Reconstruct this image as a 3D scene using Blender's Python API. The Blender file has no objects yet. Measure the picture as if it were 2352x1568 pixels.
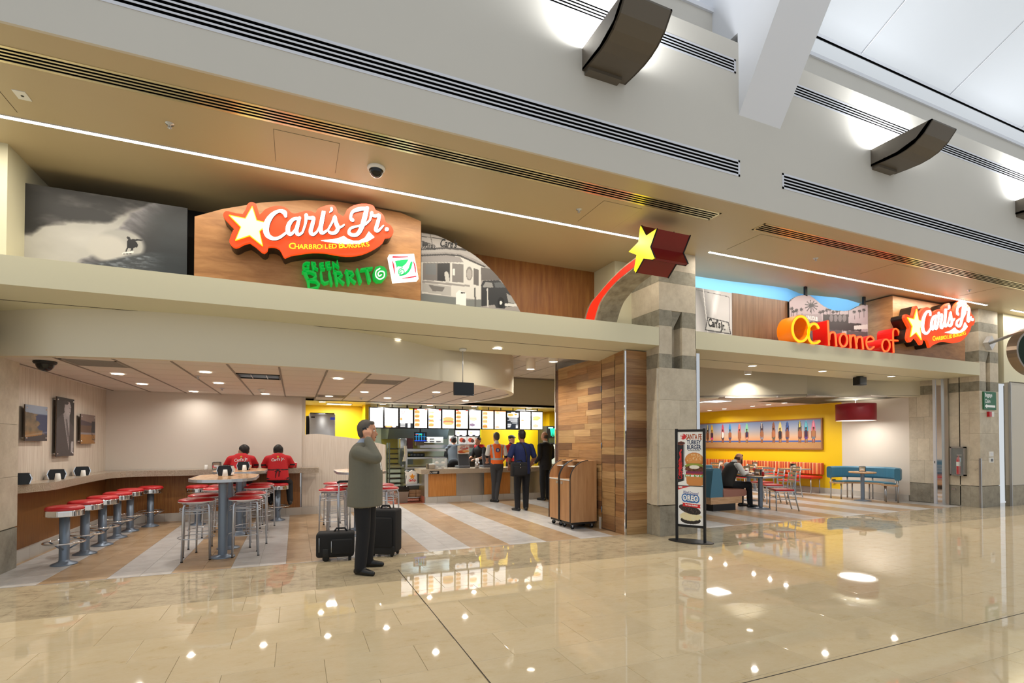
import bpy, bmesh, math, random
import numpy as np
from mathutils import Vector, Matrix
random.seed(7)
S = bpy.context.scene
C = S.collection
# ------------------------------------------------------------------ camera
FPX, PX0, HY, EYE = 1168.0, 1176.0, 1017.0, 1.5
YAW, PITCH = math.atan((1176 - 678) / FPX), math.radians(0.9)
cam = bpy.data.objects.new('camera', bpy.data.cameras.new('camera')); C.objects.link(cam)
cam.location = (0, 0, EYE)
cam.rotation_euler = (math.pi / 2 + PITCH, 0, -YAW)
cam.data.sensor_width = 36; cam.data.lens = FPX / 2352 * 36
CY = HY - FPX * math.tan(PITCH)
cam.data.shift_y = (CY - 784) / 2352
cam.data.clip_start = 0.05; cam.data.clip_end = 300
S.camera = cam
# ------------------------------------------------------------------ world, exposure
W = bpy.data.worlds.new('sky'); S.world = W; W.use_nodes = True
W.node_tree.nodes['Background'].inputs[0].default_value = (0.90, 0.955, 1.0, 1)
W.node_tree.nodes['Background'].inputs[1].default_value = 0.56
S.view_settings.view_transform = 'Standard'; S.view_settings.look = 'None'
S.view_settings.gamma = 1; S.view_settings.use_curve_mapping = False
S.view_settings.exposure = 0.35
S.cycles.max_bounces = 6; S.cycles.diffuse_bounces = 3; S.cycles.glossy_bounces = 3
S.cycles.transmission_bounces = 4; S.cycles.transparent_max_bounces = 6
S.cycles.sample_clamp_indirect = 6; S.cycles.caustics_reflective = False; S.cycles.caustics_refractive = False

# ------------------------------------------------------------------ surveying: a point of the photograph to a point of the place
_F0 = np.array([math.sin(YAW), math.cos(YAW), 0]); _R = np.array([math.cos(YAW), -math.sin(YAW), 0]); _U0 = np.array([0, 0, 1.])
_F = _F0 * math.cos(PITCH) + _U0 * math.sin(PITCH); _U = -_F0 * math.sin(PITCH) + _U0 * math.cos(PITCH)
def _ray(x, y): return _F + _R * (x - PX0) / FPX + _U * (CY - y) / FPX
def onY(x, y, Y): d = _ray(x, y); return tuple(np.array([0, 0, EYE]) + d * Y / d[1])
def onX(x, y, X): d = _ray(x, y); return tuple(np.array([0, 0, EYE]) + d * X / d[0])
def onZ(x, y, z=0): d = _ray(x, y); return tuple(np.array([0, 0, EYE]) + d * (z - EYE) / d[2])

# ------------------------------------------------------------------ materials
M = {}
def _p(name):
    m = bpy.data.materials.new(name); m.use_nodes = True
    return m, m.node_tree.nodes, m.node_tree.links, m.node_tree.nodes['Principled BSDF']
def srgb(c):
    if isinstance(c, str): c = tuple(int(c[i:i + 2], 16) / 255 for i in (0, 2, 4))
    return tuple(x / 12.92 if x <= .04045 else ((x + .055) / 1.055) ** 2.4 for x in c) + (1,)
def mat(name, col, rough=.5, metal=0., spec=.5, coat=0., em=None, es=0., var=0., vscale=6., vst=(1, 1, 1), bump=0., rnd=0., alpha=None, trans=0.):
    """plain procedural material: colour with optional noise variation, bump and per-piece random shade"""
    if name in M: return M[name]
    m, N, L, b = _p(name); c = srgb(col)
    b.inputs['Base Color'].default_value = c; b.inputs['Roughness'].default_value = rough
    b.inputs['Metallic'].default_value = metal; b.inputs['Specular IOR Level'].default_value = spec
    b.inputs['Coat Weight'].default_value = coat; b.inputs['Transmission Weight'].default_value = trans
    if em is not None: b.inputs['Emission Color'].default_value = srgb(em); b.inputs['Emission Strength'].default_value = es
    if var or bump or rnd:
        g = N.new('ShaderNodeNewGeometry'); mp = N.new('ShaderNodeMapping'); mp.inputs['Scale'].default_value = vst
        L.new(g.outputs['Position'], mp.inputs[0])
        n = N.new('ShaderNodeTexNoise'); n.inputs['Scale'].default_value = vscale; n.inputs['Detail'].default_value = 4
        L.new(mp.outputs[0], n.inputs['Vector'])
        v = N.new('ShaderNodeMath'); v.operation = 'MULTIPLY_ADD'; v.inputs[1].default_value = 2 * var; v.inputs[2].default_value = 1 - var
        L.new(n.outputs['Fac'], v.inputs[0]); last = v
        if rnd:
            oi = N.new('ShaderNodeObjectInfo'); q = N.new('ShaderNodeMath'); q.operation = 'MULTIPLY_ADD'
            q.inputs[1].default_value = 2 * rnd; q.inputs[2].default_value = 1 - rnd; L.new(oi.outputs['Random'], q.inputs[0])
            w = N.new('ShaderNodeMath'); w.operation = 'MULTIPLY'; L.new(v.outputs[0], w.inputs[0]); L.new(q.outputs[0], w.inputs[1]); last = w
        h = N.new('ShaderNodeVectorMath'); h.operation = 'SCALE'; h.inputs[0].default_value = c[:3]
        L.new(last.outputs[0], h.inputs['Scale']); L.new(h.outputs[0], b.inputs['Base Color'])
        if bump:
            bp = N.new('ShaderNodeBump'); bp.inputs['Strength'].default_value = bump; bp.inputs['Distance'].default_value = .01
            L.new(n.outputs['Fac'], bp.inputs['Height']); L.new(bp.outputs[0], b.inputs['Normal'])
    if alpha is not None: b.inputs['Alpha'].default_value = alpha
    M[name] = m; return m
def ramp(N, stops):
    r = N.new('ShaderNodeValToRGB'); e = r.color_ramp.elements
    e[0].position, e[0].color = stops[0][0], srgb(stops[0][1]); e[1].position, e[1].color = stops[-1][0], srgb(stops[-1][1])
    for p, c in stops[1:-1]: x = e.new(p); x.color = srgb(c)
    return r
def mat_tex(name, stops, scale, stretch=(1, 1, 1), rough=.5, detail=6, dist=0., bump=0., rnd=.0, coat=0., spec=.5, metal=0., kind='noise', coord='pos', seed=0., rough2=None, nrough=.6):
    """noise or wave driven colour ramp (wood grain, stone, laminate), shifted per piece"""
    if name in M: return M[name]
    m, N, L, b = _p(name)
    if coord == 'pos': co = N.new('ShaderNodeNewGeometry').outputs['Position']
    else: co = N.new('ShaderNodeTexCoord').outputs['Object']
    oi = N.new('ShaderNodeObjectInfo')
    mp = N.new('ShaderNodeMapping'); mp.inputs['Scale'].default_value = stretch; L.new(co, mp.inputs[0])
    ad = N.new('ShaderNodeVectorMath'); ad.operation = 'MULTIPLY_ADD'; ad.inputs[1].default_value = (17, 17, 17) if rnd else (0, 0, 0)
    L.new(oi.outputs['Random'], ad.inputs[0]); L.new(mp.outputs[0], ad.inputs[2])
    n = N.new('ShaderNodeTexNoise'); n.inputs['Scale'].default_value = scale; n.inputs['Detail'].default_value = detail
    n.inputs['Roughness'].default_value = nrough; n.inputs['Distortion'].default_value = dist
    L.new(ad.outputs[0], n.inputs['Vector'])
    r = ramp(N, stops); L.new(n.outputs['Fac'], r.inputs[0]); out = r.outputs[0]
    if rnd:
        q = N.new('ShaderNodeMath'); q.operation = 'MULTIPLY_ADD'; q.inputs[1].default_value = 2 * rnd; q.inputs[2].default_value = 1 - rnd
        L.new(oi.outputs['Random'], q.inputs[0])
        h = N.new('ShaderNodeVectorMath'); h.operation = 'SCALE'; L.new(out, h.inputs[0]); L.new(q.outputs[0], h.inputs['Scale']); out = h.outputs[0]
    L.new(out, b.inputs['Base Color']); b.inputs['Roughness'].default_value = rough
    b.inputs['Coat Weight'].default_value = coat; b.inputs['Specular IOR Level'].default_value = spec; b.inputs['Metallic'].default_value = metal
    if bump:
        bp = N.new('ShaderNodeBump'); bp.inputs['Strength'].default_value = bump; bp.inputs['Distance'].default_value = .005
        L.new(n.outputs['Fac'], bp.inputs['Height']); L.new(bp.outputs[0], b.inputs['Normal'])
    M[name] = m; return m
def glow(name, col, s):
    if name in M: return M[name]
    m = mat(name, col, .5, em=col, es=s); c = srgb(col); m.node_tree.nodes['Principled BSDF'].inputs['Base Color'].default_value = (c[0] * .35, c[1] * .35, c[2] * .35, 1); return m

# ------------------------------------------------------------------ mesh building
class MB:
    def __init__(s): s.v = []; s.f = []; s.m = []; s.sm = []; s.cur = 0; s.T = None
    def add(s, vs, fs, smooth=False):
        b = len(s.v)
        if s.T is not None: vs = [tuple(s.T @ Vector(p)) for p in vs]
        s.v += [tuple(p) for p in vs]
        for f in fs: s.f.append(tuple(i + b for i in f)); s.m.append(s.cur); s.sm.append(smooth)
        return s
    def box(s, x0, x1, y0, y1, z0, z1):
        return s.add([(x0, y0, z0), (x1, y0, z0), (x1, y1, z0), (x0, y1, z0), (x0, y0, z1), (x1, y0, z1), (x1, y1, z1), (x0, y1, z1)],
                     [(0, 3, 2, 1), (4, 5, 6, 7), (0, 1, 5, 4), (1, 2, 6, 5), (2, 3, 7, 6), (3, 0, 4, 7)])
    def bbox(s, x0, x1, y0, y1, z0, z1, r=.01):
        """box with chamfered edges"""
        bm = bmesh.new(); bmesh.ops.create_cube(bm, size=1)
        for v in bm.verts: v.co = ((x0 + x1) / 2 + v.co.x * (x1 - x0), (y0 + y1) / 2 + v.co.y * (y1 - y0), (z0 + z1) / 2 + v.co.z * (z1 - z0))
        bmesh.ops.bevel(bm, geom=bm.edges[:], offset=r, segments=3, affect='EDGES', profile=.5)
        bm.verts.index_update()
        s.add([v.co[:] for v in bm.verts], [[v.index for v in f.verts] for f in bm.faces], True); bm.free(); return s
    def prism(s, poly, axis, a, b):
        """polygon swept along an axis; poly in the other two coordinates (x: (y,z), y: (x,z), z: (x,y))"""
        def P(u, v, t): return {'x': (t, u, v), 'y': (u, t, v), 'z': (u, v, t)}[axis]
        n = len(poly)
        vs = [P(u, v, a) for u, v in poly] + [P(u, v, b) for u, v in poly]
        fs = [tuple(range(n)), tuple(range(2 * n - 1, n - 1, -1))] + [(i, i + n, (i + 1) % n + n, (i + 1) % n) for i in range(n)]
        return s.add(vs, fs)
    def quad(s, a, b, c, d): return s.add([a, b, c, d], [(0, 1, 2, 3)])
    def tube(s, path, r, n=8, closed=False, r1=None, cap=True):
        path = [Vector(p) for p in path]; k = len(path); rings = []
        up = None
        for i, p in enumerate(path):
            if closed: t = path[(i + 1) % k] - path[i - 1]
            else: t = path[min(i + 1, k - 1)] - path[max(i - 1, 0)]
            t.normalize()
            if up is None or abs(up.dot(t)) > .99: up = Vector((0, 0, 1)) if abs(t.z) < .9 else Vector((1, 0, 0))
            u = t.cross(up).normalized(); w = u.cross(t).normalized(); up = w
            rr = r if r1 is None else r + (r1 - r) * i / max(k - 1, 1)
            rings.append([p + (u * math.cos(a) + w * math.sin(a)) * rr for a in (2 * math.pi * j / n for j in range(n))])
        vs = [q for R in rings for q in R]; fs = []
        for i in range(k if closed else k - 1):
            for j in range(n):
                a, b = i * n + j, i * n + (j + 1) % n; c, d = ((i + 1) % k) * n + (j + 1) % n, ((i + 1) % k) * n + j
                fs.append((a, b, c, d))
        if not closed and cap: fs += [tuple(range(n - 1, -1, -1)), tuple((k - 1) * n + j for j in range(n))]
        return s.add(vs, fs, True)
    def cyl(s, c, r, z0, z1, n=24, r1=None): return s.lathe(c, [(0, z0), (r, z0), (r1 if r1 is not None else r, z1), (0, z1)], n, True)
    def lathe(s, c, prof, n=24, flat=False):
        """profile (radius, z) turned around a vertical axis at c; flat duplicates rings for crisp edges"""
        segs = [(prof[i], prof[i + 1]) for i in range(len(prof) - 1)] if flat else None
        def ring(r, z): return [(c[0] + r * math.cos(2 * math.pi * j / n), c[1] + r * math.sin(2 * math.pi * j / n), z) for j in range(n)]
        if flat:
            for (ra, za), (rb, zb) in segs:
                s.add(ring(ra, za) + ring(rb, zb), [(j, (j + 1) % n, (j + 1) % n + n, j + n) for j in range(n)], True)
            return s
        vs = [q for r, z in prof for q in ring(r, z)]
        return s.add(vs, [(i * n + j, i * n + (j + 1) % n, (i + 1) * n + (j + 1) % n, (i + 1) * n + j) for i in range(len(prof) - 1) for j in range(n)], True)
    def sphere(s, c, r, n=16, m=10, sq=(1, 1, 1)):
        vs = []; fs = []
        for i in range(m + 1):
            t = math.pi * i / m
            for j in range(n): a = 2 * math.pi * j / n; vs.append((c[0] + r * sq[0] * math.sin(t) * math.cos(a), c[1] + r * sq[1] * math.sin(t) * math.sin(a), c[2] - r * sq[2] * math.cos(t)))
        for i in range(m):
            for j in range(n): fs.append((i * n + j, i * n + (j + 1) % n, (i + 1) * n + (j + 1) % n, (i + 1) * n + j))
        return s.add(vs, fs, True)
    def build(s, name, mats, parent=None, loc=(0, 0, 0), off=None, col=None):
        """one mesh object; off is subtracted from every vertex (world to local)"""
        me = bpy.data.meshes.new(name)
        v = s.v if off is None else [(p[0] - off[0], p[1] - off[1], p[2] - off[2]) for p in s.v]
        me.from_pydata(v, [], s.f)
        for x in (mats if isinstance(mats, (list, tuple)) else [mats]): me.materials.append(M[x] if isinstance(x, str) else x)
        me.polygons.foreach_set('material_index', s.m); me.polygons.foreach_set('use_smooth', s.sm)
        bm = bmesh.new(); bm.from_mesh(me); bmesh.ops.remove_doubles(bm, verts=bm.verts, dist=1e-5); bmesh.ops.recalc_face_normals(bm, faces=bm.faces); bm.to_mesh(me); bm.free()
        return link(name, me, parent, loc)
def link(name, data, parent=None, loc=(0, 0, 0), rot=None):
    o = bpy.data.objects.new(name, data); C.objects.link(o); o.location = loc
    if rot: o.rotation_euler = rot
    if parent is not None: o.parent = parent
    return o
def tag(o, label=None, cat=None, group=None, kind=None):
    if label: o['label'] = label
    if cat: o['category'] = cat
    if group: o['group'] = group
    if kind: o['kind'] = kind
    return o
def thing(name, label, cat, loc=(0, 0, 0), rz=0., group=None):
    o = bpy.data.objects.new(name, None); C.objects.link(o); o.empty_display_size = .1
    o.location = loc; o.rotation_euler = (0, 0, rz)
    return tag(o, label, cat, group)
def struct(o, label=None): return tag(o, label, None, None, 'structure')
def dup(root, loc, rz=None, label=None, group=None):
    def cp(o, par):
        c = o.copy(); C.objects.link(c)
        if par is not None: c.parent = par
        for ch in list(o.children): cp(ch, c)
        return c
    r = cp(root, None); r.location = loc
    if rz is not None: r.rotation_euler = (0, 0, rz)
    if label: r['label'] = label
    if group: r['group'] = group
    return r
def box(name, m, x0, x1, y0, y1, z0, z1, parent=None, off=None): return MB().box(x0, x1, y0, y1, z0, z1).build(name, m, parent, off=off)
def lamp(kind, loc, power, size=.1, rot=(0, 0, 0), col=(1, .95, .88), spread=None, parent=None, sy=None, blend=.6, angle=None):
    l = bpy.data.lights.new('lamp_light', kind); l.energy = power; l.color = col
    if kind == 'AREA':
        l.size = size
        if sy: l.shape = 'RECTANGLE'; l.size_y = sy
        else: l.shape = 'DISK'
        if spread: l.spread = spread
    else:
        l.shadow_soft_size = size
        if kind == 'SPOT': l.spot_size = angle or 2.2; l.spot_blend = blend
    o = bpy.data.objects.new('lamp_light', l); C.objects.link(o); o.location = loc; o.rotation_euler = rot
    if parent is not None: o.parent = parent
    return o
def ribbon(mb, pts, w, to, depth=0, rnd=7, curve=True):
    """thick stroke: polyline of (x, y[, width]) drawn as overlapping convex pieces, each a prism from the face plane back by depth.
    to(x, y, k) maps a drawing point to the place, k = 0 face, 1 back"""
    P = [(p[0], p[1], (p[2] if len(p) > 2 else w) / 2) for p in pts]
    # Catmull-Rom resampling
    if len(P) > 2 and curve:
        Q = []
        for i in range(len(P) - 1):
            a, b, c, d = P[max(i - 1, 0)], P[i], P[i + 1], P[min(i + 2, len(P) - 1)]
            for t in (0, .25, .5, .75):
                Q.append(tuple(.5 * (2 * b[k] + (c[k] - a[k]) * t + (2 * a[k] - 5 * b[k] + 4 * c[k] - d[k]) * t * t + (3 * b[k] - a[k] - 3 * c[k] + d[k]) * t ** 3) for k in range(3)))
        P = Q + [P[-1]]
    L = []; Rr = []
    for i, (x, y, r) in enumerate(P):
        x0, y0 = P[max(i - 1, 0)][:2]; x1, y1 = P[min(i + 1, len(P) - 1)][:2]
        l = math.hypot(x1 - x0, y1 - y0) or 1; nx, ny = -(y1 - y0) / l, (x1 - x0) / l
        L.append((x + nx * r, y + ny * r)); Rr.append((x - nx * r, y - ny * r))
    def cap(p, q):
        x, y, r = p; a0 = math.atan2(y - q[1], x - q[0])
        return [(x + r * math.cos(a0 + t), y + r * math.sin(a0 + t)) for t in [(-.5 + k / (rnd - 1)) * math.pi for k in range(1, rnd - 1)]]
    n = len(P)
    vs = [to(x, y, 0) for x, y in L + Rr] + [to(x, y, 1) for x, y in L + Rr]; fs = []
    for i in range(n - 1):
        fs += [(i, i + 1, n + i + 1, n + i), (2 * n + i, 2 * n + i + 1, i + 1, i), (3 * n + i, n + i, n + i + 1, 3 * n + i + 1)]
    mb.add(vs, fs)
    for p, q in ((P[0], P[1]), (P[-1], P[-2])):
        a = math.atan2(p[1] - q[1], p[0] - q[0])
        rim = [(p[0] + p[2] * math.cos(a + t), p[1] + p[2] * math.sin(a + t)) for t in [(-.5 + k / 6) * math.pi for k in range(7)]]
        k = len(rim)
        mb.add([to(x, y, 0) for x, y in rim] + [to(x, y, 1) for x, y in rim], [tuple(range(k))] + [(i, i + 1, k + i + 1, k + i) for i in range(k - 1)])
def slab(mb, poly, to):
    n = len(poly)
    mb.add([to(x, y, 0) for x, y in poly] + [to(x, y, 1) for x, y in poly], [tuple(range(n)), tuple(range(2 * n - 1, n - 1, -1))] + [(i, (i + 1) % n, n + (i + 1) % n, n + i) for i in range(n)])
def smooth_poly(P, k=3):
    n = len(P); Q = []
    for i in range(n):
        a, b, c, d = P[i - 1], P[i], P[(i + 1) % n], P[(i + 2) % n]
        for j in range(k):
            t = j / k
            Q.append(tuple(.5 * (2 * b[m] + (c[m] - a[m]) * t + (2 * a[m] - 5 * b[m] + 4 * c[m] - d[m]) * t * t + (3 * b[m] - a[m] - 3 * c[m] + d[m]) * t ** 3) for m in range(2)))
    return Q
_tc = {}
def text_mesh(txt, size=1., bold=0., cx=True, xs=1.):
    """flat triangles of a line of lettering in x-y, centred when cx"""
    key = (txt, size, bold, cx, xs)
    if key in _tc: return _tc[key]
    cu = bpy.data.curves.new('t', 'FONT'); cu.body = txt; cu.size = size; cu.offset = bold; cu.resolution_u = 3
    cu.align_x = 'CENTER' if cx else 'LEFT'
    o = bpy.data.objects.new('t', cu); C.objects.link(o)
    me = o.to_mesh()
    r = ([(v.co.x * xs, v.co.y) for v in me.vertices], [tuple(p.vertices) for p in me.polygons])
    o.to_mesh_clear(); bpy.data.objects.remove(o); bpy.data.curves.remove(cu)
    _tc[key] = r; return r
def put_text(mb, txt, size, to, bold=0., xs=1., cx=True, slant=0.):
    """to(u, v) maps the text plane to the place"""
    v, f = text_mesh(txt, size, bold, cx, xs)
    mb.add([to(x + slant * y, y) for x, y in v], f)
# ================================================================== materials of the place
mat('beige_wall', 'cfcac0', .6, var=.02, vscale=2)
mat('soffit_lamp_tint', 'bfae8c', .45, var=.02, vscale=2)  # the wall's beige with warm lamp light tinted into its colour
mat('fascia_paint', 'd9d4b8', .5)
mat('cream_wall', 'dcd2c6', .6)
mat('bulkhead_paint', 'd6ccb4', .35)
mat('white_paint', 'e2e4ea', .5)
mat('white_metal', 'd9dae0', .35, metal=.3)
mat('black', '0c0c0d', .5)
mat('black_gloss', '0a0a0b', .15)
mat('dark_shaft', '17130f', .9)
mat('dark_bronze', '5f574c', .45)
mat('yellow_wall', 'f2c80e', .5)
mat('yellow_wall_dark', 'e6bd10', .5)
mat('blue_wall', 'a9d3ea', .6)
mat('teal_wall', 'b9cfc9', .5)
mat('steel', 'b9bbbd', .28, metal=1, var=.05, vscale=3, vst=(1, 1, 8))
mat('brushed_steel', 'c6c2ba', .3, metal=1, var=.08, vscale=3, vst=(9, 9, 1))
mat('chrome', 'e4e4e6', .06, metal=1)
mat('satin_metal', 'c6cad2', .3, metal=.75)
mat('grey_post', '7b8898', .35, metal=.4)
mat('red_vinyl', 'c0161f', .38, coat=.2)
mat('rubber', '141414', .7)
mat('grout', '8d8577', .9)
mat('dark_grout', '8f8268', .9)
mat('joint', '4a4238', .9)
mat('glass', 'ffffff', .02, trans=1.)
mat('white_plastic', 'e9e9e6', .4)
mat_tex('wall_laminate', [(.3, 'bcab99'), (.5, 'd4c7b7'), (.7, 'e0d6c8')], 6, (14, 14, .35), .5)
mat_tex('partition_laminate', [(.3, 'cdbfae'), (.5, 'dccfc0'), (.7, 'e6dccf')], 6, (14, 14, .3), .45)
mat_tex('brown_panel', [(.3, '7a4d26'), (.5, '93602f'), (.7, 'a3713c')], 8, (12, 12, .4), .4)
mat_tex('counter_panel', [(.3, 'b4722f'), (.5, 'c8843e'), (.7, 'd39650')], 8, (12, 12, .3), .35)
mat_tex('sign_wood', [(.25, '8d6038'), (.5, 'a97848'), (.75, 'ba8a58')], 2.5, (1.2, 1.2, 5), .45, dist=.4)
mat_tex('back_wood', [(.25, '7c4a1e'), (.5, '95602c'), (.75, 'a87338')], 3, (5, 5, .5), .45, dist=.3)
mat_tex('bin_wood', [(.25, 'a9794e'), (.5, 'bd8e62'), (.75, 'cc9f72')], 3, (6, 6, .5), .4, dist=.3)
mat_tex('granite', [(.3, '6e6152'), (.45, 'a89883'), (.55, 'b7a894'), (.75, 'd6cab8')], 160, rough=.22, detail=2, nrough=.8)
mat_tex('stone_light', [(.24, '8a7f6f'), (.36, 'c0b4a0'), (.6, 'd2c7b3'), (.8, 'dcd2bf')], 5, (1, 1, 1), .55, rnd=.07, bump=.15, detail=9, nrough=.75)
mat_tex('stone_dark', [(.25, '5f5b50'), (.45, '8b8677'), (.65, 'a09a8a'), (.85, 'b3ac9a')], 6, (1, 1, 1), .55, rnd=.08, bump=.15, detail=9, nrough=.75)
mat_tex('stone_base', [(.25, '6d685d'), (.45, '938d7f'), (.65, 'a59f90'), (.85, 'b1ab9b')], 5, (1, 1, 1), .5, rnd=.08, detail=9, nrough=.75)
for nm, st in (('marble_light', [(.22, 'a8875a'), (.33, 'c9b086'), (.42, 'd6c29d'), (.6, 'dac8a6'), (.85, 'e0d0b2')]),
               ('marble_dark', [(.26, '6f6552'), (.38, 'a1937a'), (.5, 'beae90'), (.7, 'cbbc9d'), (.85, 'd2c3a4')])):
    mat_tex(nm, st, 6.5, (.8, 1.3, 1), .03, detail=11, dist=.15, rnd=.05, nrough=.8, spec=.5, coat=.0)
mat_tex('tile_white', [(.3, 'bab5b0'), (.5, 'c8c4c0'), (.7, 'd2cfcb')], 5, (1, 1, 1), .32, rnd=.03, detail=5)
mat_tex('tile_tan', [(.3, 'a58765'), (.5, 'b59876'), (.7, 'c2a787')], 4, (1, 1, 1), .32, rnd=.05, detail=6)
mat_tex('quarry_tile', [(.3, '7d3a26'), (.5, '97503a'), (.7, 'a8624a')], 6, rough=.5)
mat('base_tile', 'c9c3ba', .35, rnd=.04, var=.03)
mat('ceil_tile', 'ddd4cc', .8, var=.02, vscale=60)
mat('tbar', '857b72', .6)
mat('tbar_light', 'cfc6ba', .5)
for k, (a, b, c) in enumerate([('7e5a38', '96704a', 'a98259'), ('74502f', '8a623f', '9a714c'), ('93704a', 'ab8759', 'bd9a6b'), ('5c3d28', '704d34', '7e5a3e'), ('855c36', 'a3774a', 'b68a5a'), ('a07c52', 'b89264', 'c8a476')]):
    mat_tex('plank_%d' % k, [(.25, a), (.5, b), (.75, c)], 3.2, (.6, .6, 9), .42, rnd=.05, dist=.5, bump=.1)
for k in range(6):   # grain along the plank: x and y stretched less than z
    pass

XL, XR = -3.22, 14.63           # left room wall, right room wall
YF = 6.93                      # where the paving of the concourse meets the tiles of the shop
# ================================================================== floors
def floor_tiles(root, tiles, eye, limit=300):
    """tiles: (x0, x1, y0, y1, material); the largest in view become parts, the rest one mesh"""
    tiles.sort(key=lambda t: ((t[0] + t[1]) / 2 - 1) ** 2 + ((t[2] + t[3]) / 2) ** 2)
    cache = {}
    far = {}
    for i, (x0, x1, y0, y1, m) in enumerate(tiles):
        if i < limit:
            key = (round(x1 - x0, 3), round(y1 - y0, 3), m)
            if key not in cache:
                a, b = (x1 - x0) / 2, (y1 - y0) / 2; e = .0016; mb = MB()
                mb.add([(-a, -b, -.01), (a, -b, -.01), (a, b, -.01), (-a, b, -.01), (-a, -b, -e), (a, -b, -e), (a, b, -e), (-a, b, -e),
                        (-a + e, -b + e, 0), (a - e, -b + e, 0), (a - e, b - e, 0), (-a + e, b - e, 0)],
                       [(0, 1, 5, 4), (1, 2, 6, 5), (2, 3, 7, 6), (3, 0, 4, 7), (4, 5, 9, 8), (5, 6, 10, 9), (6, 7, 11, 10), (7, 4, 8, 11), (8, 9, 10, 11)])
                o = mb.build('floor_tile', m, root, ((x0 + x1) / 2, (y0 + y1) / 2, 0)); cache[key] = o.data
            else: link('floor_tile', cache[key], root, ((x0 + x1) / 2, (y0 + y1) / 2, 0))
        else:
            far.setdefault(m, MB()).box(x0, x1, y0, y1, -.01, 0)
    for m, mb in far.items(): mb.build('far_tiles', m, root)['kind'] = 'stuff'

fl = struct(box('floor', 'dark_grout', -9, 26, -3, YF, -.2, -.004))
ROW, LEN, G = .455, .622, .0011
tl = []
r = 0; y1 = YF
ys = [YF, 6.51] + [6.51 - ROW * k for k in range(1, 21)]
for r in range(len(ys) - 1):
    ya, yb = ys[r + 1], ys[r]
    off = (-.118 if r % 2 == 0 else .194) - LEN * 14
    for k in range(52):
        x0 = off + LEN * k; x1 = x0 + LEN
        if x1 < -8.5 or x0 > 24: continue
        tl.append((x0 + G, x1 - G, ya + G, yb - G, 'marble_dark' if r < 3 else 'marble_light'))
floor_tiles(fl, tl, None)
box('expansion_joint', 'joint', 1.128, 1.136, -3, 6.1, -.003, .0006, fl)
box('expansion_joint', 'joint', 1.14, 26, 2.376, 2.384, -.003, .0006, fl)
mb = MB(); mb.box(-2.9, 4.9, YF - .006, YF + .006, -.003, .001); mb.box(6.2, XR, YF - .006, YF + .006, -.003, .001); mb.build('metal_edge', 'satin_metal', fl)

T = .3025
def bay_floor(x0, x1, yend, edge0, name, hole=lambda x, y: x > 5.3 and y < 9.4):
    f = struct(box(name, 'grout', x0 - .1, x1 + .1, YF, yend, -.2, -.004 if x0 < 0 else -.0045))
    tiles = []
    k0 = math.floor((x0 - edge0) / T)
    for k in range(k0, int((x1 - edge0) / T) + 2):
        a = edge0 + k * T; b = a + T; white = (k // 2) % 2 == 0
        a, b = max(a, x0), min(b, x1)
        if b - a < .03: continue
        j = 0; y = YF
        while y < yend - .02:
            y2 = min(y + (T if j or k % 2 == 0 else T * .5), yend)
            if not hole((a + b) / 2, (y + y2) / 2): tiles.append((a + G, b - G, y + G, y2 - G, 'tile_white' if white else 'tile_tan'))
            y = y2; j += 1
    floor_tiles(f, tiles, None); return f
bay_floor(-3.35, 8.17, 12.6, 1.72, 'floor')
bay_floor(6.1, XR + .05, 17.0, 6.765, 'floor', hole=lambda x, y: x < 8.17 and y > 9.3)
kf = struct(box('floor', 'dark_grout', -.5, 8.5, 12.6, 19, -.2, -.005))
mb = MB()
for i in range(36):
    for j in range(26):
        x = 0. + i * .155 + (j % 2) * .077; y = 12.6 + j * .155
        mb.box(x + .004, x + .151, y + .004, y + .151, -.02, 0)
mb.build('quarry_tiles', 'quarry_tile', kf)['kind'] = 'stuff'

# ================================================================== upper wall and soffit of the concourse
ZS, YU = 4.63, 4.91
up = struct(MB().prism([(YU, ZS), (YU + .03, ZS), (YU + .03, ZS + .09), (YU + .35, ZS + .09), (YU + .35, 6.76), (YU, 6.76)], 'x', -9, 26).build('wall_upper', 'beige_wall'))
up2 = struct(box('wall_clerestory', 'beige_wall', -9, 26, YU + .45, YU + .8, 6.5, 7.55))
mb = MB(); mb.prism([(YU + .33, 6.45), (YU + .55, 6.45), (YU + .55, 6.55), (YU + .33, 6.55)], 'x', -9, 26); mb.build('ledge', 'beige_wall', up)
cb = struct(box('trim_1', 'white_paint', -9, 26, YU + .42, YU + .9, 7.5, 7.56))
# soffit with a wavy rear edge over the right-hand bay
we = [(6.1, 7.39), (6.9, 7.388), (7.76, 7.354), (8.6, 7.266), (9.15, 7.244), (9.7, 7.39), (9.93, 7.4), (10.3, 7.35), (10.7, 7.29), (11.09, 7.3), (11.6, 7.385), (11.95, 7.39)]
bx0 = YU + .35
mb = MB(); mb.box(-9, 6.1, YU + .03, 8, ZS, ZS + .08); mb.box(12.1, 26, YU + .03, 8, ZS, ZS + .08)
for (xa, ya), (xb, yb) in zip(we[:-1], we[1:]): mb.prism([(xa, YU + .03), (xb, YU + .03), (xb, yb), (xa, ya)], 'z', ZS, ZS + .08)
mb.prism([(11.95, YU + .03), (12.1, YU + .03), (12.1, 7.4), (11.95, 7.39)], 'z', ZS, ZS + .08)
sof = struct(mb.build('ceiling_soffit', 'soffit_lamp_tint'))
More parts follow.
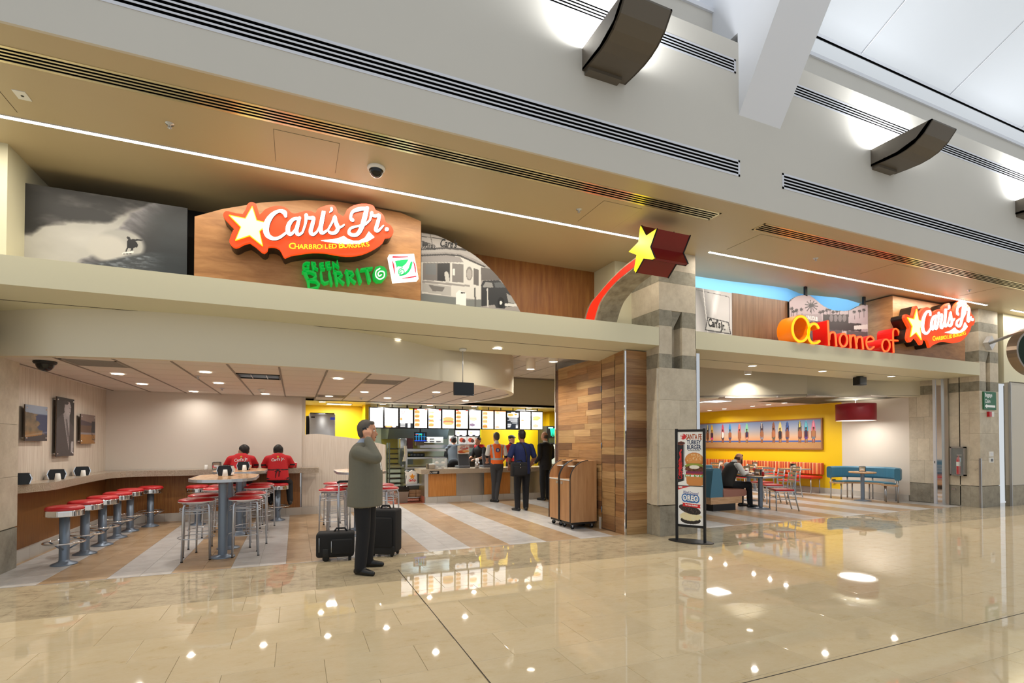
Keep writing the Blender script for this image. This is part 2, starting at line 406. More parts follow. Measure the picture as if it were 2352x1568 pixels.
# ================================================================== canopies (fascia) over the two bays
mb = MB(); mb.prism([(6.58, 3.365), (6.58, 3.07), (7.68, 2.95), (7.68, 3.2), (8.0, 3.2), (8.0, 3.365)], 'x', -4, 5.385)
fa = struct(mb.build('wall_canopy_left', 'fascia_paint'))
mb = MB(); mb.prism([(6.58, 3.365), (6.58, 3.07), (8.15, 3.07), (8.15, 3.365)], 'x', 6.13, 14.62)
fb = struct(mb.build('wall_canopy_right', 'fascia_paint'))
def zc(y): return 3.07 - .12 * (y - 6.58) / 1.1
MB().prism([(7.05, zc(7.05) - .002), (7.062, zc(7.062) - .002), (7.062, zc(7.05) + .02), (7.05, zc(7.05) + .02)], 'x', -2.9, 5.0).build('shutter_slot', 'joint', fa)
box('shutter_slot', 'joint', 6.2, 14.5, 7.36, 7.372, 3.068, 3.08, fb)
# ================================================================== rear walls above the canopies
wb = struct(box('wall_sign_back', 'dark_shaft', -4, 2.6, 7.95, 8.05, 3.3, ZS))
wb2 = struct(box('wall_sign_back', 'back_wood', 2.6, 5.03, 7.95, 8.05, 3.3, ZS))
struct(box('wall_sign_side', 'fascia_paint', 5.03, 5.6, 7.3, 8.05, 3.3, ZS))
struct(box('wall_sign_back', 'blue_wall', 6.1, 12.0, 9.0, 9.1, 3.3, 6.0))
struct(box('wall_sign_back', 'dark_shaft', 10.9, 11.75, 8.2, 8.3, 3.3, 4.45))
struct(box('wall_sign_side', 'blue_wall', 12.0, 12.1, 7.35, 9.05, 3.3, 6.0))
struct(box('wall_sign_side', 'blue_wall', 6.0, 6.1, 7.35, 9.05, 3.3, 6.0))
struct(box('ceiling_cove', 'blue_wall', 6.0, 12.1, 7.2, 9.1, 5.9, 6.0))
struct(box('wall_left_return', 'fascia_paint', -6, -2.785, 6.92, 8.05, 3.3, ZS))
# ================================================================== left room
HB = 2.47
lw = struct(box('wall_left', 'wall_laminate', XL - .2, XL, 7.3, 11.7, .98, 3.0))
box('counter_front', 'brown_panel', XL - .2, XL + .012, 7.3, 11.7, .12, .94, lw)
bw = struct(box('wall_back', 'cream_wall', XL - .2, .13, 11.58, 11.78, .98, 3.0))
box('counter_front', 'brown_panel', XL - .2, .1, 11.56, 11.78, .12, .94, bw)
def base_row(name, parent, pts, z1=.155, t=.0):
    """skirting of square tiles along a line, each tile a piece"""
    (xa, ya), (xb, yb) = pts; l = math.hypot(xb - xa, yb - ya); n = max(1, round(l / .3)); ux, uy = (xb - xa) / l, (yb - ya) / l
    me = None
    for i in range(n):
        s0 = i * l / n
        if me is None:
            o = MB().box(.0015, l / n - .0015, -.012, .03, 0, z1).build('skirting_tile', 'base_tile', parent); me = o.data
        else: o = link('skirting_tile', me, parent)
        o.location = (xa + ux * s0, ya + uy * s0, 0); o.rotation_euler = (0, 0, math.atan2(uy, ux))
b1 = struct(box('baseboard_left', 'grout', XL - .1, XL + .02, 7.3, 11.6, 0, .15)); base_row('', b1, ((XL + .025, 11.55), (XL + .025, 7.35)))
for ch in b1.children: ch.rotation_euler = (0, 0, -math.pi / 2)
b2 = struct(box('baseboard_back', 'grout', XL, 1.95, 11.57, 11.7, 0, .15)); base_row('', b2, ((XL + .03, 11.56), (1.95, 11.56)))
# curved bulkhead and tiled ceiling behind it
cur = [(-3.35, 7.6), (-2.84, 7.35), (-2.4, 7.19), (-1.91, 7.08), (-1.18, 7.01), (-.36, 7.02), (.3, 7.06), (.91, 7.2), (1.45, 7.38), (1.92, 7.6), (2.5, 7.88), (3.06, 8.2), (3.5, 8.56), (3.87, 9.04), (4.06, 9.5), (4.12, 10.0), (4.1, 10.6), (3.98, 11.3), (3.75, 12.32)]
def crs(P, k=4):
    Q = []
    for i in range(len(P) - 1):
        a, b, c, d = P[max(i - 1, 0)], P[i], P[i + 1], P[min(i + 2, len(P) - 1)]
        for j in range(k):
            t = j / k; Q.append(tuple(.5 * (2 * b[m] + (c[m] - a[m]) * t + (2 * a[m] - 5 * b[m] + 4 * c[m] - d[m]) * t * t + (3 * b[m] - a[m] - 3 * c[m] + d[m]) * t ** 3) for m in range(len(b))))
    return Q + [P[-1]]
cs = crs(cur)
def offset(P, d):
    Q = []
    for i, p in enumerate(P):
        a, b = P[max(i - 1, 0)], P[min(i + 1, len(P) - 1)]; l = math.hypot(b[0] - a[0], b[1] - a[1]); Q.append((p[0] - (b[1] - a[1]) / l * d, p[1] + (b[0] - a[0]) / l * d))
    return Q
ci = offset(cs, .1)
mb = MB(); n = len(cs)
vs = [(x, y, HB) for x, y in cs] + [(x, y, 3.2) for x, y in cs] + [(x, y, HB) for x, y in ci] + [(x, y, 3.2) for x, y in ci]
fs = []
for i in range(n - 1): fs += [(i, i + 1, n + i + 1, n + i), (i, 2 * n + i, 2 * n + i + 1, i + 1), (2 * n + i, 3 * n + i, 3 * n + i + 1, 2 * n + i + 1)]
mb.add(vs, fs, True)
bk = struct(mb.build('wall_bulkhead', 'bulkhead_paint'))
sm = bk.modifiers.new('e', 'EDGE_SPLIT'); sm.split_angle = math.radians(40)
cl = struct(box('ceiling', 'tbar', -3.4, 4.3, 6.9, 12.3, HB + .05, HB + .12))
cl.data.clear_geometry()
mb = MB(); inner = [p for p in ci] + [(.1, 12.32), (.1, 11.75), (-3.4, 11.75)]
mb.prism([(x, y) for x, y in inner], 'z', HB + .03, HB + .06)
cl2 = mb.build('ceiling_plate', 'tbar'); cl.data = cl2.data; bpy.data.objects.remove(cl2)
def inside(x, y, P):
    c = False; j = len(P) - 1
    for i in range(len(P)):
        if (P[i][1] > y) != (P[j][1] > y) and x < (P[j][0] - P[i][0]) * (y - P[i][1]) / (P[j][1] - P[i][1]) + P[i][0]: c = not c
        j = i
    return c
def clip(poly, P):
    """clip a convex cell by the (nearly convex) curve: keep sampled outline points"""
    return poly
GX, GY = .585, .585
X0g, Y0g = -2.535, 7.42     # runner lines measured on the ceiling
skip_cells = {(0, 0): 'vent', (3, 1): 'fixture', (6, 1): 'vent', (5, 6): 'vent'}
import itertools
def cell_poly(x0, x1, y0, y1):
    """Sutherland-Hodgman against the curve's local half-planes"""
    P = [(x0, y0), (x1, y0), (x1, y1), (x0, y1)]
    for i in range(0, len(ci) - 1, 2):
        a, b = ci[i], ci[min(i + 2, len(ci) - 1)]
        if max(a[0], b[0]) < x0 - .6 or min(a[0], b[0]) > x1 + .6 or max(a[1], b[1]) < y0 - .9 or min(a[1], b[1]) > y1 + .6: continue
        nx, ny = -(b[1] - a[1]), (b[0] - a[0]); Q = []
        for k in range(len(P)):
            p, q = P[k], P[(k + 1) % len(P)]
            dp = (p[0] - a[0]) * nx + (p[1] - a[1]) * ny; dq = (q[0] - a[0]) * nx + (q[1] - a[1]) * ny
            if dp >= 0: Q.append(p)
            if dp * dq < 0: t = dp / (dp - dq); Q.append((p[0] + (q[0] - p[0]) * t, p[1] + (q[1] - p[1]) * t))
        P = Q
        if len(P) < 3: return None
    return P
cells = []
pm = None
for i in range(-2, 12):
    for j in range(-2, 9):
        x0, y0 = X0g + i * GX, Y0g + j * GY; x1, y1 = x0 + GX, y0 + GY
        a, b = max(x0 + .012, XL), x1 - .012; c, d = y0 + .007, min(y1 - .007, 11.58 if x1 < .2 else 12.3)
        if b < XL + .05 or d - c < .05 or a > 4.2: continue
        if (i, j) in skip_cells: continue
        P = cell_poly(a, b, c, d)
        if not P: continue
        if not inside(sum(p[0] for p in P) / len(P), sum(p[1] for p in P) / len(P), inner): continue
        full = len(P) == 4 and abs((b - a) - (GX - .024)) < 1e-6 and abs((d - c) - (GY - .014)) < 1e-6 and all(abs(p[0] - q[0]) + abs(p[1] - q[1]) < 1e-6 for p, q in zip(P, [(a, c), (b, c), (b, d), (a, d)]))
        if full and pm: link('ceiling_panel', pm, cl, (a, c, 0)); continue
        mbp = MB(); mbp.prism([(x - a, y - c) for x, y in P], 'z', HB + .004, HB + .02)
        o = mbp.build('ceiling_panel', 'ceil_tile', cl, (a, c, 0))
        if full: pm = o.data
for i in range(-1, 12):
    x = X0g + i * GX
    mb = MB(); ya = None
    yy = 6.9
    while yy < 11.6 and not inside(x, yy, inner): yy += .03
    if yy > 11.4: continue
    ye = 11.58 if x < .13 else 12.3
    while ye > yy and not inside(x, ye, inner): ye -= .03
    box('ceiling_runner', 'tbar', x - .012, x + .012, yy, ye, HB - .002, HB + .02, cl)
for k, (x, y) in enumerate(((X0g, Y0g), (X0g + 6 * GX, Y0g + GY), (X0g + 5 * GX, Y0g + 6 * GY))):
    v = thing('ceiling_vent', ['grey return air grille in tiled ceiling near black dome camera', 'grey return air grille in ceiling above the walking man', 'grey return air grille in ceiling close to the menu boards'][k], 'vent', (x + GX / 2, y + GY / 2, HB), group='return air grilles')
    mb = MB(); s_ = GX / 2 - .015
    for a, b, c, d in ((-s_, s_, -s_, -s_ + .03), (-s_, s_, s_ - .03, s_), (-s_, -s_ + .03, -s_, s_), (s_ - .03, s_, -s_, s_)): mb.box(a, b, c, d, 0, .015)
    mb.build('frame', mat('vent_grey', '9a928a', .6), v)
    mb = MB()
    for q in range(14): mb.box(-s_ + .03, s_ - .03, -s_ + .035 + q * .036, -s_ + .05 + q * .036, .003, .012)
    mb.build('louvre', 'vent_grey', v)
    box('backing', mat('vent_back', '6f6862', .8), -s_, s_, -s_, s_, .012, .02, v)
x, y = X0g + 3 * GX, Y0g + GY
v = thing('recessed_troffer', 'dark louvred recessed light fixture in the tiled ceiling', 'light fixture', (x + GX / 2, y + GY / 2, HB))
mb = MB()
for a, b, c, d in ((-.28, .28, -.28, -.26), (-.28, .28, .26, .28), (-.28, -.26, -.28, .28), (.26, .28, -.28, .28)): mb.box(a, b, c, d, -.004, .03)
mb.build('frame', 'black', v)
mb = MB()
for q in (-.1, .1): mb.box(q - .004, q + .004, -.26, .26, -.002, .03); mb.box(-.26, .26, q - .004, q + .004, -.002, .03)
mb.build('louvre', 'satin_metal', v); box('reflector', mat('reflector', '9fb0c6', .25, metal=.8), -.26, .26, -.26, .26, .028, .034, v)
# higher tiled ceiling between bulkhead and plank wall, with its beige header
hc = struct(box('ceiling', 'tbar', 3.3, 8.05, 7.69, 12.3, 3.2, 3.24))
for i in range(7):
    for j in range(7): box('ceiling_panel', 'ceil_tile', 3.4 + i * .6, 3.975 + i * .6, 7.7 + j * .6, 8.285 + j * .6, 3.185, 3.2, hc)
hd = struct(box('wall_header', 'bulkhead_paint', -.2, 8, 12.3, 12.45, HB, 3.4))
MB().box(-.2, 8, 12.3, 16.6, HB, HB + .05).build('kitchen_soffit', mat('soffit_cream', 'd9cfae', .35), hd)
# ================================================================== plank wall and stone columns
pw = struct(box('wall_plank', 'plank_3', 4.975, 5.42, 6.925, 9.3, 0, 3.0))
def planks(parent, length, z0, z1, place, hs=.128, seed=1, lens=(.35, 1.1)):
    rr = random.Random(seed); z = z0; cache = {}
    while z < z1 - .01:
        h_ = min(hs * rr.choice((.8, 1, 1, 1.15)), z1 - z); a = 0
        while a < length - .01:
            l = rr.uniform(*lens)
            if length - a - l < .2: l = length - a
            k = rr.choice((0, 0, 0, 1, 2, 2, 4, 4, 4, 5, 0, 1, 2, 4, 3)); d = rr.choice((.0, .003, .005))
            place(parent, a, min(a + l, length), z, z + h_, d, 'plank_%d' % k); a += l
        z += h_
def pl_side(par, a, b, z0, z1, d, m): box('plank', m, 4.955 - d, 4.98, 6.93 + a + .001, 6.93 + b - .001, z0 + .001, min(z1 - .001, 3.02), par)
def pl_front(par, a, b, z0, z1, d, m): box('plank', m, 4.955 + a + .001, 4.955 + b - .001, 6.905 - d, 6.93, z0 + .001, min(z1 - .001, 3.02), par)
planks(pw, .26, .0, 3.02, pl_side, .125, 3, (.3, .31))
planks(pw, .395, .0, 3.02, lambda p, a, b, z0, z1, d, m: pl_side(p, a + .265, b + .265, z0, z1, d, m), .125, 4, (.5, .6))
planks(pw, 1.6, .0, 3.02, lambda p, a, b, z0, z1, d, m: pl_side(p, a + .665, b + .665, z0, z1, d, m), .128, 5)
planks(pw, .43, .0, 3.02, pl_front, .15, 6, (.4, .8))
dj = MB(); dj.box(4.948, 4.956, 7.192, 7.196, 0.02, 2.9); dj.box(4.948, 4.956, 7.592, 7.596, .02, 2.9); dj.box(4.948, 4.956, 7.19, 7.6, .012, .02); dj.build('door_gap', 'joint', pw)
for z in (.34, 1.45, 2.45): MB().tube([(4.945, 7.598, z - .05), (4.945, 7.598, z + .05)], .009, 8).build('hinge', 'grey_post', pw)
box('corner_guard', 'chrome', 4.938, 4.966, 6.892, 6.92, 0, 3.03, pw)
box('end_trim', 'chrome', 4.94, 4.97, 9.29, 9.31, 0, 3.2, pw)
box('wall_return', 'base_tile', 4.93, 4.97, 7.62, 7.66, 0, .2, pw)
ZB = [0, .487, 2.72, 2.94, 3.40, 3.655, 4.11, 4.32, ZS]   # courses of the columns
KB = ['stone_base', 'stone_light', 'stone_dark', 'stone_light', 'stone_dark', 'stone_light', 'stone_dark', 'stone_light']
def column(name, x0, x1, y0, y1, slot, label):
    c = struct(box(name, 'stone_dark', x0 + .03, x1 - .03, y0 + .2, y1 - .03, 0, ZS))
    e = .0012
    def blk(xa, xb, za, zb, m, d=.2): box('stone_block', m, xa + e, xb - e, y0, y0 + d, za + e, zb - e, c)
    s0, s1 = x0 + slot[0], x0 + slot[1]
    for k in range(8):
        za, zb, m = ZB[k], ZB[k + 1], KB[k]
        if k == 1: zs = [za + .012, 1.1, 1.72, 2.2, zb]
        else: zs = [za, zb]
        for q in range(len(zs) - 1):
            a, b = zs[q], zs[q + 1]
            if k in (2, 3, 4):   # courses cut by the slot
                blk(x0, s0, a, b, m); blk(s1, x1, a, b, m)
                box('stone_block', m, s0 - .02, s1 + .02, y0 + .19, y0 + .25, a, b, c)
            elif k == 1 and q % 2 == 0: blk(x0, x0 + (x1 - x0) * .55, a, b, m); blk(x0 + (x1 - x0) * .55, x1, a, b, m)
            else: blk(x0, x1, a, b, m)
            for sx, (xa, xb) in (('l', (x0 - .0, x0 + .05)), ('r', (x1 - .05, x1))):
                box('stone_block', m, xa, xb, y0 + .2 + e, y1, a + e, b - e, c)
    MB().prism([(s0, 3.655), (s1, 3.655), (s0, 3.30)], 'y', y0 + .02, y0 + .2).build('slot_wedge', 'stone_dark', c)
    return c
column('column', 5.38, 6.14, 6.58, 7.4, (.26, .47), '')
MB().prism([(6.59, .5), (6.59, 2.7), (6.75, .5)], 'x', 5.335, 5.385).build('flare', 'stone_light', bpy.data.objects['column'])
column('column_right', 14.63, 15.45, 6.6, 7.0, (.28, .46), '')
# right-hand stone wall, square slabs laid in courses
sw = struct(box('wall_right_stone', 'stone_dark', XR + .02, 15.3, 6.98, 8.1, 0, ZS))
e = .0015
ys_ = [6.98, 7.55, 8.08]
zs_ = [.012, .487, 1.06, 1.62, 2.16, 2.72, 2.94, 3.4]
for q in range(len(zs_) - 1):
    m = 'stone_base' if q == 0 else ('stone_dark' if q == 5 else 'stone_light')
    for (a, b) in ([(6.98, 7.36), (7.36, 7.74), (7.74, 8.08)] if q % 2 else [(6.98, 7.2), (7.2, 7.62), (7.62, 7.9), (7.9, 8.08)]):
        box('stone_block', m, XR, XR + .03, a + e, b - e, zs_[q] + e, zs_[q + 1] - e - (.012 if q == 0 else 0), sw)
struct(box('wall_right', 'cream_wall', XR + .01, XR + .2, 8.08, 9.85, 0, 3.8))
struct(box('wall_right', 'yellow_wall', XR + .01, XR + .2, 9.85, 18, 0, 3.8))
b3 = struct(box('baseboard_right', 'grout', XR - .004, XR + .1, 8.08, 18, 0, .15)); base_row('', b3, ((XR - .008, 17.9), (XR - .008, 8.1)))
for ch in b3.children: ch.rotation_euler = (0, 0, -math.pi / 2)
struct(box('wall_back', 'yellow_wall', 6.0, 15, 17.5, 17.7, 0, 3.8))
struct(box('wall_divider', 'cream_wall', 5.0, 8.15, 9.35, 9.45, 0, 3.8))
struct(box('wall_divider', 'cream_wall', 8.17, 8.28, 9.35, 17.5, 0, 3.8))
# roof, so that the rooms are dark but for their own lamps
struct(box('ceiling_roof', 'white_paint', -6, 20, 8.0, 9.1, 3.42, 3.5))
struct(box('ceiling_roof', 'white_paint', -6, 20, 9.1, 20, 3.8, 3.9))
struct(box('wall_roof_step', 'white_paint', -6, 20, 9.1, 9.12, 3.4, 3.9))
struct(box('wall_outer', 'white_paint', -6, -5.9, 6.95, 19, 0, 3.9))
struct(box('wall_outer', 'white_paint', XL - .25, 0.1, 11.85, 12.0, 0, 3.9))
# right room ceiling and bulkheads
HR = 2.68
rc = struct(MB().prism([(6.1, 12.86), (8.2, 11.53), (12.13, 9.05), (XR + .02, 9.05), (XR + .02, 17.5), (6.1, 17.5)], 'z', HR + .03, HR + .08).build('ceiling', 'ceil_tile'))
bulk = [(9.0, 11.0), (9.88, 10.47), (12.13, 9.05)]
me = None
for i in range(15):
    for j in range(16):
        x, y = 6.1 + i * .6, 8.2 + j * .6
        # stop at the diagonal bulkhead
        if (y + .3) < 10.47 - (x + .3 - 9.88) * .631 + .1: continue
        if x + .59 > XR: continue
        if me is None: o = box('ceiling_panel', 'ceil_tile', 0, .592, 0, .592, HR, HR + .03, rc); me = o.data; o.location = (x, y, 0)
        else: link('ceiling_panel', me, rc, (x, y, 0))
def diag_wall(name, a, b, z0, z1, t, m):
    dx, dy = b[0] - a[0], b[1] - a[1]; l = math.hypot(dx, dy); nx, ny = -dy / l * t, dx / l * t
    mb = MB(); mb.prism([a, b, (b[0] + nx, b[1] + ny), (a[0] + nx, a[1] + ny)], 'z', z0, z1)
    return struct(mb.build(name, m))
diag_wall('wall_bulkhead', (8.2, 11.53), (12.13, 9.05), HR, 3.8, .15, 'bulkhead_paint')
diag_wall('wall_bulkhead', (12.05, 9.25), (XR + .1, 7.76), HR + .03, 3.8, .12, 'bulkhead_paint')
struct(MB().prism([(12.1, 9.2), (XR + .1, 7.78), (XR + .1, 10.6), (12.1, 10.6)], 'z', HR + .0, HR + .025).build('ceiling_nook', 'bulkhead_paint'))
hc2 = struct(box('ceiling', 'tbar', 6.1, 12.2, 8.15, 9.1, 3.36, 3.38)); hc3 = struct(box('ceiling', 'tbar', 6.1, 12.4, 9.12, 11.9, 3.56, 3.6))
for i in range(9):
    for j in range(5): box('ceiling_panel', 'ceil_tile', 6.2 + i * .61, 6.796 + i * .61, 9.15 + j * .61, 9.746 + j * .61, 3.545, 3.56, hc3)
box('header', 'ceil_tile', 6.1, 12.2, 9.1, 9.12, 3.36, 3.6, hc2)
# kitchen shell
struct(box('wall_kitchen_back', 'teal_wall', 0.2, 8.3, 16.5, 16.6, 0, 3))
struct(box('wall_kitchen_left', 'yellow_wall', .13, 1.62, 14.0, 14.15, 0, 3))
struct(box('wall_kitchen_left', 'yellow_wall', 1.62, 1.75, 13.25, 16.5, 0, 3))
struct(box('wall_kitchen_left', 'cream_wall', .13, .2, 11.78, 14.1, 0, 3))
struct(box('wall_kitchen_right', 'yellow_wall', 5.05, 7.2, 14.2, 14.35, 0, 3))
struct(box('wall_kitchen_right', 'yellow_wall_dark', 7.2, 7.35, 13.95, 14.3, 0, 3))
struct(box('wall_kitchen_right', 'yellow_wall_dark', 7.35, 8.1, 13.95, 14.05, 0, 3))
struct(box('wall_kitchen_outer', 'yellow_wall_dark', 8.05, 8.15, 9.46, 16.6, 0, 3.8))
# right end of the concourse
rg = struct(box('wall_concourse_right', 'dark_bronze', 15.45, 15.75, 6.75, 7.4, 0, ZS))
rp = struct(box('wall_panel_right', 'beige_wall', 15.7, 16.75, 6.5, 6.6, .487, 2.95))
box('stone_block', 'stone_base', 15.7, 16.75, 6.48, 6.6, 0, .48, rp)
box('panel_joint', 'joint', 15.7, 16.75, 6.495, 6.505, 2.95, 2.97, rp)
box('edge_trim', 'satin_metal', 15.685, 15.7, 6.47, 6.52, 0, 2.95, rp); box('edge_trim', 'satin_metal', 16.75, 16.765, 6.47, 6.52, 0, 2.95, rp)
struct(box('wall_upper_right', 'fascia_paint', 15.7, 26, 6.6, 6.75, 2.95, ZS))
fr = struct(box('wall_concourse_right', 'stone_dark', 16.85, 26, 6.95, 7.1, 0, 2.98))
for i in range(5):
    for q in range(5): box('stone_block', ['stone_base', 'stone_light', 'stone_light', 'stone_light', 'stone_light'][q], 16.86 + i * .9, 17.74 + i * .9, 6.93, 6.96, [0, .49, 1.1, 1.7, 2.3][q] + e, [.48, 1.1, 1.7, 2.3, 2.95][q] - e, fr)
struct(box('wall_left_stone', 'stone_dark', -3.6, -3.1, 6.96, 8.0, 0, 3.05))
wl = bpy.data.objects['wall_left_stone']
for q, (a, b, m) in enumerate(((0, .487, 'stone_base'), (.5, 1.1, 'stone_light'), (1.1, 1.72, 'stone_light'), (1.72, 2.62, 'stone_light'), (2.62, 2.84, 'stone_dark'), (2.84, 3.05, 'stone_light'))):
    box('stone_block', m, -3.12, -3.08, 6.96, 8.0, a + e, b - e, wl)
# ================================================================== fixtures of the concourse ceiling
def diffuser(name, label, x0, x1, face, a0, a1, slats=5):
    """linear slot diffuser: face 'wall' (on the upper wall, a = z) or 'soffit' (a = y)"""
    t = thing(name, label, 'air vent', ((x0 + x1) / 2, YU if face == 'wall' else (a0 + a1) / 2, a0 if face == 'wall' else ZS), group='linear slot diffusers')
    L = t.location
    def bx(n, m, xa, xb, a, b, d0, d1):
        if face == 'wall': return box(n, m, xa, xb, YU - d1, YU - d0, a, b, t, off=L)
        return box(n, m, xa, xb, a, b, ZS - d1, ZS - d0, t, off=L)
    fm = 'white_metal' if face == 'wall' else mat('tan_metal', 'dccfa8', .22, metal=.6)
    h_ = a1 - a0; w = h_ * .13
    bx('backing', mat('vent_black', '060606', 1., spec=0.), x0 + .01, x1 - .01, a0 + .005, a1 - .005, 0, .001)
    for a, b in ((a0, a0 + w), (a1 - w, a1)): bx('frame', fm, x0, x1, a, b, 0, .005)
    for a, b in ((x0, x0 + .03), (x1 - .03, x1)): bx('frame', fm, a, b, a0, a1, 0, .005)
    n = slats - 1; p = (h_ - 2 * w) / (n * 1.25 + (n - 1) * .8)
    for k in range(1, n): bx('slat', fm, x0 + .02, x1 - .02, a0 + w + (k * 1.25 + (k - 1) * .8) * p, a0 + w + (k * 2.05) * p, 0, .004)
    return t
diffuser('linear_diffuser', 'long white slot diffuser low on the upper wall, left of the white beam', -9, 5.34, 'wall', 4.985, 5.2)
diffuser('linear_diffuser', 'long white slot diffuser low on the upper wall, right of the white beam', 6.12, 26, 'wall', 4.985, 5.2)
diffuser('linear_diffuser', 'white slot diffuser high on the wall behind the largest dark wall light', -9, 5.28, 'wall', 6.335, 6.52)
diffuser('linear_diffuser', 'white slot diffuser high on the wall right of the white beam', 6.12, 26, 'wall', 6.335, 6.52)
diffuser('linear_diffuser', 'tan slot diffuser in the soffit above the large lit sign', -9, 5.33, 'soffit', 5.21, 5.44)
diffuser('linear_diffuser', 'tan slot diffuser in the soffit above the smaller lit sign at right', 6.14, 26, 'soffit', 5.21, 5.44)
def strip(x0, x1, label):
    t = thing('linear_light', label, 'light', ((x0 + x1) / 2, 6.35, ZS), group='recessed light strips'); L = t.location
    box('lens', glow('strip_glow', 'fff6e4', 14), x0, x1, 6.325, 6.375, ZS - .006, ZS - .002, t, off=L)
    for a, b in ((6.317, 6.325), (6.375, 6.383)): box('trim', 'white_metal', x0 - .01, x1 + .01, a, b, ZS - .008, ZS, t, off=L)
    lamp('AREA', (0, 0, -.02), (x1 - x0) * 9, x1 - x0, sy=.05, parent=t, col=(1, .92, .78))
strip(-9, 5.0, 'long bright light strip in the soffit above the large sign'); strip(6.23, 14.43, 'bright light strip in the soffit above the home of lettering'); strip(15.5, 26, 'short stretch of light strip at the right edge of the soffit')
def sconce(x, label):
    t = thing('wall_light', label, 'wall light', (x + .3, YU, 5.7), group='dark curved wall lights'); L = t.location
    w = .585
    prof = [(YU, 5.70), (4.72, 5.685), (4.55, 5.68), (4.43, 5.695), (4.32, 5.73), (4.2, 5.81), (4.1, 5.935), (4.1, 5.955), (4.14, 5.955), (4.3, 5.8), (4.55, 5.73), (YU, 5.73)]
    mb = MB(); mb.prism(prof, 'x', x, x + w); mb.build('trough', 'dark_bronze', t, off=L)
    for a in (x, x + w - .02): MB().prism([(YU, 5.70), (4.72, 5.685), (4.55, 5.68), (4.43, 5.695), (4.32, 5.73), (4.2, 5.81), (4.1, 5.935), (4.1, 5.955), (YU, 5.955)], 'x', a, a + .02).build('side_plate', 'dark_bronze', t, off=L)
    box('back_plate', 'dark_bronze', x + .03, x + w - .12, YU - .1, YU, 5.655, 5.70, t, off=L)
    box('lamp_tube', glow('uplight_glow', 'ffffff', 20), x + .06, x + w - .06, 4.5, 4.58, 5.74, 5.77, t, off=L)
    lamp('AREA', (0, -.28, .2), 60, .5, sy=.3, rot=(math.pi - .75, 0, 0), parent=t, col=(.95, .98, 1))
sconce(2.955, 'large dark curved wall light left of the white beam'); sconce(8.02, 'dark curved wall light right of the white beam'); sconce(12.15, 'dark curved wall light cut off at the right edge')
sconce(-2.2, 'dark curved wall light high above the frame on the left') if False else None
bm_ = MB(); bm_.prism([(4.92, 5.785), (3.2, 8.6), (3.2, 9.4), (5.6, 9.4), (5.6, 6.9), (4.92, 6.9)], 'x', 5.33, 6.09)
struct(bm_.build('ceiling_beam', 'white_paint'))
bc = struct(MB().prism([(3.2, 8.55), (2.6, 9.4), (3.2, 9.4)], 'x', 5.33, 6.09).build('ceiling_beam', 'white_paint'))
# skylight: pale glazing panels above the clerestory ledge, carried by slim bars
sk = struct(box('window_1', 'vent_black', -9, 26, YU + .42, YU + .44, 7.815, 7.84))
mat('skylight_glass', 'f4f8ff', 1., alpha=.12, spec=0.)
box('curb', 'white_paint', -9, 26, YU + .42, YU + .44, 7.84, 7.9, sk)
box('lower_pane', 'skylight_glass', -9, 26, YU + .43, YU + .435, 7.56, 7.815, sk)
for k in range(14):
    x0 = -9 + k * 2.5
    MB().prism([(YU + .44, 7.86), (1.6, 9.9), (1.6, 9.915), (YU + .44, 7.875)], 'x', x0 + .006, x0 + 2.494).build('glass_panel', 'skylight_glass', sk)
    MB().prism([(YU + .44, 7.86), (1.6, 9.9), (1.6, 9.93), (YU + .44, 7.89)], 'x', x0 - .006, x0 + .006).build('glazing_bar', 'white_paint', sk)
# small things in the soffit
def access(x0, x1, y0, y1, label):
    t = thing('access_panel', label, 'access panel', ((x0 + x1) / 2, (y0 + y1) / 2, ZS), group='flush access panels')
    a, b = (x1 - x0) / 2, (y1 - y0) / 2
    box('gap', 'joint', -a, a, -b, b, -.001, .002, t); box('lid', 'soffit_lamp_tint', -a + .004, a - .004, -b + .004, b - .004, -.003, 0, t)
    MB().tube([(0, -b + .05, -.005), (0, -b + .05, .0)], .006).build('lock', 'satin_metal', t)
access(-.22, .41, 5.55, 6.19, 'square access panel in soffit beside the dome camera'); access(3.65, 4.25, 5.53, 6.2, 'square access panel in soffit left of the star')
access(-3.2, -2.437, 5.6, 6.225, 'square access panel at the far left of the soffit'); access(6.4, 7.05, 5.5, 6.16, 'square access panel in soffit right of the star'); access(13.0, 13.5, 5.5, 6.2, 'square access panel in soffit above the right column'); access(9.6, 10.3, 5.5, 6.1, 'faint access panel in soffit above the home lettering')
box('cover_plate', 'white_plastic', -2.33, -2.235, 5.83, 5.965, ZS - .006, ZS)
t = bpy.data.objects['cover_plate']; tag(t, 'white cover plate with a socket in the soffit at left', 'cover plate')
MB().cyl((-2.28, 5.9), .012, ZS - .008, ZS - .005).build('socket', 'black', t)
def dome(loc, r, label, ring='white_plastic', z0=None):
    t = thing('dome_camera', label, 'camera', loc)
    MB().lathe((0, 0), [(r, 0), (r * 1.02, -.012), (r * .92, -.03), (r * .8, -.034)], 28).build('housing', ring, t)
    MB().lathe((0, 0), [(r * .82, -.028)] + [(r * .8 * math.cos(a), -.03 - r * .8 * math.sin(a)) for a in np.linspace(0, math.pi / 2, 8)], 28).build('dome', 'black_gloss', t)
    return t
dome((.829, 5.885, ZS), .1, 'white ringed black dome camera under the soffit')
dome((-2.75, 7.75, HB), .11, 'black dome camera in the corner of the left room ceiling', 'black')
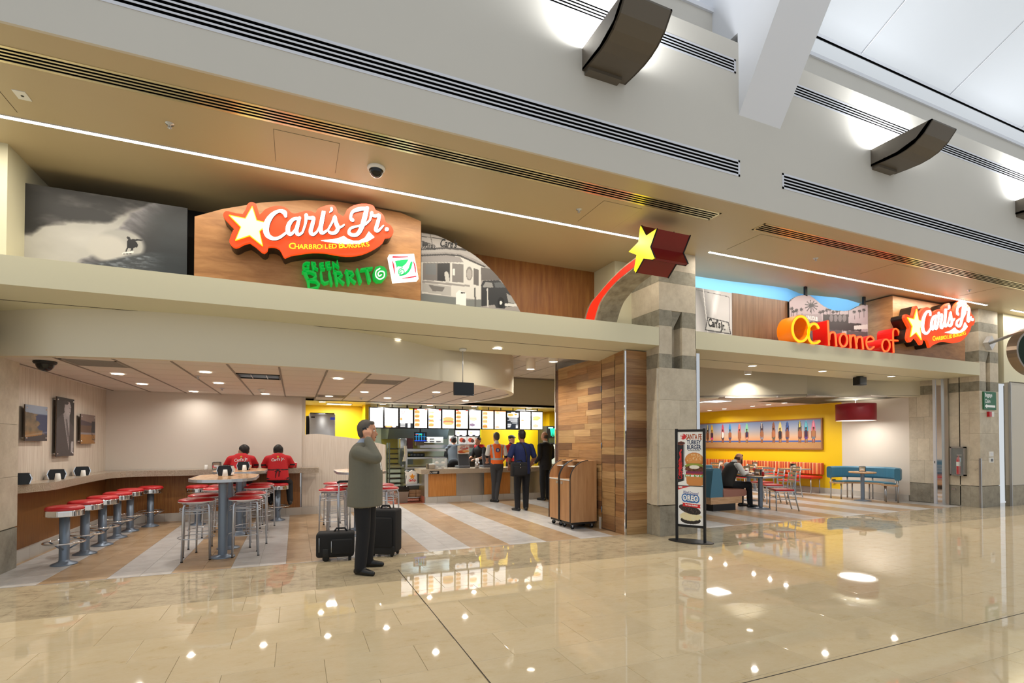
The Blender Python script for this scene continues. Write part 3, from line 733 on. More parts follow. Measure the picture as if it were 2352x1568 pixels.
def sprinkler(loc, label):
    t = thing('sprinkler', label, 'sprinkler', loc, group='fire sprinklers')
    MB().lathe((0, 0), [(.04, 0), (.035, -.008), (.012, -.012), (.012, -.03), (0, -.03)], 16).build('escutcheon', 'satin_metal', t)
    MB().cyl((0, 0), .02, -.042, -.039, 12).build('deflector', 'satin_metal', t); MB().tube([(-.012, 0, -.02), (-.012, 0, -.04)], .003, 6).tube([(.012, 0, -.02), (.012, 0, -.04)], .003, 6).build('arms', 'satin_metal', t)
sprinkler((-1.151, 5.862, ZS), 'sprinkler head in soffit above the surfer photograph'); sprinkler((3.484, 5.878, ZS), 'sprinkler head in soffit left of the star'); sprinkler((8.1, 5.867, ZS), 'sprinkler head in soffit above the blue cove'); sprinkler((12.68, 5.865, ZS), 'sprinkler head in soffit above the right sign')
for k, (x, y) in enumerate(((-1.3, 8.55), (-1.2, 10.3), (1.3, 11.3), (2.6, 10.2))): sprinkler((x, y, HB), ['sprinkler head in left room ceiling near the dark troffer', 'sprinkler head in left room ceiling near the rear wall', 'sprinkler head in tiled ceiling in front of the menu boards', 'sprinkler head in tiled ceiling near the hanging monitor'][k])
# ================================================================== downlights
mat('can_trim', 'eee6da', .4)
glow('can_glow', 'fff6e6', 9)
def downlight(x, y, z, label, power=8, r=.075, group='recessed downlights'):
    t = thing('downlight', label, 'downlight', (x, y, z), group=group)
    MB().lathe((0, 0), [(r * 1.2, 0), (r * 1.2, -.006), (r, -.006), (r, 0)], 24).build('trim_ring', 'can_trim', t)
    MB().cyl((0, 0), r, -.003, -.001, 24).build('lens', 'can_glow', t)
    lamp('AREA', (0, 0, -.012), power, r * 1.2, parent=t, spread=2.75)
    return t
k_ = HB - 1.5; sc_ = k_ / .94
LR = [(-2.23, 8.47), (-2.25, 9.76), (-1.1, 7.79), (-1.11, 9.13), (-1.71, 11.0), (-.53, 10.95), (.57, 7.8), (.62, 10.95), (1.17, 9.68), (1.77, 10.95), (3.48, 10.9), (2.4, 9.2)]
def ranked(pts, place):
    """a telling label for every lamp of a set: its row from the concourse and its place in the row"""
    od = ['first', 'second', 'third', 'fourth', 'fifth', 'sixth', 'seventh', 'eighth', 'ninth']; ys_l = sorted(pts, key=lambda p: p[1]); rows = []
    for p in ys_l:
        if rows and p[1] - rows[-1][-1][1] < .45: rows[-1].append(p)
        else: rows.append([p])
    out = {}
    for r_, row in enumerate(rows):
        for c_, p in enumerate(sorted(row)): out[p] = 'downlight in %s, %s row from the concourse, %s from left' % (place, od[min(r_, 8)], od[min(c_, 5)])
    return out
LRs = [(x * sc_, min(y * sc_, 11.15)) for x, y in LR]; lb_ = ranked(LRs, 'the left room ceiling')
for x, y in LRs: downlight(x, y, HB, lb_[(x, y)], 4.5 if y > 11 else 7.5)
KL = [(.58, 12.75), (5.95, 12.75), (6.9, 12.9), (4.4, 12.9), (3.2, 12.9), (2.0, 12.9)]
for q, (x, y) in enumerate(sorted(KL)): downlight(x, y, HB, 'downlight in the soffit over the menu boards, %s from left' % ['first', 'second', 'third', 'fourth', 'fifth', 'sixth'][q], 6)
for q, (x, y) in enumerate(((1.387, 7.725), (3.037, 7.742))):
    yy = 6.58 + (y - 6.58) * .53 + .02; zz = zc(7.2); x2, y2, _ = onZ(*((909, 778), (1142, 797))[q], zz)
    downlight(x2, y2, zc(y2), ['downlight in the canopy underside above the curved bulkhead', 'downlight in the canopy underside right of the hanging monitor'][q], 7, group='canopy downlights')
for x, y, l in ((8.556, 7.584, 'downlight in right canopy nearest the stone column'), (10.61, 7.554, 'middle downlight in the right canopy'), (12.92, 7.5, 'downlight in right canopy near the right column')): downlight(x, y, 3.07, l, 8, group='canopy downlights')
f_ = 1.18 / 1.1
RL = [(x * f_ if x > 9 else x, y * f_) for x, y in ((10.04, 10.6), (10.38, 9.98), (12.55, 11.13), (12.5, 10.53), (12.36, 9.9), (12.7, 12.36), (12.88, 13.18), (8.5, 12.2), (8.5, 14), (10.6, 14.5), (7.5, 12.5))]; lb_ = ranked(RL, 'the right room ceiling')
for x, y in RL: downlight(x, y, HR, lb_[(x, y)], 15)
tf = thing('ceiling_panel_light', 'square bright light panel in the right dining room ceiling', 'light fixture', (10.9, 10.9, HR)); box('frame', 'white_metal', -.31, .31, -.31, .31, -.012, 0, tf); box('diffuser', glow('panel_glow', 'f4f7ff', 2.2), -.28, .28, -.28, .28, -.015, -.011, tf)
lamp('AREA', (0, 0, -.03), 14, .5, sy=.5, parent=tf)
def cyl_light(x, y, z, label):
    t = thing('cylinder_light', label, 'light', (x, y, z), group='surface cylinder lights')
    MB().lathe((0, 0), [(.09, .22), (.09, 0), (.08, 0), (.08, .02)], 24).build('body', 'can_trim', t); MB().cyl((0, 0), .08, .01, .012).build('lens', 'can_glow', t)
    lamp('AREA', (0, 0, -.01), 14, .14, parent=t, spread=2.3)
for p, zt, l in (((1219, 848), 3.185, 'white cylinder light hanging left of the plank wall'), ((1271, 831), 3.185, 'white cylinder light touching the top of the plank wall')):
    x, y, z = onZ(*p, zt - .22); cyl_light(x, y, zt - .22, l)
x, y, z = onZ(1718, 860, 3.25); cyl_light(x, y, 3.25, 'white cylinder light above the diagonal bulkhead')
lamp('AREA', (9, 8.2, 5.5), 70, 1.0, sy=5, rot=(0, 0, math.pi / 2), col=(.55, .8, 1))
# hanging monitor
x, y, z = onZ(1063, 793, 3.02)
t = thing('hanging_monitor', 'black flat monitor hanging on a thin rod from the canopy', 'monitor', (x, y, 2.2)); L = t.location
y_ = y
a = onY(1042, 877, y_); b = onY(1088, 909, y_)
MB().lathe((0, 0), [(0, zc(y_) - 2.2), (.06, zc(y_) - 2.2), (.05, zc(y_) - 2.23), (0, zc(y_) - 2.23)], 20).build('canopy_plate', 'white_plastic', t)
MB().tube([(0, 0, zc(y_) - 2.2), (0, 0, a[2] - 2.2)], .006).build('rod', 'satin_metal', t)
MB().bbox(a[0] - x, b[0] - x, -.02, .03, b[2] - 2.2, a[2] - 2.2, .006).build('screen', 'black_gloss', t)
box('indicator', mat('pale_dot', 'c8d8e8', .5), b[0] - x - .02, b[0] - x - .012, -.022, -.018, b[2] - 2.2 + .012, b[2] - 2.2 + .02, t)

# ================================================================== signs
glow('sign_orange', 'fb4a12', .75); glow('sign_white', 'fffdf6', 1.7); glow('sign_yellow', 'ffe11a', 1.2); glow('star_white', 'fff6a8', 1.4)
glow('sign_green', '05c846', .42); mat('sign_side', '1d120b', .35); mat('sign_rim', 'd8340f', .3, em='d8340f', es=.35); mat('red_side', '7a0f0d', .3)
SC = 4.704
def PXY(x, y): return 480 + x / SC, 420 + y / SC
LOGO = [(155, 335), (172, 310), (210, 305), (365, 335), (415, 230), (455, 206), (498, 218), (520, 255), (548, 342), (600, 290), (690, 252), (780, 250), (850, 280), (895, 325), (960, 325), (1040, 300), (1110, 305), (1150, 325), (1175, 282), (1230, 255), (1300, 237), (1355, 245), (1383, 290), (1390, 322), (1455, 360), (1490, 290), (1560, 243), (1650, 223), (1740, 229), (1785, 255), (1800, 290), (1860, 320), (1895, 370), (1910, 425), (1960, 455), (1993, 510), (1985, 555), (1950, 583), (1905, 590), (1880, 640), (1800, 700), (1700, 750), (1600, 778), (1480, 785), (1360, 770), (1250, 750), (1120, 745), (1000, 760), (880, 780), (820, 805), (795, 770), (760, 710), (700, 686), (640, 690), (635, 720), (610, 746), (570, 743), (440, 640), (320, 688), (270, 690), (227, 650), (222, 610), (260, 510), (270, 488), (165, 375)]
STAR = [(468, 258), (516, 408), (640, 440), (545, 525), (580, 682), (440, 570), (288, 622), (346, 480), (219, 352), (394, 388)]
SWOOSH = [(1210, 625), (1330, 615), (1400, 600), (1455, 578), (1500, 610), (1560, 630), (1620, 628), (1680, 598), (1725, 530), (1785, 590), (1720, 630), (1620, 658), (1500, 662), (1400, 655), (1300, 640)]
STROKES = [[(830, 362, 30), (815, 325, 48), (760, 308, 30), (690, 345, 44), (635, 420, 62), (615, 505, 66), (640, 575, 50), (700, 606, 34), (765, 592, 28), (830, 545, 24)],
 [(970, 392, 34), (915, 395, 32), (866, 450, 46), (852, 520, 48), (880, 560, 34), (925, 520, 24), (965, 440, 24)], [(978, 385, 34), (958, 460, 40), (945, 525, 42), (968, 563, 30), (1010, 540, 22)],
 [(1010, 540, 22), (1040, 450, 26), (1052, 370, 36), (1050, 355, 40)], [(1050, 375, 30), (1090, 385, 34), (1130, 385, 36), (1115, 460, 42), (1098, 530, 42), (1125, 562, 30), (1168, 530, 22)],
 [(1168, 530, 20), (1215, 430, 24), (1240, 310, 40), (1222, 400, 46), (1205, 500, 46), (1225, 545, 34), (1280, 515, 20)], [(1322, 280, 26), (1326, 298, 24), (1305, 320, 10)],
 [(1280, 520, 20), (1330, 430, 22), (1358, 368, 30), (1370, 430, 40), (1392, 490, 42), (1370, 535, 38), (1325, 548, 30), (1296, 530, 22)], [(1392, 490, 24), (1430, 478, 20), (1458, 458, 16)],
 [(1552, 408, 34), (1530, 380, 30), (1548, 320, 30), (1610, 290, 40), (1690, 280, 34), (1712, 272, 26)], [(1704, 280, 44), (1680, 380, 52), (1650, 480, 48), (1605, 555, 40), (1550, 568, 34), (1512, 540, 32), (1530, 495, 26), (1600, 472, 20), (1680, 455, 22), (1738, 405, 20)],
 [(1738, 405, 20), (1752, 350, 30), (1756, 330, 36)], [(1756, 350, 26), (1795, 362, 30), (1838, 355, 32), (1820, 440, 40), (1802, 505, 40), (1828, 520, 28), (1882, 466, 16)], [(1918, 503, 38), (1922, 506, 38)]]
def logo_sign(name, label, to, L, group=None):
    """to(x, y, d): drawing point and depth in front of the wall-side plane"""
    t = thing(name, label, 'sign', L, group=group)
    sp = smooth_poly(LOGO, 2)
    mb = MB(); slab(mb, sp, lambda x, y, k: to(x, y, -.05 if k == 0 else -.27)); mb.build('return_box', 'sign_side', t, off=L)
    mb = MB(); slab(mb, sp, lambda x, y, k: to(x, y, 0 if k == 0 else -.05)); mb.build('face', 'sign_orange', t, off=L)
    f = mb
    mb = MB(); slab(mb, STAR, lambda x, y, k: to(x, y, .012 if k == 0 else 0)); st_ = mb.build('star', 'star_white', t, off=L)
    mb = MB()
    for i in range(10): ribbon(mb, [STAR[i], STAR[(i + 1) % 10]], 7, lambda x, y, k: to(x, y, .014 if k == 0 else 0))
    mb.build('star_outline', 'sign_yellow', t, off=L)
    mb = MB()
    for s_ in STROKES: ribbon(mb, [(x + 5, y + 5, w) for x, y, w in s_], 30, lambda x, y, k: to(x, y, .008 if k == 0 else 0))
    mb.build('lettering_shadow', mat('letter_edge', '3a1208', .5), t, off=L)
    mb = MB()
    for s_ in STROKES: ribbon(mb, s_, 30, lambda x, y, k: to(x, y, .02 if k == 0 else 0))
    slab(mb, SWOOSH, lambda x, y, k: to(x, y, .02 if k == 0 else 0))
    mb.build('lettering', 'sign_white', t, off=L)
    mb = MB(); word = 'CHARBROILED BURGERS'; x = 868
    for i, ch in enumerate(word):
        if ch == ' ': x += 22; continue
        big = i in (0, 12); sz = 66 if big else 52; wd = {'I': 26, 'B': 48, 'L': 44, 'E': 44}.get(ch, 50) * (1.12 if big else 1)
        yb = 716 + 14 * math.sin((x - 868) / 870 * math.pi) - (x - 868) * .038 + (4 if x > 1500 else 0); an = (-.03 + .09 * math.cos((x - 868) / 870 * math.pi)) - (.14 * max(0, (x - 1350) / 400))
        v, fcs = text_mesh(ch, sz * 1.36, sz * .022, True, wd / 46)
        cx = x + wd / 2; ca, sa = math.cos(an), math.sin(an)
        mb.add([to(cx + u * ca + w * sa, yb + u * sa - w * ca, .02) for u, w in v], fcs); x += wd * .985
    mb.build('tagline', 'sign_yellow', t, off=L)
    return t
def left_to(x, y, d):
    p = onY(*PXY(x, y), 6.6); return (p[0], 6.6 - d, p[2])
logo_sign('lit_sign', 'large orange lit sign with white script and a star on curved wood board', left_to, (.2, 6.84, 3.72))
def right_to(x, y, d):
    p = onY(*PXY(x, y), 6.6); u = (p[0] + .77) / 1.92; w = (p[2] - 3.72) / .59
    xa, xb = 11.45, 14.0; za = 3.47; zt = 4.36
    return (xa + u * (xb - xa), 6.38 - d, za + (p[2] - 3.68) / (4.315 - 3.68) * (zt - za))
logo_sign('lit_sign', 'smaller orange lit sign with white script beside the right column', right_to, (12.6, 6.65, 3.4))
# wood board behind the large sign, with an arched top
A = [onY(x, y, 6.86) for x, y in ((447, 497), (510, 480), (600, 465), (700, 459), (780, 461), (860, 472), (920, 488), (967, 508))]
poly = [(A[0][0], 3.36)] + [(p[0], min(p[2], ZS - .02)) for p in A] + [(A[-1][0], 3.36)]
o = MB().prism(poly, 'y', 6.86, 6.93).build('sign_board', 'sign_wood'); tag(o, 'arched wooden board behind the large orange lit sign', 'sign board')
o = MB().box(11.55, 14.2, 6.66, 7.35, 3.366, 4.6).build('sign_board', 'sign_wood'); tag(o, 'wooden box board behind the smaller orange lit sign', 'sign board')
# green lettering and its square emblem
def gto(x, y, k): p = onY(*PXY(x, y), 6.74); return (p[0], 6.74 if k == 0 else 6.86, p[2])
t = thing('green_sign', 'green lit GREEN BURRITO lettering below the large orange sign', 'sign', (.7, 6.8, 3.4)); L = t.location
letters = {'G': [[(1088, 856), (1050, 852), (1018, 872), (1012, 898), (1040, 918), (1082, 920), (1080, 890), (1060, 888)]], 'R': [[(1112, 852, 18), (1132, 930, 22)], [(1108, 852), (1148, 858), (1156, 880), (1128, 896), (1176, 924)]],
 'E': [[(1236, 858), (1196, 862), (1216, 926), (1254, 920)], [(1206, 892), (1240, 888)]], 'E2': [[(1304, 848), (1262, 852), (1284, 914), (1322, 908)], [(1273, 882), (1308, 876)]], 'N': [[(1352, 920), (1334, 846), (1408, 908), (1386, 838)]],
 'B': [[(1030, 948, 44), (1070, 1040, 42), (1082, 1138, 34)], [(1010, 954, 22), (1095, 950, 26), (1150, 972, 34), (1156, 1005, 34), (1120, 1034, 26), (1070, 1042, 20)], [(1080, 1042, 22), (1160, 1052, 32), (1190, 1090, 36), (1170, 1124, 32), (1085, 1140, 24)]],
 'U': [[(1210, 962, 32), (1222, 1050, 34), (1250, 1076, 26), (1290, 1062, 22)], [(1300, 958, 32), (1326, 1086, 36)]], 'R1': [[(1362, 948, 32), (1386, 1086, 36)], [(1350, 950, 22), (1422, 960, 28), (1440, 992, 30), (1392, 1020, 20), (1456, 1076, 32)]],
 'R2': [[(1488, 942, 32), (1512, 1080, 36)], [(1476, 946, 22), (1545, 954, 28), (1564, 984, 30), (1516, 1012, 20), (1580, 1066, 32)]], 'I': [[(1602, 932, 32), (1640, 1066, 40)]], 'T': [[(1648, 930, 32), (1762, 914, 30)], [(1706, 925, 30), (1738, 1058, 44)]]}
for nm, ss in letters.items():
    mb = MB()
    for s_ in ss: ribbon(mb, [(q[0], q[1]) + ((q[2] * .68,) if len(q) > 2 else ()) for q in s_], 10 if nm in ('G', 'R', 'E', 'E2', 'N') else 18, gto, 0, curve=False)
    o = mb.build('letter', ['sign_green'], t, off=L)
O8 = [(1800, 905), (1850, 893), (1895, 905), (1920, 940), (1925, 1000), (1880, 1055), (1820, 1060), (1785, 1030), (1778, 960)]
mb = MB(); slab(mb, O8, gto); o = mb.build('letter', 'sign_green', t, off=L)
mb = MB(); ribbon(mb, [(1862, 992), (1838, 1008), (1826, 980), (1850, 955), (1890, 965), (1890, 1015), (1845, 1040), (1805, 1010), (1805, 955), (1845, 925)], 13, lambda x, y, k: (lambda p: (p[0], 6.73 if k == 0 else 6.74, p[2]))(onY(*PXY(x, y), 6.74)))
mb.build('spiral', mat('pale_green', 'dfeee2', .5, em='dfeee2', es=.5), o, off=L)
t = thing('emblem_box', 'white lit square emblem box with green and red brush marks', 'sign', (1.3, 6.86, 3.5)); L = t.location
mb = MB(); slab(mb, [(1945, 775), (2215, 765), (2265, 1035), (1998, 1055)], lambda x, y, k: (lambda p: (p[0], 6.73 if k == 0 else 6.86, p[2]))(onY(*PXY(x, y), 6.73))); mb.build('box', [mat('emblem_white', 'f6f8f6', .4, em='f6f8f6', es=.9)], t, off=L)
def eto(x, y, k): p = onY(*PXY(x, y), 6.728); return (p[0], 6.724 if k == 0 else 6.73, p[2])
mb = MB(); slab(mb, [(2010, 842), (2100, 830), (2155, 828), (2130, 870), (2090, 905), (2040, 900), (2030, 920)], eto); ribbon(mb, [(2188, 860, 22), (2165, 930, 26), (2120, 980, 24), (2060, 1000, 10)], 20, eto); ribbon(mb, [(2080, 960), (2070, 978), (2062, 950), (2095, 935), (2110, 965), (2085, 995), (2050, 975), (2055, 935), (2090, 915)], 9, eto); mb.build('green_mark', mat('emblem_green', '0fae5a', .5, em='0fae5a', es=.6), t, off=L)
mb = MB(); ribbon(mb, [(1990, 800, 18), (2060, 800, 14), (2150, 797, 6)], 12, eto); ribbon(mb, [(1985, 850, 8), (1995, 900, 16), (2008, 980, 5)], 12, eto); ribbon(mb, [(2210, 850, 6), (2225, 900, 14), (2232, 965, 8)], 12, eto); ribbon(mb, [(2090, 1030, 6), (2160, 1022, 12), (2235, 1008, 14)], 12, eto); mb.build('red_mark', mat('emblem_red', 'd3263a', .5, em='d3263a', es=.5), t, off=L)
# OC home of: deep channel letters standing on the right canopy
def s4(x, y): return (1590 + x * 410 / 2352, 640 + y * 220 / 1262)
def s5(x, y): return (1980 + x * 372 / 2352, 660 + y * 240 / 1517)
def hto(f):
    def g(x, y, k): p = onY(*f(x, y), 6.55); return (p[0], 6.55 if k == 0 else 6.68, max(p[2], 3.367))
    return g
def hside(f):
    def g(x, y, k): p = onY(*f(x, y), 6.55); return (p[0], 6.556 if k == 0 else 6.85, max(p[2], 3.367))
    return g
def ell(cx, cy, rx, ry, a0=0, a1=360, n=22): return [(cx + rx * math.cos(math.radians(a0 + (a1 - a0) * i / n)), cy + ry * math.sin(math.radians(a0 + (a1 - a0) * i / n))) for i in range(n + 1)]
glow('amber_face', 'ffb200', 1.2); mat('amber_side', 'f07c08', .35, em='f07c08', es=.12); glow('coral_face', 'ff6a2c', 1.15); mat('red_letter_side', 'd8140c', .35, em='d8140c', es=.1)
t = thing('channel_letters', 'deep orange and red lit letters reading OC home of', 'sign', (10, 6.7, 3.366)); L = t.location
H4 = [('amber', s4, [ell(1432, 660, 110, 165)], 36), ('amber', s4, [ell(1625, 722, 88, 130, 318, 55, 20)], 36),
      ('red', s4, [[(1790, 560), (1805, 882)], [(1808, 800), (1815, 730), (1850, 705), (1885, 730), (1902, 890)]], 28), ('red', s4, [ell(1995, 808, 50, 84)], 28),
      ('red', s4, [[(2080, 745), (2090, 910)], [(2088, 830), (2095, 770), (2120, 745), (2150, 768), (2170, 920)], [(2168, 840), (2180, 780), (2210, 765), (2238, 785), (2255, 930)]], 28),
      ('red', s5, [[(62, 802), (172, 772)] , ell(118, 803, 52, 94, 340, 45, 20)], 26),
      ('red', s5, [ell(350, 840, 56, 88)], 26), ('red', s5, [[(545, 690), (528, 625), (490, 600), (455, 630), (455, 780), (462, 945)], [(415, 765), (530, 770)]], 26)]
H4[1] = ('amber', s4, [[(1665, 645), (1635, 600), (1590, 595), (1545, 640), (1530, 715), (1545, 800), (1590, 848), (1640, 845), (1678, 822)]], 36)
H4[5] = ('red', s5, [[(66, 795), (170, 768), (150, 720), (110, 712), (72, 750), (66, 820), (90, 885), (130, 895), (175, 860)]], 26)
for kd, fn, ss, w in H4:
    mb = MB(); mb2 = MB()
    for s_ in ss: ribbon(mb, s_, w * .8, hto(fn), 0); ribbon(mb2, s_, w * 1.15, hside(fn), 0)
    o = mb.build('letter_face', 'amber_face' if kd == 'amber' else 'coral_face', t, off=L)
    mb2.build('letter_side', 'amber_side' if kd == 'amber' else 'red_letter_side', t, off=L)
# shooting star: a star on the end of a curved arm rising from the left canopy
SX = 4.45
def xs(P, X): return [onX(x, y, X)[1:] for x, y in P]
t = thing('shooting_star', 'yellow fronted star with dark red sides on a curved grey arm', 'sign', (4.7, 6.9, 3.366)); L = t.location
sp = xs([(1472, 518), (1484, 541), (1508, 525), (1493, 567), (1503, 592), (1498, 596), (1478, 593), (1460, 626), (1456, 620), (1462, 585), (1444, 578), (1466, 556), (1470, 522)], SX)
MB().prism(sp, 'x', SX + .015, SX + .58).build('star_body', 'red_side', t, off=L)
MB().prism(sp, 'x', SX, SX + .015).build('star_face', mat('star_yellow', 'ffee10', .4, em='ffe800', es=.75), t, off=L)
for q in (SX + .012, SX + .58): MB().tube([(q, a[0], a[1]) for a in sp], .012, 6, True).build('star_edging', 'black', t, off=L)
def s6(x, y): return (1320 + x * 320 / 1394, 500 + y * 360 / 1568)
out = [s6(*p) for p in ((62, 1030), (130, 900), (240, 752), (350, 625), (470, 505), (625, 385))]; inn = [s6(*p) for p in ((190, 1040), (262, 860), (340, 735), (430, 635), (520, 562), (625, 480))]
o_, i_ = xs(out, SX + .02), xs(inn, SX + .02)
o_[0] = (o_[0][0], 3.366); i_[0] = (i_[0][0], 3.366)
oc_, ic_ = crs(o_, 4), crs(i_, 4)
MB().prism(oc_ + ic_[::-1], 'x', SX + .02, SX + .42).build('arm', mat_tex('arm_stone', [(.3, '7c7263'), (.5, '9b907d'), (.7, 'aca28f')], 8, rough=.6), t, off=L)
def mix(a, b, k): return [(p[0] + (q[0] - p[0]) * k, p[1] + (q[1] - p[1]) * k) for p, q in zip(a, b)]
MB().prism(mix(oc_, ic_, .16) + mix(oc_, ic_, .86)[::-1], 'x', SX + .012, SX + .022).build('red_inlay', glow('inlay_red', 'ff2a14', .9), t, off=L)
# ================================================================== printed pictures: colours laid on a fine grid, point by point
def _hash(ix, iy, s): 
    n = (ix * 374761393 + iy * 668265263 + s * 144665) & 0x7fffffff; n = ((n ^ (n >> 13)) * 1274126177) & 0x7fffffff
    return ((n ^ (n >> 16)) & 0xffff) / 65535.
def vnoise(x, y, s=0):
    ix, iy = np.floor(x).astype(np.int64), np.floor(y).astype(np.int64); fx, fy = x - ix, y - iy; fx, fy = fx * fx * (3 - 2 * fx), fy * fy * (3 - 2 * fy)
    return (_hash(ix, iy, s) * (1 - fx) + _hash(ix + 1, iy, s) * fx) * (1 - fy) + (_hash(ix, iy + 1, s) * (1 - fx) + _hash(ix + 1, iy + 1, s) * fx) * fy
def fbm(x, y, o=5, s=0):
    r = 0; a = .5
    for k in range(o): r = r + a * vnoise(x * 2 ** k, y * 2 ** k, s + k); a *= .5
    return r / (1 - .5 ** o)
class Canvas:
    def __init__(s, nu, nv, asp=1.):
        s.u, s.v = np.meshgrid(np.linspace(0, 1, nu), np.linspace(0, 1, nv)); s.nu, s.nv, s.asp = nu, nv, asp; s.c = np.zeros((nv, nu, 3))
    def hexc(s, c): return np.array([int(c[i:i + 2], 16) / 255 for i in (0, 2, 4)]) if isinstance(c, str) else np.array(c, float)
    def fill(s, m, c):
        m = np.clip(np.asarray(m, float), 0, 1)[..., None]; s.c = s.c * (1 - m) + (s.hexc(c) if not (isinstance(c, np.ndarray) and c.ndim == 3) else c) * m
    def poly(s, P, c, a=1.):
        m = np.zeros(s.u.shape, bool); j = len(P) - 1
        for i in range(len(P)):
            (xi, yi), (xj, yj) = P[i], P[j]
            if yi != yj: m ^= ((yi > s.v) != (yj > s.v)) & (s.u < (xj - xi) * (s.v - yi) / (yj - yi) + xi)
            j = i
        s.fill(m * a, c)
    def rect(s, a, b, c, d, col, al=1.): s.fill(((s.u >= a) & (s.u <= b) & (s.v >= c) & (s.v <= d)) * al, col)
    def ell(s, cx, cy, rx, ry, c, al=1., soft=.0):
        q = ((s.u - cx) / rx) ** 2 + ((s.v - cy) / ry) ** 2
        s.fill((q < 1) * al if not soft else np.clip((1 - q) / soft, 0, 1) * al, c)
    def line(s, P, w, c, al=1.):
        m = np.full(s.u.shape, 9.)
        for (x0, y0), (x1, y1) in zip(P[:-1], P[1:]):
            dx, dy = (x1 - x0) * s.asp, y1 - y0; t = np.clip((((s.u - x0) * s.asp) * dx + (s.v - y0) * dy) / (dx * dx + dy * dy + 1e-9), 0, 1)
            m = np.minimum(m, np.hypot((s.u - x0) * s.asp - t * dx, s.v - y0 - t * dy))
        s.fill((m < w) * al, c)
    def build(s, name, parent, to, em=0., rough=.45, off=None, cut=None):
        me = bpy.data.meshes.new(name); nu, nv = s.nu, s.nv
        vs = [to(a, b) for a, b in zip(s.u.ravel(), s.v.ravel())]
        if off is not None: vs = [(p[0] - off[0], p[1] - off[1], p[2] - off[2]) for p in vs]
        fs = [(j * nu + i, j * nu + i + 1, (j + 1) * nu + i + 1, (j + 1) * nu + i) for j in range(nv - 1) for i in range(nu - 1)]
        if cut is not None: keep = cut(s.u, s.v); fs = [f for f in fs if all(keep.ravel()[q] for q in f)]
        me.from_pydata(vs, [], fs)
        at = me.color_attributes.new('print', 'FLOAT_COLOR', 'POINT'); c = np.clip(s.c.reshape(-1, 3), 0, 1); lin = np.where(c <= .04045, c / 12.92, ((c + .055) / 1.055) ** 2.4)
        at.data.foreach_set('color', np.concatenate([lin, np.ones((len(lin), 1))], 1).astype(np.float32).ravel())
        nm = 'print_%g_%g' % (em, rough)
        if nm not in M:
            m, N, L, b = _p(nm); a = N.new('ShaderNodeAttribute'); a.attribute_name = 'print'; L.new(a.outputs['Color'], b.inputs['Base Color']); b.inputs['Roughness'].default_value = rough
            if em: L.new(a.outputs['Color'], b.inputs['Emission Color']); b.inputs['Emission Strength'].default_value = em
            M[nm] = m
        me.materials.append(M[nm]); return link(name, me, parent)
# ---- the surfer
def z7(x, y): return (x / 4.9, 380 + y / 4.9)
def suv(x, y):   # drawing point of the photograph to picture coordinates
    u = (x - 240) / 1870; yt = 190 + .15 * (x - 240); yb = 1020 + .112 * (x - 222); return (u, 1 - (y - yt) / (yb - yt))
cv = Canvas(280, 130, 1.85); u, v = cv.u, cv.v
cloud = fbm(u * 5 + v * 2, v * 6 - u, 6, 3)
base = .13 + .42 * np.clip((cloud - .45) * 2.6, 0, 1) * np.clip(1.2 - abs(u - .5) * 1.8, 0, 1) + .05 * (1 - v)
cv.c = base[..., None] * np.array([1.0, .96, .97])
ed = fbm(u * 14, v * 14, 4, 9) * .07
top = np.interp(u, [0, .06, .14, .29, .41, .5, .58, .75, 1], [.34, .36, .5, .6, .62, .66, .78, 1.0, 1.05]) + ed - .035
w = np.clip((top - v) * 14, 0, 1); bright = np.clip(.83 - .22 * np.clip((v - .45) * 2, 0, 1) + .08 * (fbm(u * 6, v * 6, 4, 5) - .5), 0, 1)
cv.fill(w, np.stack([bright, bright * .985, bright * .955], -1))
lip = np.interp(v, [0, .1, .2, .3, .45, .6, .8, 1.0], [.30, .37, .42, .46, .51, .56, .63, .75]) + (fbm(u * 20, v * 20, 4, 12) - .5) * .05
face = .20 + .33 * np.clip(1 - (u - lip) * 4.2, 0, 1) * (.5 + fbm(u * 30 + v * 22, v * 9 - u * 8, 4, 14)) + .10 * np.clip((v - .6) * 2, 0, 1)
cv.fill(np.clip((u - lip) * 26, 0, 1), np.stack([face, face * .98, face * 1.02], -1))
cv.ell(.58, .33, .16, .24, np.stack([.80 - .12 * v, .79 - .12 * v, .76 - .1 * v], -1), 1., .35)
cv.ell(.50, .25, .14, .22, 'd8d4cc', 1., .5)
sea = .30 + .45 * np.clip(fbm(u * 26, v * 60, 4, 21) - .48, 0, 1) * 2.2 * np.clip(1.6 - abs(u - .55) * 4, 0, 1)
cv.fill(np.clip((np.interp(u, [.2, .45, .62, .75, .85, 1], [-.05, .06, .2, .28, .3, .3]) - v) * 20, 0, 1), np.stack([sea * .95, sea, sea * 1.06], -1))
dk = np.clip((u - .70) * 6, 0, 1) * np.clip(1 - (v - .75) * 3, 0, 1); shade = .16 + .05 * fbm(u * 9, v * 9, 4, 30) + .06 * np.clip(u - .8, 0, 1)
cv.fill(dk * .85, np.stack([shade * .9, shade * 1.05, shade * 1.15], -1))
def sp_(P, c): cv.poly([suv(*p) for p in P], c)
sp_([(1384, 800), (1400, 790), (1424, 800), (1430, 822), (1500, 822), (1575, 832), (1572, 842), (1490, 842), (1518, 880), (1512, 915), (1470, 920), (1452, 955), (1430, 955), (1440, 925), (1405, 925), (1386, 962), (1372, 960), (1392, 905), (1390, 850), (1400, 828)], '16161a')
cv.c *= .88; cv.line([suv(1350, 985), suv(1400, 975), suv(1460, 968)], .012, 'e8e6e0'); cv.line([suv(1352, 990), suv(1440, 988)], .006, '302c2c')
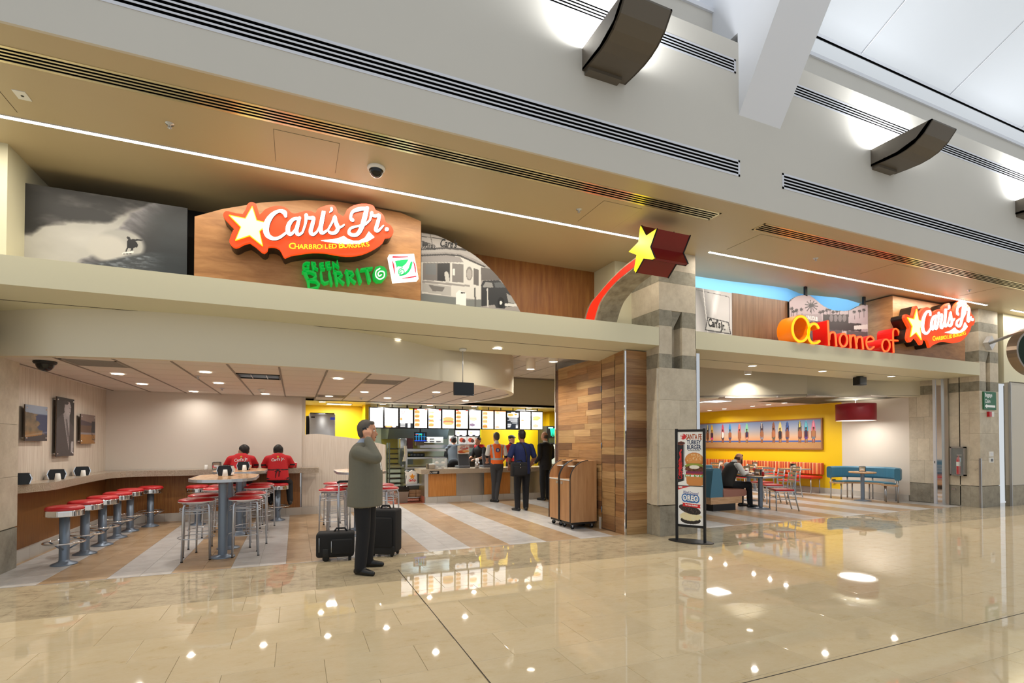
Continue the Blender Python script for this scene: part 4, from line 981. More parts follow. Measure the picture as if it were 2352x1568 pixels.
A = [onY(*z7(*p), 7.3) for p in ((240, 190), (2110, 470))]; x0, x1 = A[0][0], A[1][0]; z1 = A[0][2]; zb = onY(*z7(222, 1020), 7.3)[2]; z0 = 3.37
t = thing('surf_photo_panel', 'large black and white photo panel of a surfer inside a breaking wave', 'photo panel', (x0 / 2 + x1 / 2, 7.32, z0)); L = t.location
box('panel', 'black', x0, x1, 7.304, 7.36, z0, z1, t, off=L)
cv.build('print', t, lambda a, b: (x0 + a * (x1 - x0), 7.3, z0 + (zb - z0) * max(0, 1 - b * 8) * 0 + (z0 if b == 0 else zb + (b) * (z1 - zb)) - z0), off=L)
# ---- the old burger stand
def z8(x, y): return (960 + x * 440 / 2352, 520 + y * 220 / 1176)
DY = 7.12
cv = Canvas(190, 150, 1.5)
P0 = onY(*z8(42, 75), DY); P1 = onY(*z8(1262, 1052), DY); dx0, dx1, dz0, dz1 = P0[0], P1[0], 3.45, P0[2]
def duv(x, y): p = onY(*z8(x, y), DY); return ((p[0] - dx0) / (dx1 - dx0), (p[2] - dz0) / (dz1 - dz0))
def dp(P, c, a=1.): cv.poly([duv(*p) for p in P], c, a)
cv.c[:] = cv.hexc('8c8683'); cv.fill(fbm(cv.u * 8, cv.v * 8, 4, 2) * .35, 'b5aeab')
dp([(40, 80), (300, 130), (560, 270), (40, 255)], 'b3aca8'); cv.line([duv(50, 120), duv(330, 160)], .006, '4a4542'); cv.line([duv(50, 180), duv(200, 230)], .008, '5a5552'); cv.line([duv(150, 90), duv(180, 240)], .005, '5a5552'); dp([(50, 180), (130, 205), (120, 240), (50, 240)], '2c2827')
dp([(40, 270), (330, 250), (560, 262), (700, 350), (840, 470), (700, 400), (520, 330), (330, 315), (40, 325)], 'a9a3a0'); dp([(40, 272), (340, 252), (560, 268), (610, 300), (340, 275), (40, 292)], '3d3837'); dp([(40, 345), (340, 335), (520, 348), (830, 490), (820, 505), (520, 372), (340, 352), (40, 368)], '322e2d')
dp([(40, 368), (340, 352), (520, 372), (820, 505), (770, 520), (770, 900), (590, 880), (40, 820)], 'cbc7c1'); dp([(40, 368), (340, 352), (520, 380), (560, 440), (40, 440)], '8e8886')
dp([(60, 445), (395, 445), (395, 680), (60, 655)], '6f6a68'); dp([(90, 460), (220, 455), (222, 590), (95, 585)], '6a6c6e'); dp([(235, 455), (395, 450), (395, 680), (240, 665)], '2a2828'); cv.line([duv(350, 580), duv(365, 670)], .03, 'bcb8b2'); dp([(418, 450), (556, 465), (556, 690), (420, 680)], '77726f'); dp([(425, 520), (455, 520), (455, 600), (425, 600)], 'd8d5cf')
q = [duv(630 + 42 * math.cos(a), 577 + 85 * math.sin(a)) for a in np.linspace(0, 6.28, 24)]; cv.poly(q, '7d7874'); q = [duv(630 + 30 * math.cos(a), 585 + 62 * math.sin(a)) for a in np.linspace(0, 6.28, 24)]; cv.poly(q, 'a09a95')
dp([(680, 510), (745, 530), (745, 725), (685, 715)], '5f5a58'); dp([(50, 660), (640, 720), (635, 742), (50, 690)], '8c8784'); dp([(50, 692), (405, 735), (405, 855), (50, 800)], 'a5a19d'); dp([(130, 715), (330, 745), (300, 800), (180, 790)], '6b6764')
dp([(40, 820), (590, 885), (590, 975), (40, 930)], '6e716f'); dp([(590, 900), (775, 895), (775, 990), (590, 985)], '727472'); dp([(465, 820), (505, 780), (590, 815), (590, 975), (465, 955)], 'e2e0dc'); dp([(525, 805), (578, 808), (578, 822), (525, 820)], '2a2828')
dp([(775, 720), (800, 665), (1000, 660), (1060, 720), (1120, 800), (1200, 950), (1180, 980), (1080, 990), (1060, 1010), (960, 1000), (940, 960), (780, 980)], '2c2c2e'); dp([(800, 730), (830, 680), (910, 690), (925, 750), (800, 745)], '8a8886'); dp([(935, 690), (1030, 685), (1075, 750), (950, 750)], '55575a'); cv.line([duv(1080, 960), duv(1210, 965)], .02, 'c9c7c4'); q = [duv(1018 + 42 * math.cos(a), 935 + 68 * math.sin(a)) for a in np.linspace(0, 6.28, 20)]; cv.poly(q, '151517'); q = [duv(1018 + 15 * math.cos(a), 935 + 24 * math.sin(a)) for a in np.linspace(0, 6.28, 20)]; cv.poly(q, 'd9d7d4')
dp([(1085, 820), (1180, 870), (1200, 950), (1110, 930)], '8e8c8a'); cv.line([duv(700, 760), duv(703, 985)], .012, '5a5856'); cv.line([duv(852, 765), duv(858, 985)], .01, 'b9b6b2'); dp([(770, 990), (1260, 1040), (1260, 1060), (770, 1010)], '8c8a86')
dp([(770, 500), (900, 520), (1020, 640), (1000, 660), (780, 660)], '5c5654')
t = thing('diner_photo_panel', 'curved black and white photo panel of an old burger stand and car', 'photo panel', (dx0 / 2 + dx1 / 2, DY + .03, 3.37)); L = t.location
arc = [duv(*p) for p in ((42, 75), (200, 98), (330, 150), (450, 210), (560, 270), (700, 355), (850, 480), (960, 590), (1060, 720), (1150, 860), (1225, 985), (1262, 1056))]
arc = crs(arc, 3)
def dcut(a, b): return a <= np.interp(-b, [-p[1] for p in arc], [p[0] for p in arc]) + .004
cv.build('print', t, lambda a, b: (dx0 + a * (dx1 - dx0), DY, dz0 + b * (dz1 - dz0)), off=L, cut=dcut)
pl_ = [(dx0, 3.37)] + [(dx0 + a * (dx1 - dx0), dz0 + b * (dz1 - dz0)) for a, b in arc] + [(dx1 + .05, 3.37)]
MB().prism(pl_, 'y', DY + .004, DY + .05).build('panel', 'black', t, off=L)
mb = MB(); q0 = onY(*z8(262, 245), DY); q1 = onY(*z8(440, 232), DY); put_text(mb, "Care's", .16, lambda a, b: (q0[0] + a, DY - .003, q0[2] + b + a * .07), .004, .62, False, .25); put_text(mb, 'RGERS', .085, lambda a, b: (dx0 + .01 + a, DY - .003, onY(*z8(50, 262), DY)[2] + b), .002, .8, False); mb.build('lettering', 'black', t, off=L)
# ---- panels of the right canopy
RY = 7.05
def rect_px(x0, y0, x1, y1, Y): a = onY(x0, y0, Y); b = onY(x1, y1, Y); return a[0], b[0], a[2]
xa, xb, zt = rect_px(1598, 660, 1681, 672, RY)
t = thing('poster_panel', 'black and white poster panel with a Carl\'s Jr. name plate beside the column', 'photo panel', ((xa + xb) / 2, RY, 3.37)); L = t.location
cv = Canvas(90, 110, .85); u, v = cv.u, cv.v
g = .78 - .3 * np.clip(1 - abs((u - .05) - (1 - v) * .35) * 3.2, 0, 1) + .14 * np.clip(1 - abs(u - .35 - v * .25) * 9, 0, 1) - .2 * np.clip(v - .55, 0, 1)
cv.c = np.stack([g, g * .98, g * .99], -1); cv.line([(.0, .95), (.9, .90), (.92, .88), (.92, .1)], .006, '4a4648'); cv.fill((abs(u - .2 - (1 - v) * .12) < .012) * .8, 'd8d6d4')
cv.poly([(.24, .04), (.31, .36), (.90, .30), (.98, .01)], '343236'); cv.poly([(.27, .065), (.33, .335), (.88, .28), (.94, .035)], 'b9b6b6'); cv.ell(.61, .185, .27, .115, 'c9c6c5')
zb_ = onY(1598, 760, RY)[2]
cv.build('print', t, lambda a, b: (xa + a * (xb - xa), RY, zb_ + b * (zt - zb_)), off=L)
box('panel', 'white_plastic', xa, xb, RY + .004, RY + .04, 3.37, zt, t, off=L)
mb = MB(); put_text(mb, "Carl's", .2, lambda a, b: (xa + .33 * (xb - xa) + a, RY - .004, zb_ + .15 * (zt - zb_) + b - a * .06), .006, .62, False); put_text(mb, 'Jr.', .2, lambda a, b: (xa + .68 * (xb - xa) + a, RY - .004, zb_ + .105 * (zt - zb_) + b - a * .06), .006, .62, False); mb.build('lettering', 'black', t, off=L)
a = onY(1682, 672, RY)
o = MB().box(a[0], onY(1813, 690, RY)[0], RY + .0, RY + .05, 3.37, a[2]).build('wood_panel', mat_tex('grey_wood', [(.25, '5d4430'), (.5, '76583f'), (.75, '8a6b50')], 3, (6, 6, .4), .4, dist=.3)); tag(o, 'dark wood veneer panel left of the OC lettering', 'panel')
PYY = 7.0
W0 = onY(1813, 692, PYY); W1 = onY(1993, 702, PYY)
wave = crs([(onY(*s4(x, y), PYY)[0], onY(*s4(x, y), PYY)[2]) for x, y in ((1280, 300), (1330, 255), (1400, 225), (1480, 215), (1560, 225), (1630, 275), (1700, 335), (1780, 385), (1870, 415), (2000, 425), (2090, 410), (2160, 375), (2230, 345), (2310, 345))], 3)
zt = max(p[1] for p in wave); cv = Canvas(150, 90, 1.9); u, v = cv.u, cv.v
cv.c[:] = cv.hexc('a3969c'); cv.fill(np.clip(.5 - v, 0, 1), '8b7d83')
def pv(x, y): p = onY(*s4(x, y), PYY); return ((p[0] - W0[0]) / (W1[0] - W0[0]), (p[2] - 3.4) / (zt - 3.4))
def palm(x, y, r, tr):
    a = pv(x, y); b = pv(x + 3, y + tr); cv.line([a, b], .006, '3a3236')
    for k in range(11): 
        q = k / 11 * 6.28; cv.line([a, pv(x + r * math.cos(q), y + r * .9 * math.sin(q) + r * .15)], .010 if r > 40 else .006, '2c262a')
palm(1570, 350, 85, 130)
for k, x in enumerate((1310, 1335, 1375, 1440, 1685, 1725, 1772, 1815, 1858, 1903, 1940, 2060, 2135, 2203, 2262)): palm(x, 390 + (k * 37) % 50, 22, 100)
cv.poly([pv(1390, 470), pv(1700, 465), pv(1715, 560), pv(1395, 560)], '8f868a'); cv.poly([pv(1290, 570), pv(1700, 560), pv(2230, 590), pv(2230, 690), pv(1290, 650)], '332d30'); cv.poly([pv(1290, 640), pv(2310, 700), pv(2310, 900), pv(1290, 900)], '565054'); cv.poly([pv(1720, 470), pv(2060, 470), pv(2060, 580), pv(1720, 570)], '2e292b')
for x in (1832, 1890, 1948, 2005): cv.poly([pv(x + 25 * math.cos(q), 520 + 48 * math.sin(q)) for q in np.linspace(0, 6.28, 16)], '6d666a')
cv.poly([pv(1620, 690), pv(1690, 690), pv(1690, 860), pv(1620, 860)], 'b9b3b2'); cv.poly([pv(1340, 600), pv(1390, 600), pv(1390, 860), pv(1340, 860)], 'a8a2a2'); cv.poly([pv(1970, 690), pv(2030, 690), pv(2030, 740), pv(1970, 740)], 'c2bcbb'); cv.poly([pv(2130, 620), pv(2310, 600), pv(2310, 660), pv(2130, 670)], 'c9c4c3')
t = thing('palm_photo_panel', 'wavy topped black and white photo panel of palms and an arcade', 'photo panel', (10.3, PYY, 3.37)); L = t.location
xs_, zs2 = [p[0] for p in wave], [p[1] for p in wave]
cv.build('print', t, lambda a, b: (W0[0] + a * (W1[0] - W0[0]), PYY, 3.4 + b * (zt - 3.4)), off=L, cut=lambda a, b: 3.4 + b * (zt - 3.4) <= np.interp(W0[0] + a * (W1[0] - W0[0]), xs_, zs2) + .006)
MB().prism([(W0[0], 3.37)] + wave + [(W1[0], 3.37)], 'y', PYY + .004, PYY + .04).build('panel', 'black', t, off=L)
for x, y in ((1505, 215), (2275, 340)): p = onY(*s4(x, y), PYY); MB().box(p[0] - .03, p[0] + .03, PYY, PYY + .04, p[2] - .02, ZS - .005).build('hanger', 'black', t, off=L)
mb = MB(); q0 = pv(1500, 530); put_text(mb, 'UNUOLIB', .11, lambda a, b: (W0[0] + q0[0] * (W1[0] - W0[0]) + a, PYY - .003, 3.4 + q0[1] * (zt - 3.4) + b - a * .02), .003, .7, False); mb.build('lettering', 'white_plastic', t, off=L)
# ---- three pictures on stand-offs, left room
def zp(x, y): return (20 + x * 240 / 1568, 880 + y * 240 / 1568)
XP = XL + .06
def pic(px, label, paint, nu, nv):
    tl, tr_, br, bl = [onX(*zp(*p), XP) for p in px]
    y0, y1 = (tl[1] + bl[1]) / 2, (tr_[1] + br[1]) / 2; z0, z1 = (bl[2] + br[2]) / 2, (tl[2] + tr_[2]) / 2
    t = thing('wall_picture', label, 'picture', (XL, (y0 + y1) / 2, z0), group='pictures on stand-offs'); L = t.location
    cv = Canvas(nu, nv, (y1 - y0) / (z1 - z0)); paint(cv); cv.c *= .85; cv.build('print', t, lambda a, b: (XP + .001, y0 + a * (y1 - y0), z0 + b * (z1 - z0)), rough=.45, off=L)
    box('plate', mat('acrylic_edge', '4a3c33', .2), XP - .014, XP, y0, y1, z0, z1, t, off=L)
    for a in (y0 + .04, y1 - .04):
        for b in (z0 + .04, z1 - .04): MB().tube([(XL - .0, a, b), (XP + .008, a, b)], .011, 10).build('standoff', 'chrome', t, off=L)
def coast(c):
    u, v = c.u, c.v; c.c = np.stack([.62 - .1 * (1 - v), .66 - .05 * v * 0, .74 + 0 * v], -1)
    c.fill(np.clip((.78 - v) * 30, 0, 1), '2c3a63'); n = fbm(u * 9, v * 9, 5, 4)
    land = np.interp(v, [.0, .12, .2, .3, .4, .5, .6, .7, .78, .82], [.2, .5, .85, .75, .5, .72, .5, .45, .7, .9]) + (n - .5) * .25
    c.fill(np.clip((land - u) * 18, 0, 1) * (v < .80 - u * .08), np.stack([.42 + .35 * (n - .3), .36 + .25 * (n - .3), .27 + .15 * (n - .3)], -1)); c.fill(np.clip((land - u) * 18, 0, 1) * np.clip((.3 - v) * 6, 0, 1) * (v > .08), 'b8792c'); c.fill((v < .16 + .1 * u - .06) * 1., '3a3438'); c.fill(np.clip(1 - abs(v - .14 - u * .12) * 30, 0, 1) * .6, 'b9b4b6')
def portrait(c):
    c.c[:] = c.hexc('241f20'); c.poly([(.0, 0), (.0, .62), (.12, .66), (.36, .74), (.45, .70), (.75, .6), (.95, .52), (1, .4), (1, 0)], '4a4244'); c.poly([(.36, .72), (.44, .76), (.72, .7), (.72, .45), (.70, .1)], 'b8b0b0'); c.poly([(.5, .64), (.58, .64), (.70, .4), (.68, .2), (.55, .45)], '6d6466')
    c.poly([(.42, .78), (.44, .9), (.55, .95), (.72, .94), (.8, .86), (.78, .76), (.70, .69), (.56, .68)], 'c8bebe'); c.ell(.5, .92, .16, .035, '3a3234'); c.ell(.74, .83, .03, .008, '4a4040'); c.ell(.74, .76, .04, .008, '6a5a5a'); c.poly([(.82, .06), (.95, .06), (.97, .25), (.84, .25)], 'cfc8c8'); c.fill(fbm(c.u * 9, c.v * 20, 3, 8) * .18, '2a2425')
def beach(c):
    u, v = c.u, c.v; c.c = np.stack([.5 + .06 * v, .44 + .04 * v, .42 + .05 * v], -1); c.fill((v < .8 - .1 * u) * 1., '4c4150'); c.fill((v < .62) * 1., '6b5244'); c.fill((v < .38) * 1., '9a949a'); c.fill((v < .32) * 1., 'b8813f'); c.fill(fbm(u * 8, v * 12, 4, 3) * .25, '8a5c34'); c.poly([(.72, .38), (.75, .78), (1, .78), (1, .38)], '2e2c33'); c.line([(.75, .38), (.8, .15)], .015, '5f3d20'); c.line([(.78, .34), (1, .12)], .015, '5f3d20'); c.line([(.78, .15), (1, .14)], .015, '5f3d20')
pic(((245, 315), (580, 355), (575, 880), (245, 850)), 'colour photo of a rocky blue coast on the left room wall', coast, 60, 90)
pic(((722, 195), (985, 245), (972, 1090), (712, 1095)), 'tall dark black and white portrait of a suited person on the left wall', portrait, 50, 130)
pic(((1085, 455), (1300, 487), (1292, 905), (1075, 905)), 'small photo of an orange beach and lifeguard tower', beach, 46, 76)
# ---- surfboard mural in the right room
ya, yb = 10.45, 15.6; za, zb2 = 1.34, 2.22; XM = XR - .04
t = thing('surf_mural', 'long framed mural of people standing before surfboards on a beach', 'mural', (XR, 13, za)); L = t.location
cv = Canvas(360, 80, 5.8); u, v = cv.u, cv.v        # u = 0 at the far end (left in the photograph)
cv.c = np.stack([np.interp(v, [0, .3, .45, .7, 1], [.85, .85, .80, .62, .45]), np.interp(v, [0, .3, .45, .7, 1], [.6, .63, .68, .64, .55]), np.interp(v, [0, .3, .45, .7, 1], [.4, .46, .58, .70, .72])], -1)
cv.fill((v < .27) * 1., '3f5fa6'); cv.fill((v < .22) * 1., np.stack([.72 + 0 * u, .5 + .1 * fbm(u * 200, v * 40, 3, 2), .36 + 0 * u], -1))
fig = [(115, '3a3f3a', 'e8e2b0', '7a4a33', '5a4a40'), (160, 'd8b04a', None, '3c2a44', 'e8408a'), (272, 'b8485a', None, 'e0ddd8', '3a3444'), (347, '2f8fc0', '3a5fb0', '9a6040', '3f4f7a'), (445, 'c85a5a', 'e89a7a', 'a06548', 'a06548'), (522, '7fc8a0', None, '3a3050', 'd8907a'), (678, '3a3450', 'e8e4d8', 'a06a4a', '8a8a9a'), (800, '8a5a4a', None, 'b0704a', '5a5f50'), (868, 'd8c87a', None, '2c2a34', '4a3a3a'), (943, '26407a', '3f68b0', '8a5238', '4a4a6a'), (1073, '4a4a3a', 'e0d86a', '9a5f44', '6a4a44'), (1138, '2a9ab8', '7ac8d8', '3a2a4a', '5a3a8a'), (1215, 'd86a8a', 'e89ab0', 'b07850', '6a7a8a')]
for x, bc_, stp, torso, legs in fig:
    p = onX(1600 + x * 520 / 2352, 820 + 800 * 260 / 1176, XM); uu = 1 - (p[1] - ya) / (yb - ya); w = .0125
    cv.ell(uu, .6, w, .37, bc_)
    if stp: cv.ell(uu, .62, w * .35, .36, stp)
    cv.rect(uu - w * .75, uu - w * .08, .18, .38, '8a5a42'); cv.rect(uu + w * .08, uu + w * .75, .18, .38, '8a5a42'); cv.rect(uu - w * .8, uu + w * .8, .32, .45, legs); cv.ell(uu, .52, w * .95, .13, torso); cv.rect(uu - w * 1.15, uu - w * .8, .36, .6, '9a6044'); cv.rect(uu + w * .8, uu + w * 1.15, .36, .6, '9a6044'); cv.ell(uu, .69, w * .45, .055, '8a5a44'); cv.ell(uu, .715, w * .47, .035, '3a2a24')
cv.build('print', t, lambda a, b: (XM - .002, yb - a * (yb - ya), za + b * (zb2 - za)), off=L)
box('panel', 'black', XM, XR + .005, ya, yb, za, zb2, t, off=L)
for a, b, c, d in ((ya - .04, yb + .04, za - .04, za), (ya - .04, yb + .04, zb2, zb2 + .04), (ya - .04, ya, za, zb2), (yb, yb + .04, za, zb2)): box('frame', mat('frame_wood', '9a6a46', .5), XM - .012, XR + .005, a, b, c, d, t, off=L)
# ================================================================== left room: bar ledge, stools, tables
edge = crs([(-3.12, 8.0), (-2.985, 8.27), (-2.9, 8.55), (-2.93, 9.2), (-2.96, 10.0), (-2.95, 10.75), (-2.86, 11.05), (-2.6, 11.2), (-2.2, 11.24), (-1.2, 11.24), (.45, 11.24)], 3)
mb = MB(); mb.prism([(XL - .0, 8.0)] + edge + [(.45, 11.56), (XL, 11.56)], 'z', .885, .99)
lc = mb.build('bar_ledge', 'granite'); tag(lc, 'speckled granite bar ledge running along left and rear walls', 'counter')
def fixed_stool(label):
    t = thing('counter_stool', label, 'stool', (0, 0, 0), group='fixed stools along the granite ledge')
    MB().lathe((0, 0), [(0, .0), (.135, 0), (.13, .012), (.06, .04), (.052, .06)], 28).build('base_flange', 'grey_post', t)
    MB().lathe((0, 0), [(.052, .03), (.052, .61), (.0, .61)], 20).build('post', 'grey_post', t)
    MB().tube([(.165 * math.cos(a) * 1.22, .165 * math.sin(a) * 1.22, .275) for a in np.linspace(0, 2 * math.pi, 28, False)], .011, 8, True).build('foot_ring', 'chrome', t)
    for k in range(3):
        a = k * 2.094 + .6; MB().tube([(.05 * math.cos(a), .05 * math.sin(a), .19), (.19 * math.cos(a), .19 * math.sin(a), .268)], .009, 6).build('bracket', 'grey_post', t)
    MB().lathe((0, 0), [(.0, .60), (.19, .60)] + [(.19 + (.006 if i % 2 else 0), .60 + i * .0085) for i in range(9)] + [(.19, .675), (.0, .675)], 36).build('seat_ring', 'chrome', t)
    MB().lathe((0, 0), [(.188, .672), (.192, .69), (.182, .712), (.15, .724), (.08, .73), (0, .732)], 36).build('seat', 'red_vinyl', t)
    return t
fsl = ['fixed red stool by the ledge, nearest the concourse', 'second fixed red stool along the left wall', 'third fixed red stool along the left wall', 'fourth fixed red stool along the left wall', 'fifth fixed red stool along the left wall', 'fixed red stool at the corner of the ledge', 'fixed red stool by the rear wall behind the bar tables', 'fixed red stool under the left seated worker', 'fixed red stool under the right seated worker']
fsp = [(-2.62, 7.98), (-2.61, 8.62), (-2.6, 9.26), (-2.59, 9.9), (-2.58, 10.54), (-2.39, 11.0), (-1.64, 10.9), (-.94, 10.9), (-.305, 10.9)]
st0 = fixed_stool(fsl[0]); st0.location = fsp[0] + (0,)
for k in range(1, 9): dup(st0, fsp[k] + (0,), .3 * k, fsl[k])
def bar_stool(label):
    t = thing('bar_stool', label, 'bar stool', group='loose bar stools')
    MB().lathe((0, 0), [(0, .715), (.16, .715), (.16, .74), (.0, .74)], 32, True).build('seat_pan', 'satin_metal', t)
    MB().lathe((0, 0), [(.205, .74), (.208, .748), (.205, .755)], 36).build('seat_piping', 'white_plastic', t)
    MB().lathe((0, 0), [(.0, .742), (.203, .744), (.208, .757), (.198, .772), (.15, .785), (.07, .79), (0, .791)], 36).build('seat', 'red_vinyl', t)
    for k in range(4):
        a = math.pi / 4 + k * math.pi / 2; c, s_ = math.cos(a), math.sin(a)
        P = [(.12 * c, .12 * s_, .73), (.16 * c, .16 * s_, .728), (.185 * c, .185 * s_, .71), (.198 * c, .198 * s_, .675), (.215 * c, .215 * s_, .01)]
        MB().tube(P, .0125, 8).build('leg', 'satin_metal', t); MB().lathe((.215 * c, .215 * s_), [(0, 0), (.016, 0), (.012, .012), (0, .014)], 10).build('foot', 'rubber', t)
    for z, r in ((.655, .187), (.635, .188), (.605, .189)): MB().tube([(r * math.cos(q), r * math.sin(q), z) for q in np.linspace(0, 2 * math.pi, 28, False)], .0055, 6, True).build('upper_ring', 'satin_metal', t)
    MB().tube([(.205 * math.cos(q), .205 * math.sin(q), .285) for q in np.linspace(0, 2 * math.pi, 28, False)], .006, 6, True).build('foot_ring', 'satin_metal', t)
    return t
bs = [(-1.17, 7.69, 'loose red bar stool at the front left of the nearer bar table'), (-.61, 7.73, 'loose red bar stool at the front right of the nearer bar table'), (-1.17, 8.33, 'loose red bar stool at the rear left of the nearer bar table'), (-.6, 8.43, 'loose red bar stool at the rear right of the nearer bar table'),
      (-1.15, 9.42, 'loose red bar stool at the front left of the farther bar table'), (-.58, 9.55, 'loose red bar stool at the front right of the farther bar table'), (-1.15, 10.05, 'loose red bar stool at the rear left of the farther bar table'), (-.55, 10.18, 'loose red bar stool at the rear right of the farther bar table'),
      (.55, 8.55, 'red bar stool left of the walking man, nearest of its row'), (.68, 9.15, 'red bar stool left of the walking man, second of its row'), (.68, 9.85, 'red bar stool left of the walking man, third of its row'), (1.38, 8.52, 'red bar stool right of the walking man behind the tall suitcase'), (1.42, 9.15, 'red bar stool right of the walking man, farther of two')]
b0 = bar_stool(bs[0][2]); b0.location = (bs[0][0], bs[0][1], 0); b0.rotation_euler = (0, 0, .12)
for k, (x, y, l) in enumerate(bs[1:]): dup(b0, (x, y, 0), .1 + .37 * k, l)
mat_tex('table_top', [(.3, 'b98a5c'), (.5, 'cda071'), (.7, 'd8b083')], 3, (6, 1, 1), .22)
def peanut(cy, r, n=18):
    c = cy / 2; a0 = math.asin(c * .75 / r) if c * .75 < r else 0; P = []
    for s_ in (1, -1):
        for i in range(n + 1):
            a = (math.pi * 0 - .0) + (i / n) * math.pi if s_ == 1 else math.pi + (i / n) * math.pi
            P.append((r * math.cos(a), s_ * c + r * math.sin(a)))
    return P
def bar_table(label, x, y0, y1, r=.385):
    ym = (y0 + y1) / 2; t = thing('bar_table', label, 'table', (x, ym, 0), group='twin post bar tables'); P = peanut(y1 - y0, r)
    MB().prism(P, 'z', 1.005, 1.04).build('table_top', 'table_top', t)
    n = len(P); Q = [(px * 1.012, py * 1.012) for px, py in P]
    mb = MB(); mb.add([(a, b, 1.004) for a, b in P] + [(a, b, 1.004) for a, b in Q] + [(a, b, 1.041) for a, b in Q] + [(a, b, 1.041) for a, b in P], [f for i in range(n) for f in ((i, (i + 1) % n, n + (i + 1) % n, n + i), (n + i, n + (i + 1) % n, 2 * n + (i + 1) % n, 2 * n + i), (2 * n + i, 2 * n + (i + 1) % n, 3 * n + (i + 1) % n, 3 * n + i))]); mb.build('edge_band', 'satin_metal', t)
    for yy in (y0 - ym, y1 - ym):
        MB().lathe((0, yy), [(.055, .02), (.055, 1.005)], 20).build('post', 'grey_post', t); MB().lathe((0, yy), [(0, 0), (.15, 0), (.145, .012), (.06, .03), (.055, .04)], 28).build('base_plate', 'grey_post', t)
        MB().lathe((0, yy), [(.054, .96), (.08, .985), (.08, 1.004), (0, 1.004)], 20).build('post_collar', 'grey_post', t)
    return t
bar_table('bar table with two grey posts nearest the concourse', -.87, 7.68, 8.3)
bar_table('bar table with two grey posts near the rear ledge', -.84, 9.5, 10.08)
bar_table('bar table behind the walking man', 1.0, 8.6, 9.2)
def dispenser(label, group):
    t = thing('napkin_dispenser', label, 'napkin dispenser', group=group)
    hx = [(-.075, 0), (.075, 0), (.095, .075), (.075, .135), (-.075, .135), (-.095, .075)]
    MB().prism([(a * .96, b + .004) for a, b in hx], 'y', -.062, .062).build('body', 'black', t)
    for s_ in (-1, 1):
        MB().prism(hx, 'y', s_ * .066 - .004, s_ * .066 + .004).build('side_plate', mat('dispenser_black', '121418', .3), t)
        mb = MB(); mb.prism([(s_ * .078, .01), (s_ * .098, .075), (s_ * .078, .13), (s_ * .086, .132), (s_ * .106, .076), (s_ * .086, .008)], 'y', -.06, .06); mb.build('face_plate', 'chrome', t)
        MB().box(s_ * .1 - .006, s_ * .1 + .006, -.035, .035, .05, .085).build('napkin', 'white_plastic', t)
    return t
def cup(label, group):
    t = thing('paper_cup', label, 'cup', group=group)
    MB().lathe((0, 0), [(.034, 0), (.036, .004), (.026, .088), (.0, .088)], 20).build('wall', mat('cup_white', 'eeece6', .5), t); MB().tube([(.035 * math.cos(q), .035 * math.sin(q), .003) for q in np.linspace(0, 6.283, 20, False)], .003, 6, True).build('rim', 'cup_white', t)
    return t
dn = [((-3.1, 8.13, .99), .25, 'napkin dispenser on the ledge beside the stone pilaster'), ((-3.08, 9.1, .99), .2, 'napkin dispenser on the ledge under the tall portrait'), ((-3.08, 10.02, .99), .2, 'napkin dispenser on the ledge under the beach photo'), ((-1.4, 11.38, .99), 1.57, 'chrome napkin dispenser on the rear ledge left of seated workers'), ((-.9, 8.22, 1.041), 1.2, 'napkin dispenser on the nearer bar table'), ((-.8, 9.8, 1.041), 1.2, 'napkin dispenser on the farther bar table')]
d0 = None
for (p, rz, l), rz in zip(dn, (.3, .3, .3, 1.57, -.15, -.15)):
    if d0 is None: d0 = dispenser(l, 'napkin dispensers of the left room'); d0.location = p; d0.rotation_euler = (0, 0, rz)
    else: dup(d0, p, rz, l)
cn = [((-3.03, 8.98, .99), 'white paper cup on the ledge below the portrait'), ((-3.03, 9.9, .99), 'white paper cup on the ledge below the beach photo'), ((-.895, 8.1, 1.041), 'white paper cup on the nearer bar table'), ((-.785, 9.68, 1.041), 'white paper cup on the farther bar table'), ((-1.58, 11.36, .99), 'white paper cup on the rear ledge')]
c0 = cup(cn[0][1], 'white paper cups'); c0.location = cn[0][0]
for p, l in cn[1:]: dup(c0, p, 0, l)
t = thing('drink_cup', 'red drink cup on the rear ledge beside the right worker', 'cup', (.0, 11.36, .99)); MB().lathe((0, 0), [(.0, 0), (.03, 0), (.04, .11), (.0, .11)], 20, True).build('wall', mat('cup_red', 'c0202c', .4), t); MB().lathe((0, 0), [(.042, .108), (.042, .118), (.0, .12)], 20).build('lid', 'white_plastic', t)
# partition with a sagging top edge
top = crs([(.135, 1.665), (.3, 1.69), (.5, 1.69), (.8, 1.65), (1.2, 1.6), (1.6, 1.52), (1.87, 1.46)], 4)
pt_ = MB().prism([(.135, 0.0)] + top + [(1.87, 0.0)], 'y', 11.62, 11.76).build('wall_partition', 'partition_laminate'); struct(pt_)
# front post of the left room
MB().box(-2.99, -2.93, 6.98, 7.04, 0, 3.05).build('corner_post', 'chrome'); tag(bpy.data.objects['corner_post'], 'shiny metal corner post at the far left edge', 'post')
